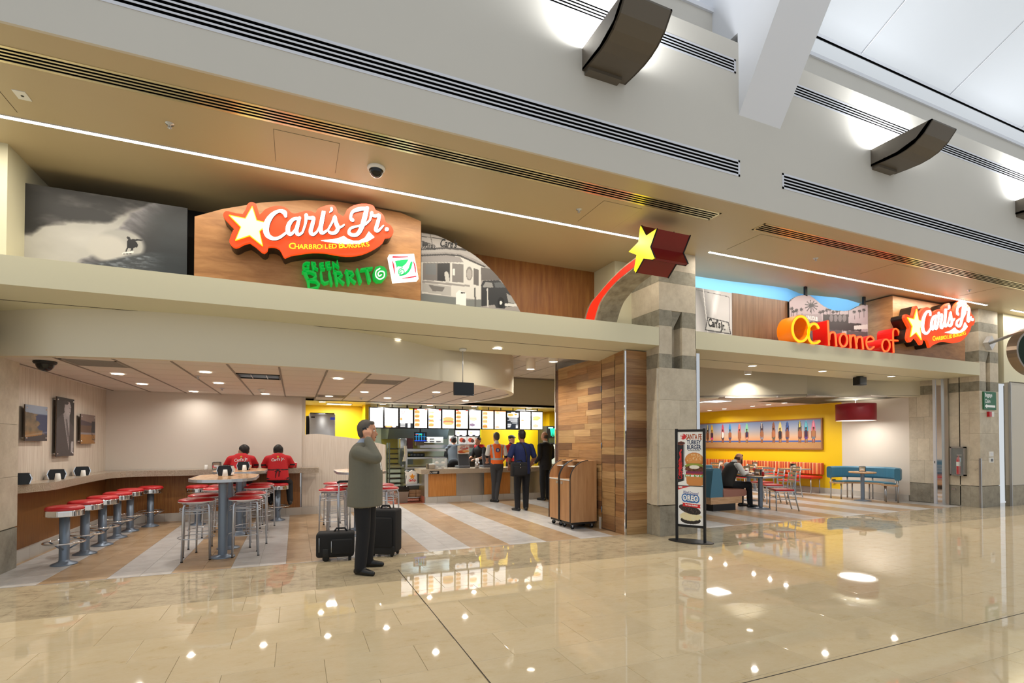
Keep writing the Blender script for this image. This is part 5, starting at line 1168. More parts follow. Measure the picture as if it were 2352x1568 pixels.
# ================================================================== menu boards and kitchen
def k6(x, y): return (830 + x / 5.004, 900 + y / 5.004)
MY = 12.95
bx_ = [88, 258, 432, 600, 763, 922, 1078, 1232, 1382, 1525, 1667, 1815, 1950, 2088]
mx_ = [onY(*k6(x, 300), MY)[0] for x in bx_]; mz0, mz1 = onY(*k6(88, 415), MY)[2], onY(*k6(88, 168), MY)[2]
def burger(c, cx, cy, w, h, faint=.0):
    for dy, hh, col in ((.28, .30, 'd9893a'), (.05, .16, '5fae3a'), (-.05, .16, 'd8352a'), (-.16, .18, '8a4a24'), (-.32, .2, 'd99a4a')): c.ell(cx, cy + dy * h, w / 2, hh * h, c.hexc(col) * (1 - faint) + faint)
mlab = ['first lit menu board from the left, plain pale', 'second lit menu board, pale with thin red corners', 'third lit menu board with a black strip below', 'fourth lit menu board with a column of burgers', 'fifth lit menu board with burgers and blue dots', 'sixth lit menu board with one large burger', 'seventh lit menu board with a column of burgers', 'eighth lit menu board with a dark oval cookie', 'ninth lit menu board with orange tinted burgers', 'tenth lit menu board, pale with orange corners', 'eleventh menu board, black with white price rows', 'twelfth lit menu board with pale food plates', 'last lit menu board at the right with fried food']
for k in range(13):
    x0, x1 = mx_[k], mx_[k + 1]; t = thing('menu_board', mlab[k], 'menu board', ((x0 + x1) / 2, MY, mz0), group='row of lit menu boards'); L = t.location
    MB().box(x0 + .002, x1 - .002, MY, MY + .1, mz0, mz1).build('frame', 'black', t, off=L)
    c = Canvas(36, 48, .75); c.c[:] = c.hexc('ffffff')
    if k in (3, 4, 6): 
        for j in range(4): burger(c, .22, .84 - j * .225, .42, .17, .15)
        c.rect(0, .2, .955, 1, 'e23a30'); c.rect(.8, 1, .955, 1, 'e23a30')
    if k == 4: c.rect(0, .1, .42, .45, '3a3ab0'); c.rect(.9, 1, .42, .45, '3a3ab0')
    if k == 8:
        for j in range(3): burger(c, .25, .84 - j * .22, .45, .18, .3)
        c.rect(0, 1, .97, 1, 'f08a3a'); burger(c, .25, .12, .45, .2, .1)
    if k == 5: burger(c, .5, .38, .9, .4, .25); c.rect(.1, .9, .86, .92, 'f0c8d0')
    if k == 7: burger(c, .35, .55, .62, .25, .4); c.ell(.25, .2, .24, .08, '7a6a80'); c.rect(.05, .35, .8, .92, 'e86a70'); c.ell(.85, .88, .12, .05, 'f0d090')
    if k == 0:
        for j in range(4): c.rect(.02, .2, .3 + j * .18, .31 + j * .18, 'e8c8b0')
    if k == 1: c.line([(.1, .8), (.15, .93), (.3, .93)], .015, 'e89aa0'); c.line([(.9, .8), (.85, .93), (.7, .93)], .015, 'e89aa0'); c.ell(.5, .3, .3, .06, 'f6c8a8', .6); c.rect(0, 1, 0, .1, '2a2a2c'); c.ell(.3, .05, .25, .04, 'e8b070'); c.ell(.7, .06, .15, .05, 'f0e0d8')
    if k == 2: 
        for j in range(3): c.line([(.12 + j * .1, .72), (.2 + j * .1, .88)], .012, 'd86a70')
        c.ell(.1, .45, .1, .07, 'd89a60'); c.rect(0, 1, 0, .24, '262a30'); c.rect(.62, .8, .02, .22, 'ffffff')
        for j in range(3): c.rect(.05, .42, .05 + j * .065, .085 + j * .065, 'e8e8e8')
        c.rect(.7, 1, .95, 1, 'f0d020')
    if k == 9: c.ell(.25, .9, .22, .06, 'f6c8a0'); c.ell(.22, .1, .22, .05, 'f0a880'); c.rect(0, 1, .975, 1, 'f08a3a')
    if k == 10:
        c.c[:] = c.hexc('1f2630'); c.rect(.02, .98, .68, .9, 'ffffff'); c.ell(.3, .8, .26, .08, 'eea050'); c.ell(.75, .83, .15, .05, 'e88a40'); c.rect(.35, .7, .9, .97, 'ffffff')
        for j, ln in enumerate(((.1, .9), (.15, .9), (.05, .9), (.3, .9), (.45, .9), (.05, .35), (.05, .32), (.05, .28))): c.rect(ln[0], ln[1], .62 - j * .075, .655 - j * .075, 'eef2f4', .9); 
        for j in range(3): c.rect(.75, .92, .2 - j * .075, .24 - j * .075, 'ffffff')
    if k == 11: c.ell(.15, .76, .14, .06, 'eaa880'); c.ell(.25, .5, .15, .05, 'e07858'); c.ell(.7, .55, .2, .06, 'f2d4b8'); c.ell(.3, .2, .3, .08, 'ecc8a8'); c.ell(.7, .2, .22, .1, 'dcd8d0')
    if k == 12: c.ell(.45, .66, .4, .1, 'e0b070'); c.ell(.35, .55, .3, .06, 'a8b060'); c.ell(.35, .2, .28, .1, 'e0a890'); c.rect(0, 1, 0, .05, 'e8d8b0')
    c.build('screen', t, lambda a, b: (x0 + .022 + a * (x1 - x0 - .044), MY - .002, mz0 + .02 + b * (mz1 - mz0 - .045)), em=1.05, off=L)
    mb = MB(); mb.box(x0 + .2, x0 + .22, MY + .02, MY + .04, mz1, HB); mb.build('hanger', 'black', t, off=L)
for k, (x, y) in enumerate(((2.4, 14.6), (3.6, 14.0), (3.6, 15.4), (4.6, 14.2), (1.0, 13.3), (6.2, 13.5))):  # unseen fill lights, added to brighten the dark kitchen
    t = thing('kitchen_fill_light', ['added flat fill light over the tray rack', 'added flat fill light over the pass shelf', 'added flat fill light under the hood side', 'added flat fill light over the fryers', 'added flat fill light over the ice machine', 'added flat fill light over the drinks corner'][k], 'light fixture', (x, y, HB), group='added kitchen fill lights'); box('frame', 'white_metal', -.3, .3, -.15, .15, -.012, 0, t); box('diffuser', glow('kitchen_fill_glow', 'f2fbff', 4), -.28, .28, -.13, .13, -.015, -.011, t)
    lamp('AREA', (0, 0, -.03), 28, .5, sy=.25, parent=t, col=(.95, 1, 1))
for k in range(2):
    a = onY(*k6(1072 if k == 0 else 1220, 438), MY + .05); b = onY(*k6(1218 if k == 0 else 1368, 512), MY + .05); t = thing('order_screen', ['left of two small lit screens under the menu boards', 'right of two small lit screens under the menu boards'][k], 'screen', ((a[0] + b[0]) / 2, MY + .05, b[2])); L = t.location
    MB().box(a[0], b[0], MY + .05, MY + .12, b[2], mz0).build('housing', 'black', t, off=L); c = Canvas(30, 20, 1.5); c.c[:] = 1; c.rect(0, 1, 0, .18, '20242a'); c.ell(.25, .55, .14, .2, 'f4c8a0', .8); c.ell(.65, .55, .16, .2, 'f4d4b8', .6 if k == 0 else .1); c.rect(.1, .35, .05, .14, 'ffffff'); c.rect(.6, .9, .05, .14, 'ffffff')
    c.build('screen', t, lambda u, v: (a[0] + .02 + u * (b[0] - a[0] - .04), MY + .047, b[2] + .015 + v * (a[2] - b[2] - .02)), em=1.0, off=L)
# service counter
ct = thing('service_counter', 'granite topped service counter with brown and steel front panels', 'counter', (4.4, 12.8, 0)); L = ct.location
MB().box(2.98, 7.2, 12.55, 13.15, 0, .73).build('body', 'brushed_steel', ct, off=L)
MB().prism([(2.86, 12.42), (7.2, 12.42), (7.2, 13.2), (2.86, 13.2)], 'z', .73, .845).build('top', 'granite', ct, off=L)
def cxp(px): return onY(px, 1110, 12.53)[0]
for a, b, m in ((984, 1048, 'counter_panel'), (1048, 1112, 'brushed_steel'), (1112, 1172, 'counter_panel'), (1172, 1260, 'brushed_steel')): MB().box(cxp(a) + .002, cxp(b) - .002, 12.53, 12.552, .155, .73).build('front_panel', m, ct, off=L)
for k in range(14): MB().box(3.0 + k * .3 + .0015, 3.298 + k * .3, 12.522, 12.55, 0, .15).build('skirting_tile', 'base_tile', ct, off=L)
MB().box(2.97, 2.985, 12.55, 13.15, 0, .16).build('end_skirting', 'quarry_tile', ct, off=L)
a = onY(*k6(785, 910), 12.415); b = onY(*k6(895, 940), 12.415)
o = MB().box(a[0], b[0], 12.412, 12.42, b[2], a[2]).build('access_plate', 'black', ct, off=L); mb = MB(); put_text(mb, 'ACCESSIBLE', .03, lambda u, v: (a[0] + .07 + u, 12.411, (a[2] + b[2]) / 2 + v), .0005, .8, False); put_text(mb, 'COUNTER', .03, lambda u, v: (a[0] + .07 + u, 12.411, b[2] + .012 + v), .0005, .8, False)
mb.tube([(a[0] + .03, 12.411, a[2] - .02), (a[0] + .03, 12.411, b[2] + .03), (a[0] + .05, 12.411, b[2] + .015)], .004, 6); mb.tube([(a[0] + .03 + .016 * math.cos(q), 12.411, b[2] + .026 + .016 * math.sin(q)) for q in np.linspace(1.6, 6.0, 10)], .002, 6); mb.build('print', 'white_plastic', o, off=L)
ZC = .845
def kpos(px, Y): return onY(px, 1060, Y)[0]
t = thing('condiment_tray', 'grey napkin and condiment box at the left end of the counter', 'box', (kpos(993, 12.6), 12.65, ZC)); MB().box(-.13, -.1, -.08, .08, 0, .13).build('side', 'dark_bronze', t); MB().bbox(-.1, .1, -.08, .08, 0, .11, .015).build('body', mat('tray_tan', 'a89d8c', .4), t); MB().tube([(-.08, -.05, .115), (.08, -.05, .115)], .02, 8).build('roll', 'white_plastic', t)
t = thing('display_case', 'clear acrylic display case with white pastries on the counter', 'display case', (kpos(1011, 12.65), 12.68, ZC)); w_ = .16; acr = mat('acrylic', 'f4f8fa', .05, trans=.0, alpha=.25)
for nm, q in (('side', (-w_, -w_ + .006, -.12, .12, 0, .27)), ('side', (w_ - .006, w_, -.12, .12, 0, .27)), ('front', (-w_, w_, -.12, -.114, 0, .27)), ('top', (-w_, w_, -.12, .12, .265, .27)), ('shelf', (-w_, w_, -.11, .12, .12, .125))): MB().box(*q).build(nm, 'acrylic', t)
for k in range(4):
    q = bpy.data.objects['display_case'].location; o = MB().sphere((0, 0, .03), .05, 12, 8, (1, .8, .6)).build('pastry', mat('pastry', 'eee2d4', .6)); o.location = (q[0] - .08 + (k % 2) * .16, q[1], q[2] + (.126 if k > 1 else .0)); tag(o, ['pastry on the lower shelf of the display case, left', 'pastry on the lower shelf of the display case, right', 'pastry on the upper shelf of the display case, left', 'pastry on the upper shelf of the display case, right'][k], 'pastry', 'pastries in the display case')
def register(px, Y, label, topper):
    t = thing('cash_register', label, 'cash register', (kpos(px, Y), Y, ZC)); MB().bbox(-.15, .15, -.05, .35, 0, .06, .01).build('base', mat('reg_grey', '5b5f66', .4), t); MB().prism([(-.02, .05), (.03, .05), (.12, .36), (.07, .37)], 'x', -.15, .15).build('monitor', 'reg_grey', t); MB().prism([(-.024, .06), (-.02, .06), (.068, .365), (.064, .366)], 'x', -.13, .13).build('customer_panel', mat('reg_dark', '3c4046', .3), t); MB().box(-.09, .09, .055, .06, .3, .34).build('display', mat('reg_lcd', '0c1a1c', .2, em='0f6a60', es=.15), t)
    if topper:
        c = Canvas(40, 30, 1.3); c.c[:] = c.hexc('e8ded2'); c.ell(.55, .7, .4, .2, 'c8402a'); c.ell(.4, .25, .38, .18, 'c85a2c'); c.ell(.7, .3, .28, .14, 'e0a45a'); c.ell(.12, .8, .12, .14, 'f4ead8'); c.build('topper_print', t, lambda a, b: (-.16 + a * .32, .06, .37 + b * .22)); MB().box(-.16, .16, .062, .068, .37, .59).build('topper', 'white_plastic', t); mb = MB(); put_text(mb, 'COMBOS', .075, lambda a, b: (a + .02, .056, .51 + b + a * .15), .002, .8); mb.build('topper_lettering', 'white_plastic', t)
    return t
register(1066, 12.75, 'grey cash register with a food sign on top', True); register(1122, 12.75, 'grey cash register beside the man in the orange vest', False)
t = thing('straw_holder', 'steel straw holder full of white straws on the counter', 'straw holder', (kpos(1096, 12.6), 12.6, ZC)); MB().lathe((0, 0), [(0, 0), (.06, 0), (.06, .16), (.055, .16)], 20).build('canister', 'steel', t)
for k in range(9): a = k * .7; MB().tube([(.03 * math.cos(a), .03 * math.sin(a), .05), (.036 * math.cos(a), .036 * math.sin(a), .25)], .011, 6).build('straw', 'white_plastic', t)
# kitchen line behind the counter
KY = 13.9
def kx(px, Y=KY): return onY(px, 1040, Y)[0]
def kz(py, Y=KY, px=980): return onY(px, py, Y)[2]
t = thing('pass_shelf', 'steel two shelf pass-through unit behind the counter', 'shelf unit', (kx(985), KY, 0)); L = t.location
for px in (931, 1034): MB().box(kx(px), kx(px) + .05, KY - .05, KY, 0, kz(1030)).build('post', 'steel', t, off=L); MB().box(kx(px), kx(px) + .05, KY + .45, KY + .5, 0, kz(1030)).build('post', 'steel', t, off=L)
for py, h_ in ((1031, .06), (1049, .05)): MB().box(kx(928), kx(1040), KY - .07, KY + .52, kz(py) - h_, kz(py)).build('shelf', 'steel', t, off=L)
MB().box(kx(930), kx(1045), KY - .02, KY + .6, .78, .84).build('worktop', 'steel', t, off=L); MB().box(kx(930), kx(1045), KY + .05, KY + .6, .1, .78).build('cabinet', mat('kitchen_grey', '6f7a7a', .4, metal=.6), t, off=L)
for k in range(4): MB().cyl((kx(948 + k * 8) - L[0], KY + .2 - L[1]), .09, kz(1049) + .002, kz(1049) + .1, 16).build('cover', mat('grey_lid', '5a626a', .3, metal=.5), t)
t = thing('towel', 'white towel hanging from the pass-through shelf', 'towel', (kx(929), KY - .1, kz(1058))); mb = MB(); mb.prism([(-.07, 0), (.02, 0), (.05, .2), (.04, .42), (-.03, .42), (-.02, .2)], 'y', -.02, .02); mb.build('cloth', 'white_plastic', t)
t = thing('tray_rack', 'tall steel rack of dark trays in the kitchen', 'rack', (kx(908, 14.6), 14.6, 0)); 
for x in (-.2, .2): MB().box(x - .02, x + .02, -.2, -.16, 0, 1.5).build('post', 'kitchen_grey', t); MB().box(x - .02, x + .02, .16, .2, 0, 1.5).build('post', 'kitchen_grey', t)
for k in range(9): MB().box(-.19, .19, -.2, .2, .2 + k * .14, .23 + k * .14).build('tray', mat('tray_black', '23282a', .4), t)
t = thing('kitchen_hood', 'large blue grey extraction hood at the back of the kitchen', 'hood', (3.3, 15.6, 1.5)); MB().prism([(14.9, 2.0), (14.9, 2.45), (16.4, 2.45), (16.4, 1.62), (15.2, 1.62)], 'x', 2.5, 4.3).build('canopy', mat('hood_grey', '66767c', .35, metal=.5), t, off=t.location); MB().box(2.5, 4.3, 14.88, 14.9, 1.98, 2.02).build('rim', 'steel', t, off=t.location)
a = onY(951, 992, 13.5); b = onY(980, 1014, 13.5)
t = thing('kitchen_monitor', 'kitchen order monitor showing blue order columns', 'monitor', ((a[0] + b[0]) / 2, 13.5, b[2])); L = t.location; MB().box(a[0], b[0], 13.5, 13.54, b[2], a[2]).build('housing', 'black', t, off=L)
c = Canvas(34, 26, 1.3); c.c[:] = c.hexc('0b0f1a'); c.rect(0, 1, 0, .1, '1a3fd0'); c.rect(0, 1, .5, .54, '1f9ae0')
for k in range(4): c.rect(.14 + k * .22, .18 + k * .22, .05, .9 if k == 3 else .75, '1f9ae0')
c.rect(.1, .65, .8, .9, '1f9ad0'); c.rect(.08, .35, .73, .8, 'c03a2a'); c.rect(.4, .65, .7, .8, '2fc06a'); c.build('screen', t, lambda u, v: (a[0] + .012 + u * (b[0] - a[0] - .024), 13.497, b[2] + .012 + v * (a[2] - b[2] - .024)), em=1., off=L); MB().box((a[0] + b[0]) / 2 - .02, (a[0] + b[0]) / 2 + .02, 13.52, 13.56, a[2], HB).build('arm', 'black', t, off=L)
mb = MB(); mb.box((a[0] + b[0]) / 2 - .12, (a[0] + b[0]) / 2 + .1, 13.5, 13.6, b[2] - .1, b[2]); mb.build('bump_bar', 'dark_bronze', t, off=L)
t = thing('tilted_screens', 'pair of black screens tilted in a V under the menu boards', 'monitor', (kx(935, 13.4), 13.4, 2.05)); L = t.location
for s_ in (-1, 1):
    q = MB(); q.T = Matrix.Rotation(-s_ * .6, 4, 'Y'); q.box(-.2 if s_ < 0 else 0, 0 if s_ < 0 else .2, -.02, .02, -.03, .12); q.build('screen', 'black', t)
MB().box(-.02, .02, -.02, .02, 0, HB - 2.05).build('mount', 'black', t)
t = thing('paper_notices', 'white printed notices on a steel panel in the kitchen', 'notice', (kx(998, 14.2), 14.2, 1.5)); L = t.location; MB().box(kx(968, 14.2), kx(1018, 14.2), 14.2, 14.22, kz(1017, 14.2), kz(1003, 14.2)).build('sheet', 'white_plastic', t, off=L)
mb = MB(); 
for k in range(5): mb.box(kx(972 + (k % 3) * 15, 14.2), kx(982 + (k % 3) * 15, 14.2), 14.195, 14.2, kz(1014 - (k // 3) * 6, 14.2), kz(1012.5 - (k // 3) * 6, 14.2))
mb.build('print', 'reg_grey', t, off=L)
for k, px in enumerate((1040, 1062, 1082)):
    X0 = kx(px - 9, 14.3); X1 = kx(px + 10, 14.3); t = thing('product_poster', ['left food poster above the steel shelf', 'middle food poster above the steel shelf', 'right food poster above the steel shelf'][k], 'poster', ((X0 + X1) / 2, 14.3, kz(1020, 14.3))); L = t.location
    c = Canvas(24, 20, 1.2); c.c[:] = c.hexc('d0ccc8'); c.ell(.4, .5, .3, .25, 'b84a34'); c.ell(.65, .4, .2, .2, '4a2a24'); c.build('print', t, lambda u, v: (X0 + u * (X1 - X0), 14.298, kz(1020, 14.3) + v * .25), off=L); MB().box(X0, X1, 14.3, 14.31, kz(1020, 14.3), kz(1020, 14.3) + .25).build('sheet', 'white_plastic', t, off=L)
t = thing('steel_ledge', 'long steel heat shelf behind the cash registers', 'shelf', (kx(1060, 14.1), 14.1, kz(1026, 14.1))); L = t.location; MB().box(kx(965, 14.1), kx(1106, 14.1), 14.1, 14.5, kz(1026, 14.1) - .03, kz(1021, 14.1)).build('shelf', 'steel', t, off=L); MB().box(kx(1035, 14.1), kx(1037, 14.1), 14.15, 14.2, 0, kz(1026, 14.1) - .03).build('post', 'steel', t, off=L); MB().box(kx(1100, 14.1), kx(1102, 14.1), 14.15, 14.2, 0, kz(1026, 14.1) - .03).build('post', 'steel', t, off=L)
t = thing('back_counter', 'steel back counter and fryers behind the registers', 'counter', (kx(1070, 14.4), 14.4, 0)); L = t.location; MB().box(kx(1046, 14.4), 5.0, 14.4, 15.0, 0, .95).build('cabinet', 'kitchen_grey', t, off=L); MB().box(kx(1046, 14.4), 5.0, 14.36, 15.02, .95, 1.0).build('top', 'steel', t, off=L)
for k in range(3): MB().box(kx(1052 + k * 16, 14.4), kx(1063 + k * 16, 14.4), 14.45, 14.9, 1.0, 1.22).build('fryer', 'steel', t, off=L)
t = thing('dispenser_machine', 'grey steel dispenser with a rack of cup lids', 'machine', (kx(926, 14.2), 14.2, 1.3)); L = t.location; MB().bbox(kx(918, 14.2), kx(934, 14.2), 14.2, 14.5, kz(1030, 14.2), kz(1007, 14.2), .02).build('body', 'steel', t, off=L); MB().box(kx(936, 14.2), kx(949, 14.2), 14.25, 14.5, kz(1030, 14.2), kz(1006, 14.2)).build('cup_sleeve', mat('maroon', '3c1416', .4), t, off=L)
MB().box(kx(918, 14.2), kx(949, 14.2), 14.2, 14.5, .9, kz(1030, 14.2)).build('pedestal', 'kitchen_grey', t, off=L)
# left end: waste bin, bag stand, cartons
x, y, _ = onZ(922, 1143); y = 12.95; x = kpos(923, y)
t = thing('waste_bin', 'grey waste bin with a black liner beside the counter', 'waste bin', (x, y, 0)); MB().prism([(-.13, -.13), (.13, -.13), (.13, .13), (-.13, .13)], 'z', 0, .001).build('base', 'reg_grey', t)
mb = MB(); P0 = [(-.12, -.12), (.12, -.12), (.12, .12), (-.12, .12)]; mb.add([(a, b, 0) for a, b in P0] + [(a * 1.25, b * 1.25, .3) for a, b in P0], [(i, (i + 1) % 4, 4 + (i + 1) % 4, 4 + i) for i in range(4)]); mb.build('body', mat('bin_taupe', '8a7c70', .5), t)
mb = MB(); mb.add([(a * 1.24, b * 1.24, .28) for a, b in P0] + [(a * 1.4, b * 1.4, .33) for a, b in P0] + [(a * 1.2, b * 1.2, .4) for a, b in P0] + [(a * .9, b * .9, .36) for a, b in P0], [f for k in range(3) for f in [(k * 4 + i, k * 4 + (i + 1) % 4, k * 4 + 4 + (i + 1) % 4, k * 4 + 4 + i) for i in range(4)]]); mb.build('liner', 'black_gloss', t)
xt = kpos(950, 13.05); t = thing('bag_table', 'small steel table holding the carrier bags', 'table', (xt, 13.05, 0)); MB().box(-.22, .26, -.15, .2, .42, .45).build('top', 'steel', t); MB().box(-.18, .26, -.12, .2, .1, .12).build('shelf', 'steel', t)
for a, b in ((-.2, -.13), (.24, -.13), (-.2, .18), (.24, .18)): MB().tube([(a, b, 0), (a, b, .42)], .014, 8).build('leg', 'satin_metal', t)
t = thing('carrier_bags', 'white carrier bags with a star and red lettering on a stand', 'bag', (xt - .05, 13.0, .45)); mb = MB(); mb.prism([(-.15, .0), (.13, -.01), (.12, .2), (.15, .33), (.08, .31), (.0, .36), (-.08, .31), (-.19, .33), (-.13, .2)], 'y', -.03, .03); mb.build('bag', mat('bag_white', 'f0eeea', .6), t)
mb = MB(); mb.prism([((.085 if k % 2 == 0 else .038) * math.sin(k * math.pi / 5), .19 + (.085 if k % 2 == 0 else .038) * math.cos(k * math.pi / 5)) for k in range(10)], 'y', -.034, -.031); mb.build('star', mat('bag_orange', 'f09a1a', .5), t); mb = MB(); put_text(mb, "Carl's Jr.", .07, lambda u, v: (u, -.034, .075 + v), .004, .8, True, .2); mb.build('lettering', mat('bag_red', 'd8241c', .5), t)
MB().tube([(-.16, .04, 0), (-.16, .04, .34), (.14, .04, .34), (.14, .04, 0)], .012, 8).build('stand', 'satin_metal', t)
mat('kraft', 'b08a66', .7, rnd=.05)
for k in range(4):
    o = MB().bbox(-.09, .09, -.1, .1, 0, .09, .01).build('paper_bag_bundle', 'kraft'); o.location = (xt - .05 + (k % 2) * .19, 13.06, .12 + (k // 2) * .092); tag(o, ['lower left bundle of brown paper bags under the table', 'lower right bundle of brown paper bags under the table', 'upper left bundle of brown paper bags under the table', 'upper right bundle of brown paper bags under the table'][k], 'paper bags', 'bundles of brown paper bags')
# ice machine behind the partition
a = onY(706, 949, 12.6); b = onY(770, 1000, 12.6); a = (a[0] + .04,) + a[1:]
t = thing('ice_machine', 'tall stainless ice machine behind the laminate partition', 'ice machine', ((a[0] + b[0]) / 2, 12.9, 0)); L = t.location; MB().bbox(a[0], b[0], 12.6, 13.3, .05, a[2], .015).build('cabinet', 'steel', t, off=L); MB().box(a[0] - .06, a[0] - .005, 12.75, 13.3, .05, a[2] - .05).build('side_grille', 'black', t, off=L); MB().box(a[0] + .02, b[0] - .02, 12.62, 13.28, a[2], a[2] + .02).build('lid', 'black', t, off=L)
MB().box(b[0] - .11, b[0] - .005, 12.592, 12.602, a[2] - .14, a[2] - .08).build('display', mat('ice_display', '15203a', .3, em='2840c0', es=.4), t, off=L); MB().box(a[0] + .04, a[0] + .12, 12.592, 12.602, a[2] - .1, a[2] - .07).build('badge', 'black', t, off=L)
# drinks corner at the right
YD = 13.3
a = onY(1256, 978, YD); b = onY(1284, 1018, YD)
t = thing('drinks_fridge', 'black drinks fridge with a glowing green claw emblem', 'fridge', ((a[0] + b[0]) / 2, YD + .3, 0)); L = t.location; MB().bbox(a[0], b[0] + .25, YD, YD + .6, .0, a[2], .01).build('cabinet', 'black', t, off=L); 
mb = MB(); cx_, cz_ = onY(1270, 985, YD)[0], onY(1270, 985, YD)[2]
for k in range(3): ribbon(mb, [(-.07 + k * .06, .0, .05), (-.055 + k * .055, -.1, .04), (-.06 + k * .055, -.2 - (.03 if k == 1 else 0), .008)], .03, lambda x, y, q: (cx_ + x, YD - (.012 if q == 0 else .002), cz_ + y))
mb.build('claw_emblem', glow('claw_green', '18d890', 2.0), t, off=L); MB().box(a[0] + .06, b[0] - .02, YD - .004, YD, b[2] + .02, b[2] + .16).build('door_panel', mat('fridge_glass', '3a4030', .2, em='6a7040', es=.15), t, off=L); MB().box(a[0] + .05, a[0] + .2, YD - .006, YD, a[2] - .07, a[2] - .03).build('light_bar', glow('fridge_bar', 'b8f0e0', 1.2), t, off=L)
a = onY(1262, 1021, YD - .3); b = onY(1290, 1052, YD - .3)
t = thing('soda_fountain', 'white lit soda fountain at the end of the counter', 'drink dispenser', ((a[0] + b[0]) / 2, YD - .1, .845)); L = t.location; MB().bbox(a[0], b[0] + .2, YD - .25, YD - .02, .845, a[2], .01).build('cabinet', mat('fountain', 'dfe8dc', .4, em='e8f4e0', es=.5), t, off=L)
for k in range(5): MB().box(a[0] + .03 + k * .07, a[0] + .07 + k * .07, YD - .34, YD - .25, a[2] - .22, a[2] - .12).build('nozzle', mat('nozzle', '6a5030', .4), t, off=L)
mb = MB(); put_text(mb, 'Try a Sample', .075, lambda u, v: (a[0] + .05 + u, YD - .256, a[2] - .09 + v), .001, .8, False); mb.build('lettering', 'reg_dark', t, off=L); MB().box(a[0], b[0] + .2, YD - .36, YD - .24, .845, .9).build('drip_tray', 'steel', t, off=L)
# ================================================================== waste cabinets by the plank wall
def waste_unit(label, x0, x1, y0, y1):
    t = thing('waste_cabinet', label, 'waste cabinet', ((x0 + x1) / 2, (y0 + y1) / 2, 0), group='rolling waste cabinets'); L = t.location
    H = 1.19; prof = [(x0, .12), (x0, .86)] + [(x0 + .36 - .36 * math.cos(a), .86 + .33 * math.sin(a)) for a in np.linspace(.12, math.pi / 2, 12)] + [(x1, H), (x1, .12)]
    for a in (y0, y1 - .018):
        MB().prism(prof, 'y', a, a + .018).build('side_panel', 'bin_wood', t, off=L)
        mb = MB(); mb.tube([(u, a + .009, v) for u, v in prof[:-2]], .0105, 6); mb.build('edge_strip', 'black', t, off=L)
    box('door', 'bin_wood', x0 + .004, x0 + .024, y0 + .022, y1 - .022, .125, .835, t, off=L)
    box('back_panel', 'bin_wood', x1 - .02, x1, y0 + .018, y1 - .018, .12, H, t, off=L); box('shelf', 'bin_wood', x0 + .01, x1 - .02, y0 + .018, y1 - .018, .84, .862, t, off=L); box('shelf_edge', 'white_plastic', x0, x0 + .012, y0 + .018, y1 - .018, .84, .862, t, off=L)
    box('hood', 'bin_wood', x0 + .26, x1 - .01, y0 + .018, y1 - .018, H - .022, H - .004, t, off=L); box('flap', 'black', x1 - .05, x1 - .02, y0 + .03, y1 - .03, .9, 1.12, t, off=L); box('hood_shelf', 'white_plastic', x0 + .16, x0 + .3, y0 + .018, y1 - .018, 1.075, 1.087, t, off=L)
    box('label', 'satin_metal', x0 - .002, x0 + .004, (y0 + .05) if label.startswith('farther') else (y1 - .11), (y0 + .11) if label.startswith('farther') else (y1 - .05), .77, .815, t, off=L); box('plinth', 'black', x0 + .03, x1 - .02, y0 + .02, y1 - .02, .08, .125, t, off=L)
    for cx in (x0 + .07, x1 - .07):
        for cy in (y0 + .06, y1 - .06):
            w = MB(); w.T = Matrix.Translation((cx - L[0], cy - L[1], .035)) @ Matrix.Rotation(math.pi / 2, 4, 'X'); w.cyl((0, 0), .035, -.012, .012, 16); w.build('caster', 'rubber', t); box('caster_fork', 'satin_metal', cx - .012, cx + .012, cy - .016, cy + .016, .035, .085, t, off=L)
waste_unit('nearer wooden waste cabinet on casters by the plank wall', 4.38, 4.91, 7.7, 8.1); waste_unit('farther wooden waste cabinet on casters by the plank wall', 4.38, 4.91, 8.115, 8.51)
# ================================================================== right dining room
mat('blue_vinyl', '3f7690', .4); mat('brown_vinyl', '9a6250', .35, coat=.2); mat_tex('booth_wood', [(.3, 'b98e66'), (.5, 'cda37a'), (.7, 'd8b38c')], 4, (1, 6, 6), .4); mat('alu', 'b9bcc0', .3, metal=.9)
bt = thing('curved_booth', 'curved booth with blue back and brown seat behind the banner stand', 'booth', (9.0, 9.2, 0)); L = bt.location
def path_booth(d):   # offset of the inner line of the back
    P = [(8.74, 8.55), (8.74, 9.0), (8.75, 9.35), (8.83, 9.65), (9.0, 9.88), (9.25, 10.0), (9.6, 10.03), (9.95, 10.03)]
    return offset(crs(P, 3), d)
def sweep(prof, n, name, m):
    """prof: (offset to the right of the path, z) closed outline"""
    rows = [[(x, y, z) for x, y in path_booth(-o)] for o, z in prof]; k = len(rows[0]); r_ = len(rows); mb = MB()
    vs = [p for R_ in rows for p in R_]; fs = [(i * k + j, i * k + j + 1, ((i + 1) % r_) * k + j + 1, ((i + 1) % r_) * k + j) for i in range(r_) for j in range(k - 1)]
    fs += [tuple(i * k for i in range(r_)), tuple(i * k + k - 1 for i in range(r_))[::-1]]; mb.add(vs, fs); o = mb.build(name, m, bt, off=L)
    return o
sweep([(-.38, .30), (0.02, .30), (-.02, .6), (-.06, .88), (-.1, .925), (-.26, .93), (-.3, .88), (-.34, .6)], 0, 'backrest', 'blue_vinyl')
sweep([(-.02, .30), (.66, .30), (.7, .34), (.7, .41), (.66, .455), (-.02, .47)], 0, 'seat_cushion', 'brown_vinyl')
sweep([(-.36, .15), (.56, .15), (.56, .30), (-.36, .30)], 0, 'wood_base', 'booth_wood'); sweep([(-.3, 0), (.36, 0), (.36, .15), (-.3, .15)], 0, 'plinth', 'black')
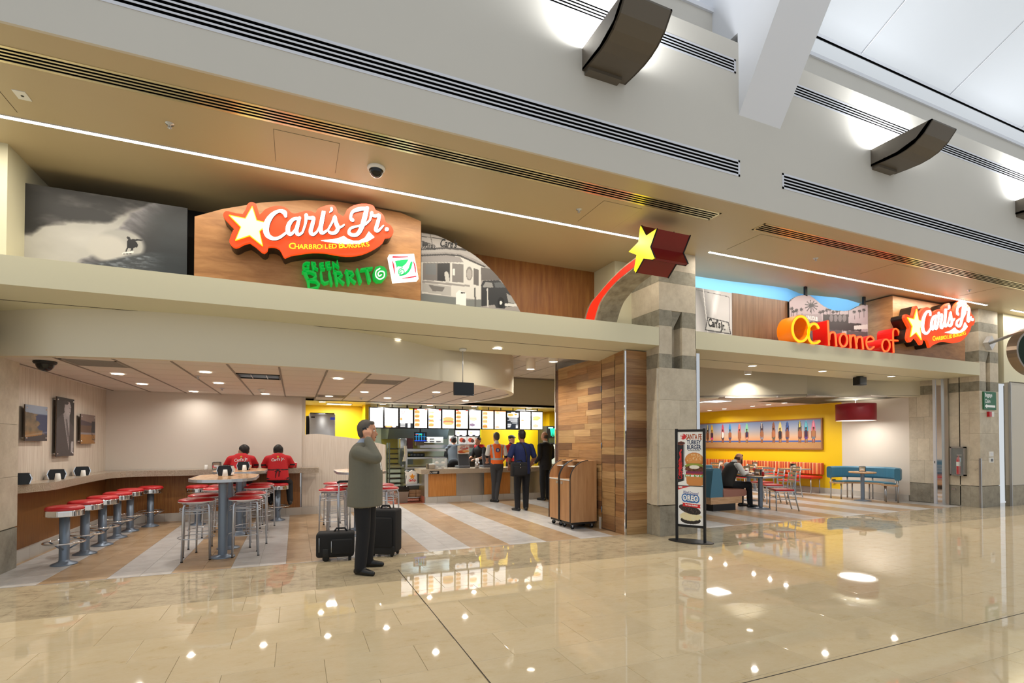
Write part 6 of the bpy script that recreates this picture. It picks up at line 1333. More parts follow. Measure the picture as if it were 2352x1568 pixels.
sweep([(-.07, .915), (-.08, .93), (-.1, .935), (-.11, .92)], 0, 'welt', mat('blue_welt', '6a9aae', .4))
def dining_table(label, x, y, w, d, rz=0.):
    t = thing('dining_table', label, 'table', (x, y, 0), rz, group='dining tables of the right room'); MB().bbox(-w / 2 + .012, w / 2 - .012, -d / 2 + .012, d / 2 - .012, .725, .752, .004).build('table_top', 'table_top', t)
    mb = MB()
    for a, b, c, e_ in ((-w / 2, w / 2, -d / 2, -d / 2 + .014), (-w / 2, w / 2, d / 2 - .014, d / 2), (-w / 2, -w / 2 + .014, -d / 2, d / 2), (w / 2 - .014, w / 2, -d / 2, d / 2)): mb.box(a, b, c, e_, .715, .751)
    mb.build('edge_band', 'alu', t); MB().lathe((0, 0), [(.05, .02), (.05, .715)], 18).build('post', 'grey_post', t); MB().lathe((0, 0), [(0, 0), (.22, 0), (.21, .012), (.07, .03), (.05, .04)], 24).build('base_plate', 'grey_post', t); MB().box(-.2, .2, -.05, .05, .7, .716).build('bracket', 'grey_post', t)
    return t
dining_table('dining table in front of the seated man', 9.83, 8.52, .7, .72); dining_table('dining table behind the curved booth', 11.0, 9.9, .7, .7); dining_table('table by the striped bench nearest the blue seats', 13.55, 10.55, .65, .6); dining_table('second table by the striped bench', 13.5, 11.9, .65, .6); dining_table('third table by the striped bench', 13.5, 13.3, .65, .6); dining_table('table at the far left of the right room', 11.3, 12.6, .7, .7)
def chair(label):
    t = thing('metal_chair', label, 'chair', group='metal chairs with red seats')   # faces -x
    MB().bbox(-.21, .19, -.2, .2, .435, .475, .014).build('seat', 'red_vinyl', t); MB().box(-.2, .19, -.19, .19, .412, .436).build('seat_frame', 'alu', t)
    for s_ in (-1, 1):
        MB().tube([(-.19, .18 * s_, 0), (-.185, .18 * s_, .42)], .0145, 8).build('leg', 'alu', t); MB().tube([(.29, .18 * s_, 0), (.24, .18 * s_, .2), (.2, .18 * s_, .42), (.2, .18 * s_, .55), (.24, .18 * s_, .84)], .0145, 8).build('leg', 'alu', t)
    for x_, z_ in ((.243, .815), (.225, .73), (.21, .65)): MB().box(x_ - .008, x_ + .012, -.18, .18, z_ - .025, z_ + .025).build('back_slat', 'alu', t)
    for s_ in (-1, 1): MB().tube([(-.187, .18 * s_, .25), (.225, .18 * s_, .25)], .009, 6).build('stretcher', 'alu', t)
    MB().tube([(-.187, -.18, .3), (-.187, .18, .3)], .009, 6).build('stretcher', 'alu', t)
    return t
ch = [(10.06, 8.15, -.5, 'metal chair with red seat tucked at the seated man\'s table'), (10.95, 9.15, -.5, 'metal chair with red seat behind the nearest red chair'), (12.75, 10.1, -.2, 'metal chair with red seat near the striped bench, closest'), (12.75, 11.6, -.1, 'metal chair with red seat at the second bench table'), (12.8, 13.1, 0, 'metal chair with red seat at the third bench table'), (11.5, 9.9, 0, 'metal chair at the table behind the booth'), (10.6, 12.6, 3.1, 'metal chair at the far left of the right room')]
h0 = chair(ch[0][3]); h0.location = (ch[0][0], ch[0][1], 0); h0.rotation_euler = (0, 0, ch[0][2])
for x, y, rz, l in ch[1:]: dup(h0, (x, y, 0), rz, l)
# striped bench
m, N, Lk, b = _p('striped_vinyl'); g = N.new('ShaderNodeNewGeometry'); sx = N.new('ShaderNodeSeparateXYZ'); Lk.new(g.outputs['Position'], sx.inputs[0]); mu = N.new('ShaderNodeMath'); mu.operation = 'MULTIPLY'; mu.inputs[1].default_value = 2.3; Lk.new(sx.outputs['Y'], mu.inputs[0]); fr = N.new('ShaderNodeMath'); fr.operation = 'FRACT'; Lk.new(mu.outputs[0], fr.inputs[0])
r = ramp(N, [(0, 'b8452a'), (.12, 'd98a4a'), (.22, 'e0b070'), (.3, 'c0502e'), (.4, 'd8683a'), (.5, 'e8c08a'), (.56, 'a83a26'), (.7, 'dc9a58'), (.8, 'b84a2c'), (.9, 'd87a42'), (1, 'b8452a')]); r.color_ramp.interpolation = 'CONSTANT'; Lk.new(fr.outputs[0], r.inputs[0]); Lk.new(r.outputs[0], b.inputs['Base Color']); b.inputs['Roughness'].default_value = .45; M['striped_vinyl'] = m
t = thing('wall_bench', 'long bench with striped orange back and red seat along yellow wall', 'bench', (14.4, 12.5, 0)); L = t.location
MB().bbox(14.5, 14.62, 10.38, 15.8, .55, .9, .02).build('backrest', 'striped_vinyl', t, off=L); MB().bbox(14.08, 14.58, 10.4, 15.8, .43, .51, .02).build('seat', mat('red_seat', 'cc2418', .4), t, off=L)
for y in (10.45, 11.4, 12.4, 13.4, 14.4, 15.5):
    for x in (14.12, 14.5): MB().tube([(x, y, 0), (x, y, .43)], .018, 8).build('leg', 'alu', t, off=L)
o = MB().box(14.6, XR + .005, 10.05, 10.13, .32, .44).build('wall_outlet', mat('outlet_brown', '5a4a30', .5)); tag(o, 'brown socket plate on the yellow wall beside the striped bench', 'socket')
dn2 = [(9.9, 8.62, .752, .4, 'napkin dispenser on the seated man\'s table'), (13.5, 10.55, .752, .9, 'napkin dispenser on the bench table nearest the blue seats'), (11.0, 9.95, .752, .7, 'napkin dispenser on the table behind the booth'), (13.5, 11.9, .752, .8, 'napkin dispenser on the second bench table'), (13.5, 13.3, .752, .8, 'napkin dispenser on the third bench table'), (13.6, 8.62, .752, .5, 'napkin dispenser with napkins on the blue nook table')]
for x, y, z, rz, l in dn2: dup(d0, (x, y, z), rz, l, 'napkin dispensers of the right room')
for x, y, l in ((10.02, 8.7, 'white paper cup on the seated man\'s table'), (13.4, 10.42, 'white paper cup on the bench table'), (10.9, 9.85, 'white paper cup on the table behind the booth')): dup(c0, (x, y, .752), 0, l)
for x, y, l in ((9.78, 8.4, 'red sauce bottle on the seated man\'s table'), (11.1, 9.8, 'red sauce bottle on the table behind the booth')):
    t = thing('sauce_bottle', l, 'bottle', (x, y, .752)); MB().lathe((0, 0), [(0, 0), (.028, 0), (.03, .07), (.02, .1), (0, .1)], 16).build('body', mat('sauce_red', 'a8141c', .3), t); MB().lathe((0, 0), [(.018, .1), (.006, .14), (0, .14)], 12).build('cap', 'white_plastic', t)
t = thing('serving_tray', 'brown food tray in front of the seated man', 'tray', (9.68, 8.66, .752)); MB().bbox(-.15, .15, -.1, .1, 0, .012, .004).build('base', mat('tray_brown', '6a4a3a', .4), t); MB().sphere((0, 0, .03), .045, 12, 8, (1.2, 1, .5)).build('wrapped_food', mat('wrap', 'e0d4c8', .6), t)
# blue corner seating around a round table
bc = thing('blue_corner_seat', 'curved blue upholstered corner bench with wooden seat rim', 'bench', (13.65, 8.65, 0)); Cx, Cy = 0, 0
def arc_sweep(prof, name, m, a0=-78, a1=112, n=30):
    mb = MB(); rows = []; A_ = [math.radians(a0 + (a1 - a0) * i / n) for i in range(n + 1)]; k = n + 1; r_ = len(prof)
    vs = [(R_ * math.cos(a), R_ * math.sin(a), z) for R_, z in prof for a in A_]; fs = [(i * k + j, i * k + j + 1, ((i + 1) % r_) * k + j + 1, ((i + 1) % r_) * k + j) for i in range(r_) for j in range(n)] + [tuple(i * k for i in range(r_)), tuple(i * k + n for i in range(r_))[::-1]]
    mb.add(vs, fs, False); mb.build(name, m, bc)
arc_sweep([(.72, .56), (.8, .56), (.82, .6), (.82, .83), (.79, .865), (.73, .865), (.70, .83), (.70, .6)], 'backrest', 'blue_vinyl'); arc_sweep([(.42, .41), (.76, .41), (.76, .45), (.42, .45)], 'seat_rim', 'booth_wood'); arc_sweep([(.46, .45), (.70, .45), (.70, .475), (.66, .485), (.5, .485), (.46, .475)], 'seat_cushion', 'blue_vinyl', -70, 105)
for a in (-70, -38, 15, 60, 105):
    q = math.radians(a); MB().tube([(.5 * math.cos(q), .5 * math.sin(q), 0), (.5 * math.cos(q), .5 * math.sin(q), .41)], .017, 8).build('leg', 'alu', bc); MB().tube([(.75 * math.cos(q), .75 * math.sin(q), 0), (.75 * math.cos(q), .75 * math.sin(q), .6)], .017, 8).build('leg', 'alu', bc)
t = thing('round_table', 'round pedestal table inside the blue corner seat', 'table', (13.6, 8.62, 0)); MB().lathe((0, 0), [(0, .715), (.3, .715), (.31, .735), (.3, .752), (0, .752)], 32).build('table_top', 'table_top', t); MB().lathe((0, 0), [(.045, .02), (.045, .715)], 18).build('post', 'grey_post', t); MB().lathe((0, 0), [(0, 0), (.2, 0), (.19, .012), (.06, .03), (.045, .04)], 24).build('base_plate', 'grey_post', t)
# drum lamp
t = thing('drum_lamp', 'large dark red drum pendant lamp above the blue seating', 'lamp', (13.9, 8.97, HR)); MB().lathe((0, 0), [(.46, -.58), (.465, -.575), (.465, -.135), (.46, -.13)], 48).build('shade', mat('lamp_red', '8e0f20', .45), t); MB().lathe((0, 0), [(.458, -.132), (.458, -.578)], 48).build('shade_lining', mat('lamp_lining', 'f4f0e8', .6, em='fff4e0', es=.6), t); MB().cyl((0, 0), .45, -.57, -.566, 48).build('diffuser', glow('lamp_diffuser', 'fffaf0', 1.1), t); MB().tube([(0, 0, 0), (0, 0, -.3)], .012, 8).build('stem', 'chrome', t); MB().lathe((0, 0), [(0, 0), (.07, 0), (.06, -.02), (0, -.022)], 20).build('canopy_plate', 'chrome', t)
lamp('AREA', (0, 0, -.59), 14, .8, parent=t); lamp('AREA', (0, 0, -.35), 12, .5, rot=(math.pi, 0, 0), parent=t, col=(.9, .95, 1))
a = onZ(1976, 864, 3.07); t = thing('ceiling_speaker', 'small black speaker under the right canopy', 'speaker', (a[0], a[1], 3.07)); MB().bbox(-.12, .14, -.06, .1, -.21, -.02, .008).build('cabinet', 'black', t); MB().box(-.07, .07, -.03, .05, -.03, 0).build('bracket', 'black', t); MB().box(-.1, .12, -.064, -.06, -.2, -.03).build('grille', 'reg_dark', t)
# ================================================================== stone end wall fittings
t = thing('fire_cabinet', 'stainless fire extinguisher cabinet set in the stone wall', 'fire cabinet', (XR, 7.0, .71)); L = t.location
y0, y1, z0, z1 = 6.99, 7.155, .72, 1.41; y0 = 6.86
box('box', mat('cabinet_inside', '2a2826', .5), XR - .005, XR + .0, y0, y1, z0, z1, t, off=L)
for nm, q in (('frame', (y0, y1, z0, z0 + .03)), ('frame', (y0, y1, z1 - .03, z1)), ('frame', (y0, y0 + .03, z0, z1)), ('frame', (y1 - .03, y1, z0, z1))): box(nm, 'steel', XR - .09, XR, *q, t, off=L)
box('glass_door', mat('cab_glass', 'e8f0f0', .03, alpha=.12), XR - .088, XR - .084, y0 + .03, y1 - .03, z0 + .03, z1 - .03, t, off=L)
t = thing('fire_extinguisher', 'red fire extinguisher standing inside the steel cabinet', 'fire extinguisher', (XR - .047, 7.0, .75)); MB().lathe((0, 0), [(0, 0), (.04, 0), (.042, .02), (.042, .34), (.03, .4), (.012, .42), (.012, .45)], 18).build('cylinder', mat('ext_red', 'c01020', .25), t); MB().lathe((0, 0), [(.0425, .2), (.0425, .3)], 18).build('label', 'white_plastic', t); MB().box(-.01, .01, -.07, .03, .45, .475).build('handle', 'steel', t); MB().tube([(0, .02, .44), (0, .05, .4), (0, .048, .2)], .008, 6).build('hose', 'black', t); MB().box(-.02, -.017, -.06, -.01, .3, .4).build('tag', mat('tag_blue', 'a8c8e0', .5), t)
o = MB().box(XR - .012, XR + .005, 7.08, 7.16, .36, .41).build('floor_socket', 'steel'); tag(o, 'steel socket plate low on the right stone wall', 'socket')
p0, p1 = 7.46, 7.22
t = thing('door_jamb', 'tall shiny steel jamb against the right stone wall', 'post', (XR, 7.35, 0)); L = t.location; box('front_rail', 'white_metal', XR - .13, XR, 7.42, 7.48, 0, 3.07, t, off=L); box('mirror_strip', 'chrome', XR - .11, XR, 7.31, 7.42, 0, 3.07, t, off=L); box('rear_rail', 'brushed_steel', XR - .05, XR, 7.2, 7.31, 0, 3.07, t, off=L); box('lock', 'black', XR - .135, XR - .13, 7.44, 7.455, 1.0, 1.06, t, off=L)
o = MB().box(14.61, 14.65, 6.58, 6.62, 0, 1.14).build('corner_guard', 'steel'); tag(o, 'waist high steel corner guard on the right column', 'corner guard')
t = thing('direction_sign', 'green Baggage Claim sign with a white arrow on the right column', 'sign', (15.0, 6.6, 2.28)); L = t.location; MB().box(14.75, 15.27, 6.57, 6.6, 2.28, 2.70).build('plate', mat('sign_dark_green', '1f6a45', .4), t, off=L)
mb = MB(); put_text(mb, 'Baggage', .125, lambda u, v: (14.79 + u, 6.568, 2.585 + v), .002, .78, False); put_text(mb, 'Claim', .125, lambda u, v: (14.79 + u, 6.568, 2.44 + v), .002, .78, False); mb.build('lettering', mat('sign_white_paint', 'e8ecec', .5, em='e8ecec', es=.1), t, off=L)
MB().prism([(14.78, 2.36), (14.87, 2.41), (14.87, 2.385), (15.22, 2.385), (15.22, 2.335), (14.87, 2.335), (14.87, 2.31)], 'y', 6.567, 6.57).build('arrow', 'sign_white_paint', t, off=L)
t = thing('fire_alarm', 'red and white fire alarm below the green sign', 'fire alarm', (15.02, 6.6, 2.12)); L = t.location; box('body', 'ext_red', 14.93, 15.03, 6.55, 6.6, 2.115, 2.235, t, off=L); box('strobe', 'white_plastic', 15.03, 15.13, 6.55, 6.6, 2.115, 2.235, t, off=L)
for k, z in enumerate((1.18, 1.04)):
    t = thing('wall_switch', ['upper white switch box on the right column', 'lower white switch box on the right column'][k], 'switch', (15.06, 6.6, z)); box('plate', 'white_plastic', -.09, .09, -.02, 0, 0, .12, t); box('rocker', 'reg_grey' if k else 'white_paint', -.03, .05, -.026, -.02, .025, .09, t)
# round hanging sign on an arm
YO = 4.75
t = thing('blade_sign', 'dark green oval hanging sign with bronze rim at the right edge', 'sign', (15.0, 6.5, 3.3)); L = t.location
cx, cz, rr = 12.35, 3.13, .42
def disc(r0, r1, d0, d1, n=40):
    mb = MB(); vs = []; 
    for d in (d0, d1):
        for R_ in (r0, r1): vs += [(cx + R_ * 1.9 * math.cos(2 * math.pi * i / n), YO + d, cz + R_ * math.sin(2 * math.pi * i / n)) for i in range(n)]
    fs = []
    for i in range(n):
        j = (i + 1) % n; fs += [(i, j, n + j, n + i), (2 * n + i, 3 * n + i, 3 * n + j, 2 * n + j), (n + i, n + j, 3 * n + j, 3 * n + i), (i, 2 * n + i, 2 * n + j, j)]
    return mb.add(vs, fs)
disc(rr * .93, rr, -.07, .07).build('rim', mat('rim_bronze', '8a7a6a', .3, metal=.7), t, off=L); disc(.001, rr * .93, -.05, .05).build('face', mat('oval_green', '1f3024', .8, spec=.15), t, off=L)
MB().tube([(14.95, 6.55, 3.83), (12.4, 4.8, 3.62)], .035, 4).build('arm', 'steel', t, off=L); MB().tube([(12.5, YO, 3.63), (12.5, YO, 3.5)], .02, 6).build('hanger', 'steel', t, off=L)
for s_ in (-1, 1): MB().prism([(14.8, 3.84), (14.97, 3.84 + s_ * .17), (15.14, 3.84)], 'y', 6.5, 6.6).build('bracket', 'white_metal', t, off=L)
o = MB().box(16.9, 17.5, 6.9, 6.93, 1.35, 1.65).build('small_sign', 'oval_green'); tag(o, 'small dark green plate on the far right stone wall', 'sign')
o = MB().box(6.30, 6.37, 6.74, 6.8, 0, 3.07).build('door_jamb_post', 'chrome'); tag(o, 'slim shiny steel post right of the central stone column', 'post')
t = thing('smoke_detector', 'small white smoke detector in the left room ceiling', 'smoke detector', (-.55 * sc_, 9.9 * sc_, HB)); MB().lathe((0, 0), [(.06, 0), (.058, -.015), (.04, -.03), (.035, -.05), (0, -.052)], 20).build('housing', 'white_plastic', t); MB().cyl((0, 0), .02, -.056, -.05, 12).build('sensor', 'reg_grey', t)
# ================================================================== banner stand
A0 = onZ(1555, 1240); B0 = onZ(1619, 1247); A0, B0 = Vector((A0[0], A0[1], 0)), Vector((B0[0], B0[1], 0)); U = (B0 - A0); wd = U.length; U.normalize(); ang = math.atan2(U.y, U.x)
ctr = (A0 + B0) / 2; d_ = (ctr.x * math.sin(YAW) + ctr.y * math.cos(YAW)); H = 1.5 + (1017 - 984) / 1168 * d_
t = thing('banner_stand', 'black framed standing banner advertising a burger and ice cream sandwich', 'banner stand', ctr, ang)
MB().lathe((0, 0), [(0, 0), (.30, 0), (.30, .008), (.28, .012), (0, .012)], 40).build('base_plate', mat('stand_black', '17181a', .45, metal=.3), t); bpy.data.objects['base_plate']
for o in t.children: o.scale = (1.12, .62, 1)
h_ = wd / 2
for s_ in (-1, 1): box('post', 'stand_black', s_ * h_ - .018, s_ * h_ + .018, -.018, .018, .012, H, t)
zb0, zm, zt_ = .235, .845, H - .03
for z in (zb0, zt_): box('rail', 'stand_black', -h_, h_, -.012, .012, z - .018, z + .018, t)
box('rail', 'stand_black', -h_, h_, -.008, .006, zm - .005, zm + .005, t); box('panel', 'white_plastic', -h_ + .015, h_ - .015, -.003, .006, zb0, zt_, t)
c = Canvas(100, 150, .62); c.c[:] = c.hexc('eef0f0')   # upper print
c.ell(.22, .91, .12, .055, 'd0242a'); 
c.poly([(0, .76), (.3, .78), (.27, .09), (.0, .05)], '1c1a1c'); c.ell(.14, .785, .16, .035, '7a3a22'); c.ell(.14, .79, .13, .02, '4a2014'); c.poly([(.24, .77), (.3, .78), (.275, .1), (.235, .09)], 'b8bcc0')
c.line([(.05, .2), (.08, .35), (.06, .42)], .014, 'd81f2a'); c.line([(.05, .45), (.12, .52), (.08, .6), (.14, .66)], .016, 'd81f2a'); c.line([(.12, .25), (.13, .6)], .010, 'd81f2a')
q = c.hexc('c9813f'); c.ell(.66, .475, .37, .14, q); c.ell(.66, .5, .33, .1, 'd8954e'); c.rect(.3, 1, .405, .42, 'b8702f'); c.ell(.66, .365, .38, .05, '8a9a38'); c.ell(.66, .31, .37, .065, '6e3c1e'); c.fill((fbm(c.u * 16, c.v * 26, 3, 2) > .55) * ((abs(c.u - .66) < .36) & (c.v > .26) & (c.v < .36)) * .8, '3f1f10'); c.ell(.66, .345, .2, .035, 'e8e4da'); c.rect(.32, 1, .225, .262, '7a2a52'); c.rect(.32, 1, .195, .228, 'c8402c'); c.fill((fbm(c.u * 22, c.v * 10, 3, 5) > .45) * ((c.v > .15) & (c.v < .21) & (c.u > .3)) * 1., '4f9a30'); c.poly([(.33, .17), (1, .16), (1, .02), (.9, .0), (.45, .0), (.35, .04)], 'cc8846')
rs = random.Random(2)
for k in range(36): c.ell(.36 + rs.random() * .58, .46 + rs.random() * .12, .012, .007, 'f0dcae')
c.build('upper_print', t, lambda u, v: (-h_ + .02 + u * (wd - .04), -.0035, zm + .006 + v * (zt_ - zm - .024)), rough=.4)
def bt_(x0, z0_, s_, txt, m, bold=.002, xs=.7, cx_=True, sl=0., up=0.):
    mb = MB(); put_text(mb, txt, s_, lambda u, v: (x0 + u, -.0045, z0_ + v + u * up), bold, xs, cx_, sl); mb.build('lettering', m, t)
tz = zt_ - .02
mat('print_brown', 'a8501c', .5); mat('print_navy', '22345c', .5); mat('print_blue', '2a3f98', .5); mat('print_ink', '1a1c22', .5); mat('print_white', 'f2f2f2', .5); mat('print_red', 'cf2028', .5)
bt_(.055, tz - .115, .115, 'SANTA FE', 'print_brown', .004, .46); bt_(.055, tz - .19, .09, 'TURKEY', 'print_navy', .003, .62); bt_(.055, tz - .265, .09, 'BURGER', 'print_navy', .003, .62); bt_(.055, tz - .29, .02, 'With Green Chile & Santa Fe Sauce', 'print_ink', .0006, .62)
bt_(-.14, tz - .065, .05, 'NEW!', 'print_white', .002, .6, True, 0, .15); bt_(-.14, tz - .1, .042, '490', 'print_white', .002, .6)
mb = MB(); v_, f_2 = text_mesh('Coca-Cola', .095, .0015, False, .8); mb.add([(-h_ + .085 - y * 1.0, -.0045, zm + .1 + x * .78) for x, y in v_], f_2); mb.build('lettering', 'print_red', t); mb = MB(); v_, f_2 = text_mesh('zero', .085, .001, False, .8); mb.add([(-h_ + .135 - y, -.0045, zm + .17 + x) for x, y in v_], f_2); mb.build('lettering', 'print_white', t)
c = Canvas(100, 150, .62); c.c[:] = c.hexc('eef0f2')
c.poly([(0, 1), (.5, 1), (0, .9)], 'd0242a'); c.ell(.5, .12, .4, .1, '1d1512'); c.fill(np.clip((1 - ((c.u - .5) / .46) ** 2 - ((c.v - .22) / .12) ** 2) * 5 + (fbm(c.u * 18, c.v * 18, 4, 3) - .5) * 2, 0, 1), np.stack([.90 + 0 * c.u, .83 + .06 * fbm(c.u * 20, c.v * 20, 3, 6), .66 + .1 * fbm(c.u * 20, c.v * 20, 3, 7)], -1))
a_ = -.32; X_, Y_ = (c.u - .47) * .62, (c.v - .40); xr = X_ * math.cos(a_) - Y_ * math.sin(a_) * -1; rx = X_ * math.cos(.38) - Y_ * math.sin(.38) * 0 + Y_ * .25; q = ((X_ * .95 + 0) / .255) ** 2 + ((Y_ + X_ * .22) / .115) ** 2; c.fill(q < 1, '1e1614'); c.fill((q < .93) & (fbm(c.u * 40, c.v * 40, 2, 4) > .62), '4a3a34'); c.fill((abs(q - .75) < .04) * .6, '3a2c28')
c.build('lower_print', t, lambda u, v: (-h_ + .02 + u * (wd - .04), -.0035, zb0 + .018 + v * (zm - zb0 - .024)), rough=.4)
mb = MB()
for ox, oz, m in (): pass
bt_(-.1, zm - .055, .04, 'NEW!', 'print_white', .002, .6, False, 0, .1) if False else bt_(-h_ + .03, zm - .038, .036, 'NEW!', 'print_white', .002, .6, False, 0, .06)
bt_(0.0, zm - .13, .075, 'Hand-Scooped', 'print_blue', .0008, .5, True, .2, -.1)
bt_(.0, zm - .232, .125, 'OREO', mat('oreo_blue', '2f6fb8', .5), .02, .72, True, 0, -.06); bt_(.0, zm - .226, .12, 'OREO', 'print_white', .004, .72, True, 0, -.06)
for o in t.children:
    if o.name.startswith('lettering') and o.data.materials[0].name == 'print_white' and o.dimensions.z > .07: o.location.y = -.001
mb = MB(); mb.prism([(-.125, zm - .26), (.15, zm - .275), (.14, zm - .3), (.15, zm - .33), (-.12, zm - .31), (-.11, zm - .285)], 'y', -.0046, -.004); mb.build('ribbon_print', 'print_red', t); mb = MB(); put_text(mb, 'Ice Cream Sandwich', .036, lambda u, v: (.015 + u, -.0052, zm - .302 + v - u * .06), .0012, .62); mb.build('lettering', 'print_white', t)
# ================================================================== people: one continuous skin per figure, grown from a posed skeleton
from mathutils.bvhtree import BVHTree
def _cap_mesh(mb, p0, p1, r0, r1, n=14):
    p0, p1 = Vector(p0), Vector(p1); d = p1 - p0; l = d.length
    if l < 1e-4: mb.sphere(p0, max(r0, r1), n, 8); return
    q = d.to_track_quat('Z', 'Y'); prof = []
    for k in range(5): a = math.pi / 2 * (1 - k / 4); prof.append((r0 * math.cos(a), -r0 * math.sin(a)))
    for k in range(5): a = math.pi / 2 * k / 4; prof.append((r1 * math.cos(a), l + r1 * math.sin(a)))
    T = Matrix.Translation(p0) @ q.to_matrix().to_4x4(); o = mb.T; mb.T = T; mb.lathe((0, 0), prof, n); mb.T = o
def _sd(pr, P):
    if pr[1] == 'cap':
        a, b, r0, r1 = np.array(pr[2]), np.array(pr[3]), pr[4], pr[5]; d = b - a; t = np.clip(((P - a) @ d) / (d @ d + 1e-9), 0, 1)
        return np.linalg.norm(P - a - t[:, None] * d, axis=1) - (r0 + (r1 - r0) * t)
    if pr[1] == 'loft':
        R_ = np.array(pr[2]); z = np.clip(P[:, 2], R_[0, 4], R_[-1, 4]); f_ = [np.interp(z, R_[:, 4], R_[:, q]) for q in range(4)]
        k = np.hypot((P[:, 0] - f_[0]) / f_[2], (P[:, 1] - f_[1]) / f_[3]); d = (k - 1) * np.minimum(f_[2], f_[3]); o_ = np.abs(P[:, 2] - z)
        return np.where(o_ > 0, np.hypot(np.maximum(d, 0), o_), d)
    c, r = np.array(pr[2]), np.array(pr[3]); q = (P - c) / r; k = np.linalg.norm(q, axis=1)
    return (k - 1) * r.min() * (k > 0) if False else (k - 1) * k / np.maximum(np.linalg.norm(q / r, axis=1), 1e-6)
def _loft_mesh(mb, rings, n=26):
    vs = []; R_ = [(rings[0][0], rings[0][1] * .55, rings[0][2] * .55, rings[0][3] - .02)] if False else []
    rr_ = crs([tuple(r) for r in rings], 3); k = len(rr_)
    for x, y, rx, ry, z in rr_: vs += [(x + rx * math.cos(2 * math.pi * i / n), y + ry * math.sin(2 * math.pi * i / n), z) for i in range(n)]
    fs = [(j * n + i, j * n + (i + 1) % n, (j + 1) * n + (i + 1) % n, (j + 1) * n + i) for j in range(k - 1) for i in range(n)] + [tuple(range(n))[::-1], tuple((k - 1) * n + i for i in range(n))]
    mb.add(vs, fs)
def figure(name, prims, parent, paint=None, voxel=.0095, it=4):
    mb = MB()
    for pr in prims:
        if pr[1] == 'cap': _cap_mesh(mb, *pr[2:6])
        elif pr[1] == 'loft': _loft_mesh(mb, pr[2])
        else: mb.sphere(pr[2], 1, 18, 12, pr[3])
    me = bpy.data.meshes.new('tmp'); me.from_pydata(mb.v, [], mb.f); o = bpy.data.objects.new('tmp', me); C.objects.link(o)
    m = o.modifiers.new('r', 'REMESH'); m.mode = 'VOXEL'; m.voxel_size = voxel; s_ = o.modifiers.new('s', 'SMOOTH'); s_.iterations = it; s_.factor = .5
    dg = bpy.context.evaluated_depsgraph_get(); out = bpy.data.meshes.new_from_object(o.evaluated_get(dg)); bpy.data.objects.remove(o); bpy.data.meshes.remove(me)
    names = []
    for pr in prims:
        if pr[0] not in names: names.append(pr[0])
    n = len(out.polygons); cen = np.empty(n * 3); out.polygons.foreach_get('center', cen); cen = cen.reshape(-1, 3)
    best = np.full(n, 9.); idx = np.zeros(n, np.int32)
    for pr in prims:
        d = _sd(pr, cen); k = d < best; best[k] = d[k]; idx[k] = names.index(pr[0])
    if paint:
        for mn, mask in paint(cen, {q: i for i, q in enumerate(names)}, idx):
            if mn not in names: names.append(mn)
            idx[mask] = names.index(mn)
    out.materials.clear()
    for q in names: out.materials.append(M[q])
    out.polygons.foreach_set('material_index', idx); out.polygons.foreach_set('use_smooth', [True] * n); out.name = name
    return link(name, out, parent)
def hand(P, w, d, s_, nn, m='skin', curl=.5, side=1):
    w, d, s_, nn = Vector(w), Vector(d).normalized(), Vector(s_).normalized(), Vector(nn).normalized()
    for i in range(4):
        k = w + d * (.085 - abs(i - 1.2) * .006) + s_ * (i - 1.5) * .021; P.append((m, 'cap', w + s_ * (i - 1.5) * .011, k, .015, .0125))
        l = (.036, .044, .042, .032)[3 - i]
        a = k + (d * math.cos(curl) + nn * math.sin(curl)) * l; b = a + (d * math.cos(curl * 2.1) + nn * math.sin(curl * 2.1)) * l * .85
        P.append((m, 'cap', k, a, .0098, .009)); P.append((m, 'cap', a, b, .009, .0078))
    t0 = w + d * .028 + s_ * .02; t1 = t0 + (d * .65 + s_ * .7 + nn * .35) * .042; t2 = t1 + (d * .85 + s_ * .1 + nn * .5) * .034
    P += [(m, 'cap', t0, t1, .0145, .0115), (m, 'cap', t1, t2, .0105, .0085)]
def head(P, c, f=(1, 0, 0), skin='skin', hair='hair_dark', bald=False, back=1.0, size=1.):
    """c: centre of the cranium; f: the way the face looks"""
    c = Vector(c); f = Vector(f).normalized(); l = Vector((-f.y, f.x, 0)).normalized(); k = size
    P += [(skin, 'ell', c + f * .005 * k, (.092 * k, .078 * k, .108 * k)), (skin, 'ell', c + f * .042 * k - Vector((0, 0, .058 * k)), (.056 * k, .055 * k, .068 * k)),
          (skin, 'cap', c + f * .093 * k - Vector((0, 0, .008 * k)), c + f * .108 * k - Vector((0, 0, .038 * k)), .010 * k, .014 * k), (skin, 'cap', c + f * .08 * k - Vector((0, 0, .068 * k)), c + f * .084 * k - Vector((0, 0, .074 * k)), .016 * k, .016 * k), (skin, 'ell', c + f * .075 * k - Vector((0, 0, .102 * k)), (.02 * k, .022 * k, .018 * k))]
    for s_ in (-1, 1): P.append((skin, 'ell', c + l * s_ * .080 * k - Vector((0, 0, .018 * k)) - f * .008 * k, (.02 * k, .012 * k, .03 * k)))
    if bald: P += [(hair, 'ell', c - f * .022 * k - Vector((0, 0, .022 * k)), (.085 * k, .084 * k, .062 * k))]
    else: P += [(hair, 'ell', c - f * .02 * k + Vector((0, 0, .022 * k)), (.097 * k, .085 * k, .102 * k)), (hair, 'ell', c - f * .045 * k - Vector((0, 0, .03 * k)), (.062 * k, .072 * k, .068 * k)), (hair, 'cap', c + f * .05 * k + Vector((0, 0, .085 * k)) + l * .03, c + f * .05 * k + Vector((0, 0, .085 * k)) - l * .03, .026 * k, .026 * k)]
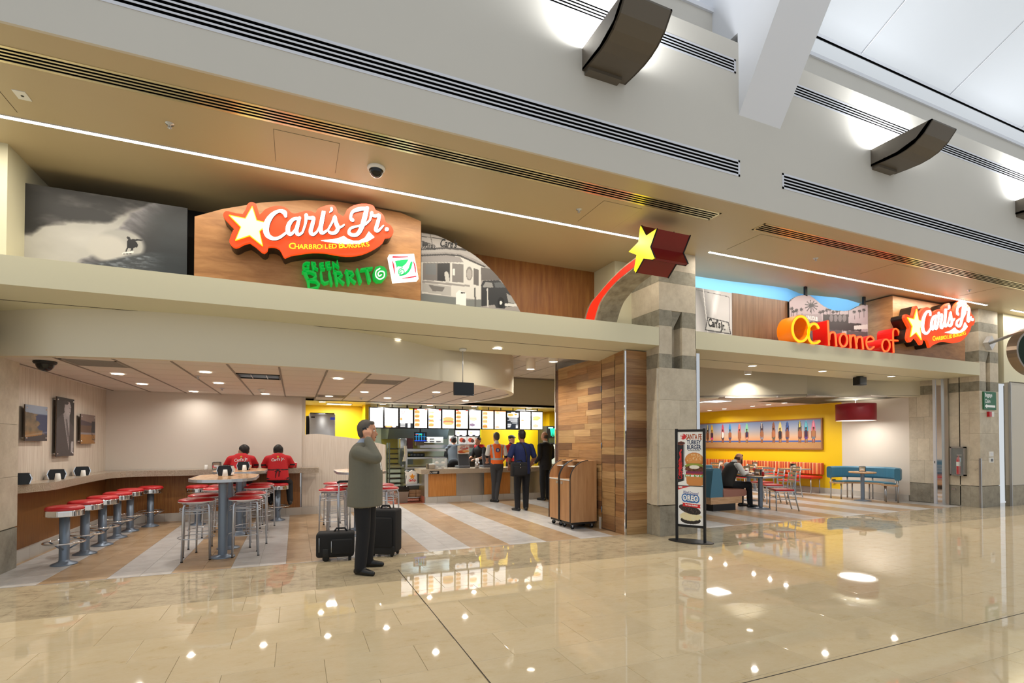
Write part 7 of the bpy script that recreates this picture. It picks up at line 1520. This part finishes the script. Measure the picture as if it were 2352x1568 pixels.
def face_bits(root, c, f, k=1., brow='hair_dark'):
    c = Vector(c); f = Vector(f).normalized(); l = Vector((-f.y, f.x, 0)).normalized()
    for s_ in (-1, 1):
        MB().sphere(c + f * .083 * k + l * s_ * .031 * k + Vector((0, 0, .0)), .0115 * k, 10, 8).build('eye', mat('eye_white', 'e8e4de', .3), root); MB().sphere(c + f * .0915 * k + l * s_ * .031 * k, .0058 * k, 8, 6).build('pupil', 'black', root)
        MB().tube([c + f * .088 * k + l * s_ * .018 * k + Vector((0, 0, .02 * k)), c + f * .086 * k + l * s_ * .045 * k + Vector((0, 0, .02 * k))], .0045 * k, 6).build('eyebrow', brow, root)
    MB().tube([c + f * .094 * k + l * .02 * k - Vector((0, 0, .071 * k)), c + f * .099 * k - Vector((0, 0, .072 * k)), c + f * .094 * k - l * .02 * k - Vector((0, 0, .071 * k))], .0045 * k, 6).build('mouth', mat('lips', '8a4a42', .5), root)
mat('skin', 'c08a6c', .5); mat('skin_tan', '8e5f45', .5); mat('skin_light', 'cf9c80', .5); mat('hair_dark', '1b1512', .6); mat('hair_grey', '4e4842', .6); mat('hair_brown', '4a3020', .6)
mat('jacket_olive', '68675c', .85, var=.06, vscale=40); mat('trouser_black', '14151a', .85); mat('shoe_black', '0f0f10', .35); mat('shirt_white', 'd8d8d6', .8); mat('trouser_grey', '3c3d41', .85); mat('vest_orange', 'f06a1c', .6, em='f06a1c', es=.03); mat('vest_silver', 'aab2b8', .35); mat('shirt_blue', '0f1f50', .8); mat('suit_black', '1b1b1f', .8); mat('shirt_red', 'c41a22', .75); mat('uniform_black', '18181a', .8); mat('vest_dark', '24221f', .8); mat('shirt_greyblue', '5a626c', .8); mat('sleeve_black', '141416', .8); mat('collar_blue', '9aa8c0', .8)
def legs(P, hips, knees, ankles, toes, m='trouser_black', shoe='shoe_black', rt=.088, rk=.064, ra=.05):
    for h_, k, a, t_ in zip(hips, knees, ankles, toes):
        P += [(m, 'cap', h_, k, rt, rk), (m, 'cap', k, a, rk, ra)]
        a, t_ = Vector(a), Vector(t_); d = (t_ - a); d.z = 0; d.normalize(); z0 = t_.z
        P += [(shoe, 'cap', Vector((a.x, a.y, z0 + .036)) - d * .05, Vector((a.x, a.y, z0 + .04)) + d * .05, .038, .042), (shoe, 'cap', Vector((a.x, a.y, z0 + .04)) + d * .04, Vector((a.x, a.y, z0 + .028)) + d * .17, .044, .03), (shoe, 'cap', Vector((a.x, a.y, z0 + .03)) - d * .04, Vector((a.x, a.y, z0 + .07)), .036, .042)]
def arm(P, sh, el, wr, m, mf=None, skin='skin', r=(.058, .048, .034), split=None):
    sh, el, wr = Vector(sh), Vector(el), Vector(wr)
    if split is not None:   # short sleeve ending part way down the upper arm
        q = sh + (el - sh) * split; P += [(m, 'cap', sh, q, r[0], r[1] + .012), (skin, 'cap', q, el, r[1] - .004, r[1] - .006), (mf or skin, 'cap', el, wr, r[1] - .006, r[2] - .006)]
    else: P += [(m, 'cap', sh, el, r[0], r[1]), (mf or m, 'cap', el, wr, r[1], r[2])]
def person(label, loc, rz):
    return thing('person', label, 'person', loc, rz)
def drape_text(root, body, txt, size, yz, m, xs=.8, sl=.15, sign=-1, bold=.002):
    """lettering laid on the back (sign -1) or chest (+1) of a figure"""
    bvh = BVHTree.FromPolygons([v.co[:] for v in body.data.vertices], [p.vertices[:] for p in body.data.polygons]); v, f = text_mesh(txt, size, bold, True, xs); out = []
    for a, b in v:
        y, z = yz[0] + a * sign, yz[1] + b + a * sl
        h_ = bvh.ray_cast(Vector((sign * 1.0, y, z)), Vector((-sign, 0, 0))); x = h_[0].x if h_[0] is not None else sign * .15; out.append((x + sign * .004, y, z))
    mb = MB(); mb.add(out, f); return mb.build('lettering', m, root)
# ---- the walking man on the telephone
t = person('man in an olive grey jacket and black trousers talking on a phone', (.74, 6.2, 0), -YAW)
P = []; J = 'jacket_olive'
P += [(J, 'loft', [(.02, 0, .2, .235, .765), (.02, 0, .2, .235, .86), (.025, 0, .195, .23, 1.0), (.03, 0, .19, .225, 1.15), (.02, 0, .18, .225, 1.28), (.0, 0, .155, .215, 1.38), (-.01, 0, .11, .16, 1.46), (-.005, 0, .075, .085, 1.5)])]
P += [('collar_blue', 'cap', (-.01, 0, 1.47), (.02, 0, 1.52), .075, .066), ('shirt_white', 'cap', (.12, 0, 1.4), (.17, 0, 1.2), .05, .05), ('skin', 'cap', (.0, 0, 1.48), (.03, 0, 1.58), .058, .055)]
hc_ = (.045, 0, 1.648); head(P, hc_, (1, 0, -.06), hair='hair_grey', size=1.05)
arm(P, (.0, -.185, 1.385), (.21, -.235, 1.33), (.10, -.14, 1.52), J, r=(.085, .07, .052)); P.append(('collar_blue', 'cap', (.105, -.14, 1.515), (.1, -.13, 1.535), .04, .036)); hand(P, (.095, -.128, 1.545), (-.35, .1, 1), (1, .3, .3), (-.1, 1, .1), curl=.55)
arm(P, (.0, .19, 1.385), (-.05, .26, 1.12), (.06, .25, .9), J, r=(.085, .066, .05)); hand(P, (.065, .25, .875), (.1, 0, -1), (1, 0, 0), (0, -1, 0), curl=.6)
legs(P, [(.02, .1, .88), (.02, -.1, .88)], [(.03, .14, .49), (.04, -.13, .49)], [(.0, .2, .08), (.02, -.17, .08)], [(.2, .22, 0), (.2, -.24, 0)], rt=.105, rk=.08, ra=.066)
figure('body', P, t); face_bits(t, hc_, (1, 0, -.06), 1.05, 'hair_grey')
ph = MB(); ph.T = Matrix.Translation((.055, -.1, 1.62)) @ Matrix.Rotation(-.3, 4, 'Y'); ph.bbox(-.025, .025, -.007, .007, -.06, .06, .005); o = ph.build('phone', 'black_gloss', None); o.name = 'mobile_phone'; o.location = t.location; o.rotation_euler = t.rotation_euler; tag(o, 'black mobile phone held to the ear of the man in olive', 'phone')
# ---- his luggage
def suitcase(label, loc, rz, w, d, h_, name='suitcase'):
    return thing(name, label, 'luggage', loc, rz)
mat('fabric_black', '131316', .8, var=.2, vscale=80)
t = suitcase('low black wheeled case with raised telescopic handle', (.5, 6.95, 0), -.15, .42, .2, .34)
MB().bbox(-.24, .22, -.12, .12, .045, .36, .035).build('body', 'fabric_black', t); MB().bbox(-.06, .2, -.15, -.11, .09, .28, .015).build('front_pocket', 'fabric_black', t); MB().tube([(-.2, -.121, .3), (-.2, -.121, .12)], .004, 6).tube([(-.05, -.151, .26), (-.05, -.151, .12)], .004, 6).build('zip', 'satin_metal', t)
for x in (.02, .16): MB().tube([(x, .06, .34), (x, .06, .98)], .0095, 8).build('handle_tube', 'satin_metal', t)
MB().tube([(.0, .06, .98), (.03, .06, .995), (.15, .06, .995), (.18, .06, .98)], .016, 8).build('grip', 'black', t); MB().tube([(-.03, 0, .355), (0, 0, .4), (.1, 0, .4), (.13, 0, .355)], .012, 8).build('carry_handle', 'fabric_black', t)
for s_ in (-1, 1):
    q = MB(); q.T = Matrix.Translation((-.12, s_ * .1, .04)) @ Matrix.Rotation(math.pi / 2, 4, 'X'); q.lathe((0, 0), [(0, -.015), (.04, -.015), (.04, .015), (0, .015)], 18, True); q.build('wheel', 'rubber', t); MB().bbox(-.16, -.08, s_ * .1 - .025, s_ * .1 + .025, .05, .16, .01).build('wheel_guard', 'black', t)
    MB().box(.15, .18, s_ * .09 - .015, s_ * .09 + .015, 0, .05).build('foot', 'rubber', t)
t = suitcase('upright black soft suitcase standing behind the walking man', (1.12, 6.98, 0), -.55, .36, .25, .6)
MB().bbox(-.17, .19, -.13, .13, .05, .62, .03).build('body', 'fabric_black', t); MB().bbox(-.13, .15, -.16, -.12, .12, .52, .02).build('front_pocket', 'fabric_black', t); MB().tube([(-.06, 0, .61), (-.04, 0, .655), (.06, 0, .655), (.08, 0, .61)], .014, 8).build('carry_handle', 'fabric_black', t); MB().tube([(-.1, .05, .6), (-.1, .05, .72), (.1, .05, .72), (.1, .05, .6)], .008, 8).build('pull_handle', 'satin_metal', t)
MB().tube([(-.0, -.02, .63), (.04, -.06, .645), (.07, -.03, .63)], .008, 6).build('clip', 'chrome', t)
for x in (-.12, .14):
    q = MB(); q.T = Matrix.Translation((x, -.1, .03)) @ Matrix.Rotation(math.pi / 2, 4, 'Y'); q.lathe((0, 0), [(0, -.012), (.03, -.012), (.03, .012), (0, .012)], 16, True); q.build('wheel', 'rubber', t); q = MB(); q.T = Matrix.Translation((x, .1, .03)) @ Matrix.Rotation(math.pi / 2, 4, 'Y'); q.lathe((0, 0), [(0, -.012), (.03, -.012), (.03, .012), (0, .012)], 16, True); q.build('wheel', 'rubber', t)
MB().bbox(-.16, .18, -.135, -.105, .03, .14, .01).build('corner_guard', 'black', t)
# ---- standing figures seen from behind (they face +x in their own frame)
def torso(P, m, k=1., z=0., lean=0., hem=.93):
    P.append((m, 'loft', [(0, 0, .128 * k, .168 * k, hem), (0, 0, .122 * k, .163 * k, 1.03 + z), (lean * .4, 0, .118 * k, .165 * k, 1.15 + z), (lean * .8, 0, .122 * k, .182 * k, 1.29 + z), (lean, 0, .112 * k, .185 * k, 1.38 + z), (lean, 0, .082 * k, .13 * k, 1.455 + z), (lean, 0, .06, .07, 1.49 + z)]))
    for s_ in (-1, 1): P.append((m, 'cap', (lean, s_ * .1 * k, 1.425 + z), (lean, s_ * .165 * k, 1.4 + z), .05, .06))
# orange vest
t = person('man in an orange safety vest and grey trousers at the counter', (4.72, 12.05, 0), math.pi / 2 - .1); P = []
torso(P, 'vest_orange', .97, .0, .04); P += [('shirt_white', 'cap', (.03, 0, 1.47), (.04, 0, 1.53), .062, .055), ('skin', 'cap', (.04, 0, 1.5), (.05, 0, 1.6), .05, .05)]
head(P, (.07, .0, 1.655), (1, .25, -.2), hair='hair_grey', size=.98)
for s_ in (-1, 1): arm(P, (.04, s_ * .2, 1.4), (.03, s_ * .25, 1.15), (.22, s_ * .2, 1.02), 'shirt_white', 'skin', split=.75, skin='sleeve_black'); hand(P, (.23, s_ * .2, 1.015), (1, -.2 * s_, -.1), (0, s_ * -1, .1), (0, 0, -1), curl=.4)
legs(P, [(0, .09, .94), (.0, -.09, .94)], [(.06, .06, .5), (.05, -.05, .5)], [(.1, .06, .08), (-.02, .02, .08)], [(.3, .08, 0), (.12, .14, 0)], 'trouser_grey'); P.append(('trouser_grey', 'ell', (0, 0, .93), (.13, .165, .13)))
def vest(c, ix, idx):
    o_ = idx == ix['vest_orange']; x, y, z = c[:, 0], c[:, 1], c[:, 2]
    yield 'vest_silver', o_ & (z > 1.07) & (z < 1.115)
    yield 'vest_silver', o_ & (abs(abs(y) - .115 - (z - 1.3) * .12) < .02) & (z >= 1.1)
b = figure('body', P, t, vest); face_bits(t, (.07, 0, 1.655), (1, .25, -.2), .98)
mb = MB(); mb.T = None; mb.sphere((-.088, 0, 1.32), .055, 18, 10, (.25, 1, 1)); mb.build('round_badge', mat('badge_navy', '28307a', .5), t); mb = MB(); mb.box(-.106, -.1, -.02, -.008, 1.29, 1.35); mb.box(-.106, -.1, .008, .02, 1.29, 1.35); mb.build('badge_bars', 'shirt_white', t)
# blue shirt
t = person('man in a navy shirt carrying a black shoulder bag', (4.65, 10.33, 0), math.pi / 2 + .05); P = []
torso(P, 'shirt_blue', 1.16, .02, 0, .82); P += [('skin_tan', 'cap', (.0, 0, 1.5), (.02, 0, 1.62), .056, .055)]; head(P, (.03, 0, 1.68), (1, .1, 0), 'skin_tan', size=1.0)
for s_ in (-1, 1): arm(P, (0, s_ * .22, 1.42), (-.0, s_ * .31, 1.18), (.12, s_ * .26, .98), 'shirt_blue', 'skin_tan', 'skin_tan', split=.85, r=(.07, .056, .042)); hand(P, (.13, s_ * .255, .965), (.6, -.1 * s_, -.8), (0, -s_, 0), (.3, -s_, 0), 'skin_tan', .7)
legs(P, [(0, .1, .9), (0, -.1, .9)], [(.02, .11, .5), (.02, -.1, .5)], [(-.01, .12, .08), (.0, -.09, .08)], [(.2, .17, 0), (.2, -.15, 0)], rt=.105, rk=.078, ra=.062)
b = figure('body', P, t)
bag = thing('shoulder_bag', 'black shoulder bag hanging at the hip of the navy shirted man', 'bag', (4.65, 10.33, 0), math.pi / 2 + .05)
MB().bbox(-.27, -.15, .0, .37, .78, 1.08, .02).build('body', 'fabric_black', bag); MB().bbox(-.295, -.262, .03, .34, .8, 1.0, .012).build('flap', 'fabric_black', bag); MB().tube([(-.21, .1, 1.08), (-.21, .13, 1.12), (-.21, .24, 1.12), (-.21, .27, 1.08)], .012, 8).build('carry_handle', 'fabric_black', bag)
MB().tube([(-.2, -.0, 1.06), (-.165, -.03, 1.2), (-.145, .0, 1.38), (-.06, .06, 1.5), (.06, .09, 1.5), (.15, .12, 1.3), (.14, .25, 1.1), (-.1, .36, 1.05)], .02, 6).build('strap', 'fabric_black', bag); MB().sphere((-.3, .2, 1.03), .013, 8, 6).sphere((-.3, .19, .97), .013, 8, 6).build('snap', 'chrome', bag)
# dark suit
t = person('balding man in a black suit waiting at the counter', (6.08, 12.0, 0), math.pi / 2 + .35); P = []
torso(P, 'suit_black', 1.14, .03, 0, .8); P += [('shirt_white', 'cap', (0, 0, 1.5), (.01, 0, 1.545), .064, .058), ('skin_light', 'cap', (0, 0, 1.52), (.02, 0, 1.63), .054, .054)]; head(P, (.03, 0, 1.69), (1, .3, 0), 'skin_light', 'hair_grey', True)
for s_ in (-1, 1): arm(P, (0, s_ * .21, 1.43), (-.03, s_ * .26, 1.15), (.16, s_ * .2, 1.0), 'suit_black', r=(.07, .058, .046)); hand(P, (.18, s_ * .195, .99), (1, -.2 * s_, -.2), (0, -s_, 0), (0, 0, -1), 'skin_light', .5)
legs(P, [(0, .095, .9), (0, -.095, .9)], [(.01, .11, .5), (.01, -.1, .5)], [(-.02, .12, .08), (0, -.1, .08)], [(.2, .16, 0), (.2, -.15, 0)], rt=.1, rk=.078, ra=.064)
figure('body', P, t); face_bits(t, (.03, 0, 1.69), (1, .3, 0), 1., 'hair_grey')
# cashier
xq = onY(1173, 1010, 13.45)[0]
t = person('cashier in a black cap and red shirt facing the customers', (xq, 13.45, 0), -math.pi / 2 + .5); P = []
torso(P, 'shirt_red', .95, -.02); P += [('uniform_black', 'cap', (0, 0, 1.45), (.01, 0, 1.49), .06, .054), ('skin_light', 'cap', (0, 0, 1.47), (.02, 0, 1.57), .048, .048)]; head(P, (.04, 0, 1.61), (1, -.1, -.15), 'skin_light', size=.95)
for s_ in (-1, 1): arm(P, (0, s_ * .19, 1.38), (.02, s_ * .22, 1.13), (.2, s_ * .1, 1.1), 'shirt_red', 'skin_light', 'skin_light', split=.8); hand(P, (.21, s_ * .095, 1.1), (1, -.3 * s_, .1), (0, -s_, 0), (0, 0, -1), 'skin_light', .6)
legs(P, [(0, .09, .9), (0, -.09, .9)], [(0, .1, .5), (0, -.1, .5)], [(0, .1, .08), (0, -.1, .08)], [(.2, .12, 0), (.2, -.12, 0)]); P.append(('trouser_black', 'ell', (0, 0, .94), (.125, .16, .13)))
P += [('uniform_black', 'ell', (.025, 0, 1.675), (.105, .088, .055)), ('uniform_black', 'cap', (.11, .035, 1.665), (.16, .03, 1.65), .012, .012), ('uniform_black', 'cap', (.11, -.035, 1.665), (.16, -.03, 1.65), .012, .012), ('uniform_black', 'cap', (.12, 0, 1.667), (.17, 0, 1.652), .014, .012)]
figure('body', P, t); face_bits(t, (.04, 0, 1.61), (1, -.1, -.15), .95)
# two cooks behind the counter
for (px, yy, rz, sh, lb) in ((1105, 13.75, math.pi + .5, 'uniform_black', 'cook in black and red reaching over the counter'), (1040, 13.72, 1.3, 'shirt_greyblue', 'cook in a grey shirt bending at the steel shelves')):
    xq = onY(px, 1030, yy)[0]; t = person(lb, (xq, yy - .1, 0), rz); P = []; lean = .12 if sh == 'uniform_black' else .2
    torso(P, sh, .97, -.06, lean); P += [('shirt_red' if sh == 'uniform_black' else sh, 'cap', (lean, .12, 1.4), (lean, -.12, 1.4), .064, .064), ('skin', 'cap', (lean, 0, 1.42), (lean + .05, 0, 1.52), .048, .048)]; head(P, (lean + .07, 0, 1.57), (1, 0, -.4), 'skin', size=.95)
    for s_ in (-1, 1): arm(P, (lean, s_ * .19, 1.33), (lean + .08, s_ * .22, 1.1), (lean + .3, s_ * .14, 1.05), sh, 'skin', 'skin', split=.85); hand(P, (lean + .31, s_ * .135, 1.05), (1, -.2 * s_, 0), (0, -s_, 0), (0, 0, -1), 'skin', .5)
    legs(P, [(0, .09, .9), (0, -.09, .9)], [(0, .1, .5), (0, -.1, .5)], [(0, .1, .08), (0, -.1, .08)], [(.2, .12, 0), (.2, -.12, 0)]); P.append(('trouser_black', 'ell', (0, 0, .94), (.125, .16, .13)))
    figure('body', P, t, voxel=.011); face_bits(t, (lean + .07, 0, 1.57), (1, 0, -.4), .95)
# ---- seated workers in red at the rear ledge (facing +y)
for k, (x, lb) in enumerate(((-.94, 'worker in a red polo leaning on the rear ledge, left one'), (-.305, 'worker in a red polo with black apron strings, right one'))):
    t = person(lb, (x, 10.9, 0), math.pi / 2 + (.08 if k == 0 else 0)); P = []; R_ = 'shirt_red'; ln = .13 if k == 0 else .04; w = 1.18
    P += [('trouser_black', 'ell', (0, 0, .81), (.16, .2, .1)), (R_, 'loft', [(0, 0, .165, .2, .79), (.01, 0, .165, .195, .87), (ln * .4, 0, .15, .185, .97), (ln * .8, 0, .135, .185, 1.1), (ln, 0, .12, .178, 1.19), (ln, 0, .085, .125, 1.265), (ln, 0, .06, .072, 1.3)]), (R_, 'cap', (ln, .1, 1.225), (ln, .165, 1.2), .05, .062), (R_, 'cap', (ln, -.1, 1.225), (ln, -.165, 1.2), .05, .062), ('skin_tan', 'cap', (ln + .02, 0, 1.26), (ln + .06, 0, 1.33), .055, .055)]
    hp = (ln + .09, .0 if k else -.05, 1.345); head(P, hp, (1, 0, -.45) if k == 0 else (1, 0, -.35), 'skin_tan', 'hair_dark'); 
    if k: P.append(('uniform_black', 'ell', Vector(hp) + Vector((-.01, 0, .03)), (.105, .092, .09)))
    else: P.append(('uniform_black', 'ell', Vector(hp) + Vector((.0, .0, .045)), (.11, .095, .08))); 
    for s_ in (-1, 1): arm(P, (ln, s_ * .185, 1.19), (ln + .1, s_ * .255, 1.04), (ln + .3, s_ * .13, 1.03), R_, 'skin_tan', 'skin_tan', split=.8, r=(.066, .056, .044)); hand(P, (ln + .31, s_ * .12, 1.03), (1, -.6 * s_, 0), (.3 * s_, -s_, 0), (0, 0, -1), 'skin_tan', .5)
    kn = [(.36, .14, .74), (.30, -.2, .70)] if k else [(.36, .13, .74), (.36, -.13, .74)]; an = [(.2, .13, .36), (.02, -.22, .38)] if k else [(.2, .12, .36), (.2, -.12, .36)]
    legs(P, [(.02, .1, .8), (.02, -.1, .8)], kn, an, [(an[0][0] + .2, .13, .29), (an[1][0] + .2, an[1][1], .29)], rt=.095, rk=.07, ra=.055)
    def cuff(c, ix, idx, ln=ln):
        y, z = abs(c[:, 1]), c[:, 2]; yield 'uniform_black', (idx == ix['shirt_red']) & (y > .21) & (z < 1.09 + .0) & (z > 1.055)
        yield 'uniform_black', (idx == ix['shirt_red']) & (abs(z - .99 + y * .05) < .009) & (y < .24)
    b = figure('body', P, t, cuff)
    drape_text(t, b, "Carl's Jr.", .075, (0, 1.16), 'shirt_white', .9, .12)
    mb = MB(); mb.sphere((ln - .128, 0, 1.235), .02, 8, 6, (.3, 1, 1)); mb.build('badge', mat('badge_gold', 'd8a030', .5), t)
    if k: MB().tube([(-.13, 0, .985), (-.15, .03, .93), (-.15, .04, .83)], .008, 6).tube([(-.13, 0, .985), (-.15, -.03, .95), (-.15, -.02, .85)], .008, 6).tube([(-.135, -.05, .95), (-.14, 0, .988), (-.135, .05, .95)], .008, 6).build('apron_bow', 'uniform_black', t)
# ---- the man seated in the booth (facing +x)
t = person('bearded man in white shirt and dark waistcoat seated in the booth', (9.3, 8.95, 0), -.15); P = []; V = 'vest_dark'
P += [('trouser_black', 'ell', (-.05, 0, .55), (.16, .18, .1)), (V, 'loft', [(-.05, 0, .165, .19, .5), (-.045, 0, .17, .19, .6), (0, 0, .165, .185, .72), (.06, 0, .155, .19, .85), (.11, 0, .13, .185, .96), (.14, 0, .08, .12, 1.03), (.15, 0, .06, .07, 1.06)]), ('shirt_white', 'cap', (.12, .13, .99), (.12, .2, .97), .055, .06), ('shirt_white', 'cap', (.12, -.13, .99), (.12, -.2, .97), .055, .06), ('shirt_white', 'cap', (.15, 0, 1.04), (.19, 0, 1.07), .062, .056), ('skin', 'cap', (.16, 0, 1.05), (.24, 0, 1.1), .054, .052)]
hp = (.29, 0, 1.15); fd = (1, 0, -.45); head(P, hp, fd, 'skin', 'hair_brown', True); P += [('hair_brown', 'ell', Vector(hp) + Vector((.05, 0, -.105)), (.045, .05, .05)), ('hair_brown', 'ell', Vector(hp) + Vector((.075, 0, .055)), (.03, .055, .03)), ('hair_brown', 'cap', Vector(hp) + Vector((.02, .07, -.03)), Vector(hp) + Vector((.045, .045, -.1)), .022, .025), ('hair_brown', 'cap', Vector(hp) + Vector((.02, -.07, -.03)), Vector(hp) + Vector((.045, -.045, -.1)), .022, .025)]
for s_ in (-1, 1): arm(P, (.12, s_ * .2, .98), (.22, s_ * .25, .8), (.46, s_ * .08, .805), 'shirt_white', r=(.068, .058, .042)); hand(P, (.48, s_ * .07, .81), (1, -.35 * s_, .15), (.2 * s_, -s_, 0), (0, 0, -1), 'skin', .7)
legs(P, [(.02, .1, .52), (.02, -.1, .52)], [(.44, .12, .53), (.46, -.12, .53)], [(.44, .12, .09), (.48, -.14, .09)], [(.64, .14, 0), (.68, -.16, 0)], rt=.095, rk=.075, ra=.06)
figure('body', P, t); face_bits(t, hp, fd, 1., 'hair_brown')
o = MB().bbox(9.72, 9.78, 8.82, 8.9, .8, .87, .012).build('wrapped_burger', mat('wrap_maroon', '7a2a4a', .6)); tag(o, 'maroon wrapped burger in the hands of the seated man', 'food')
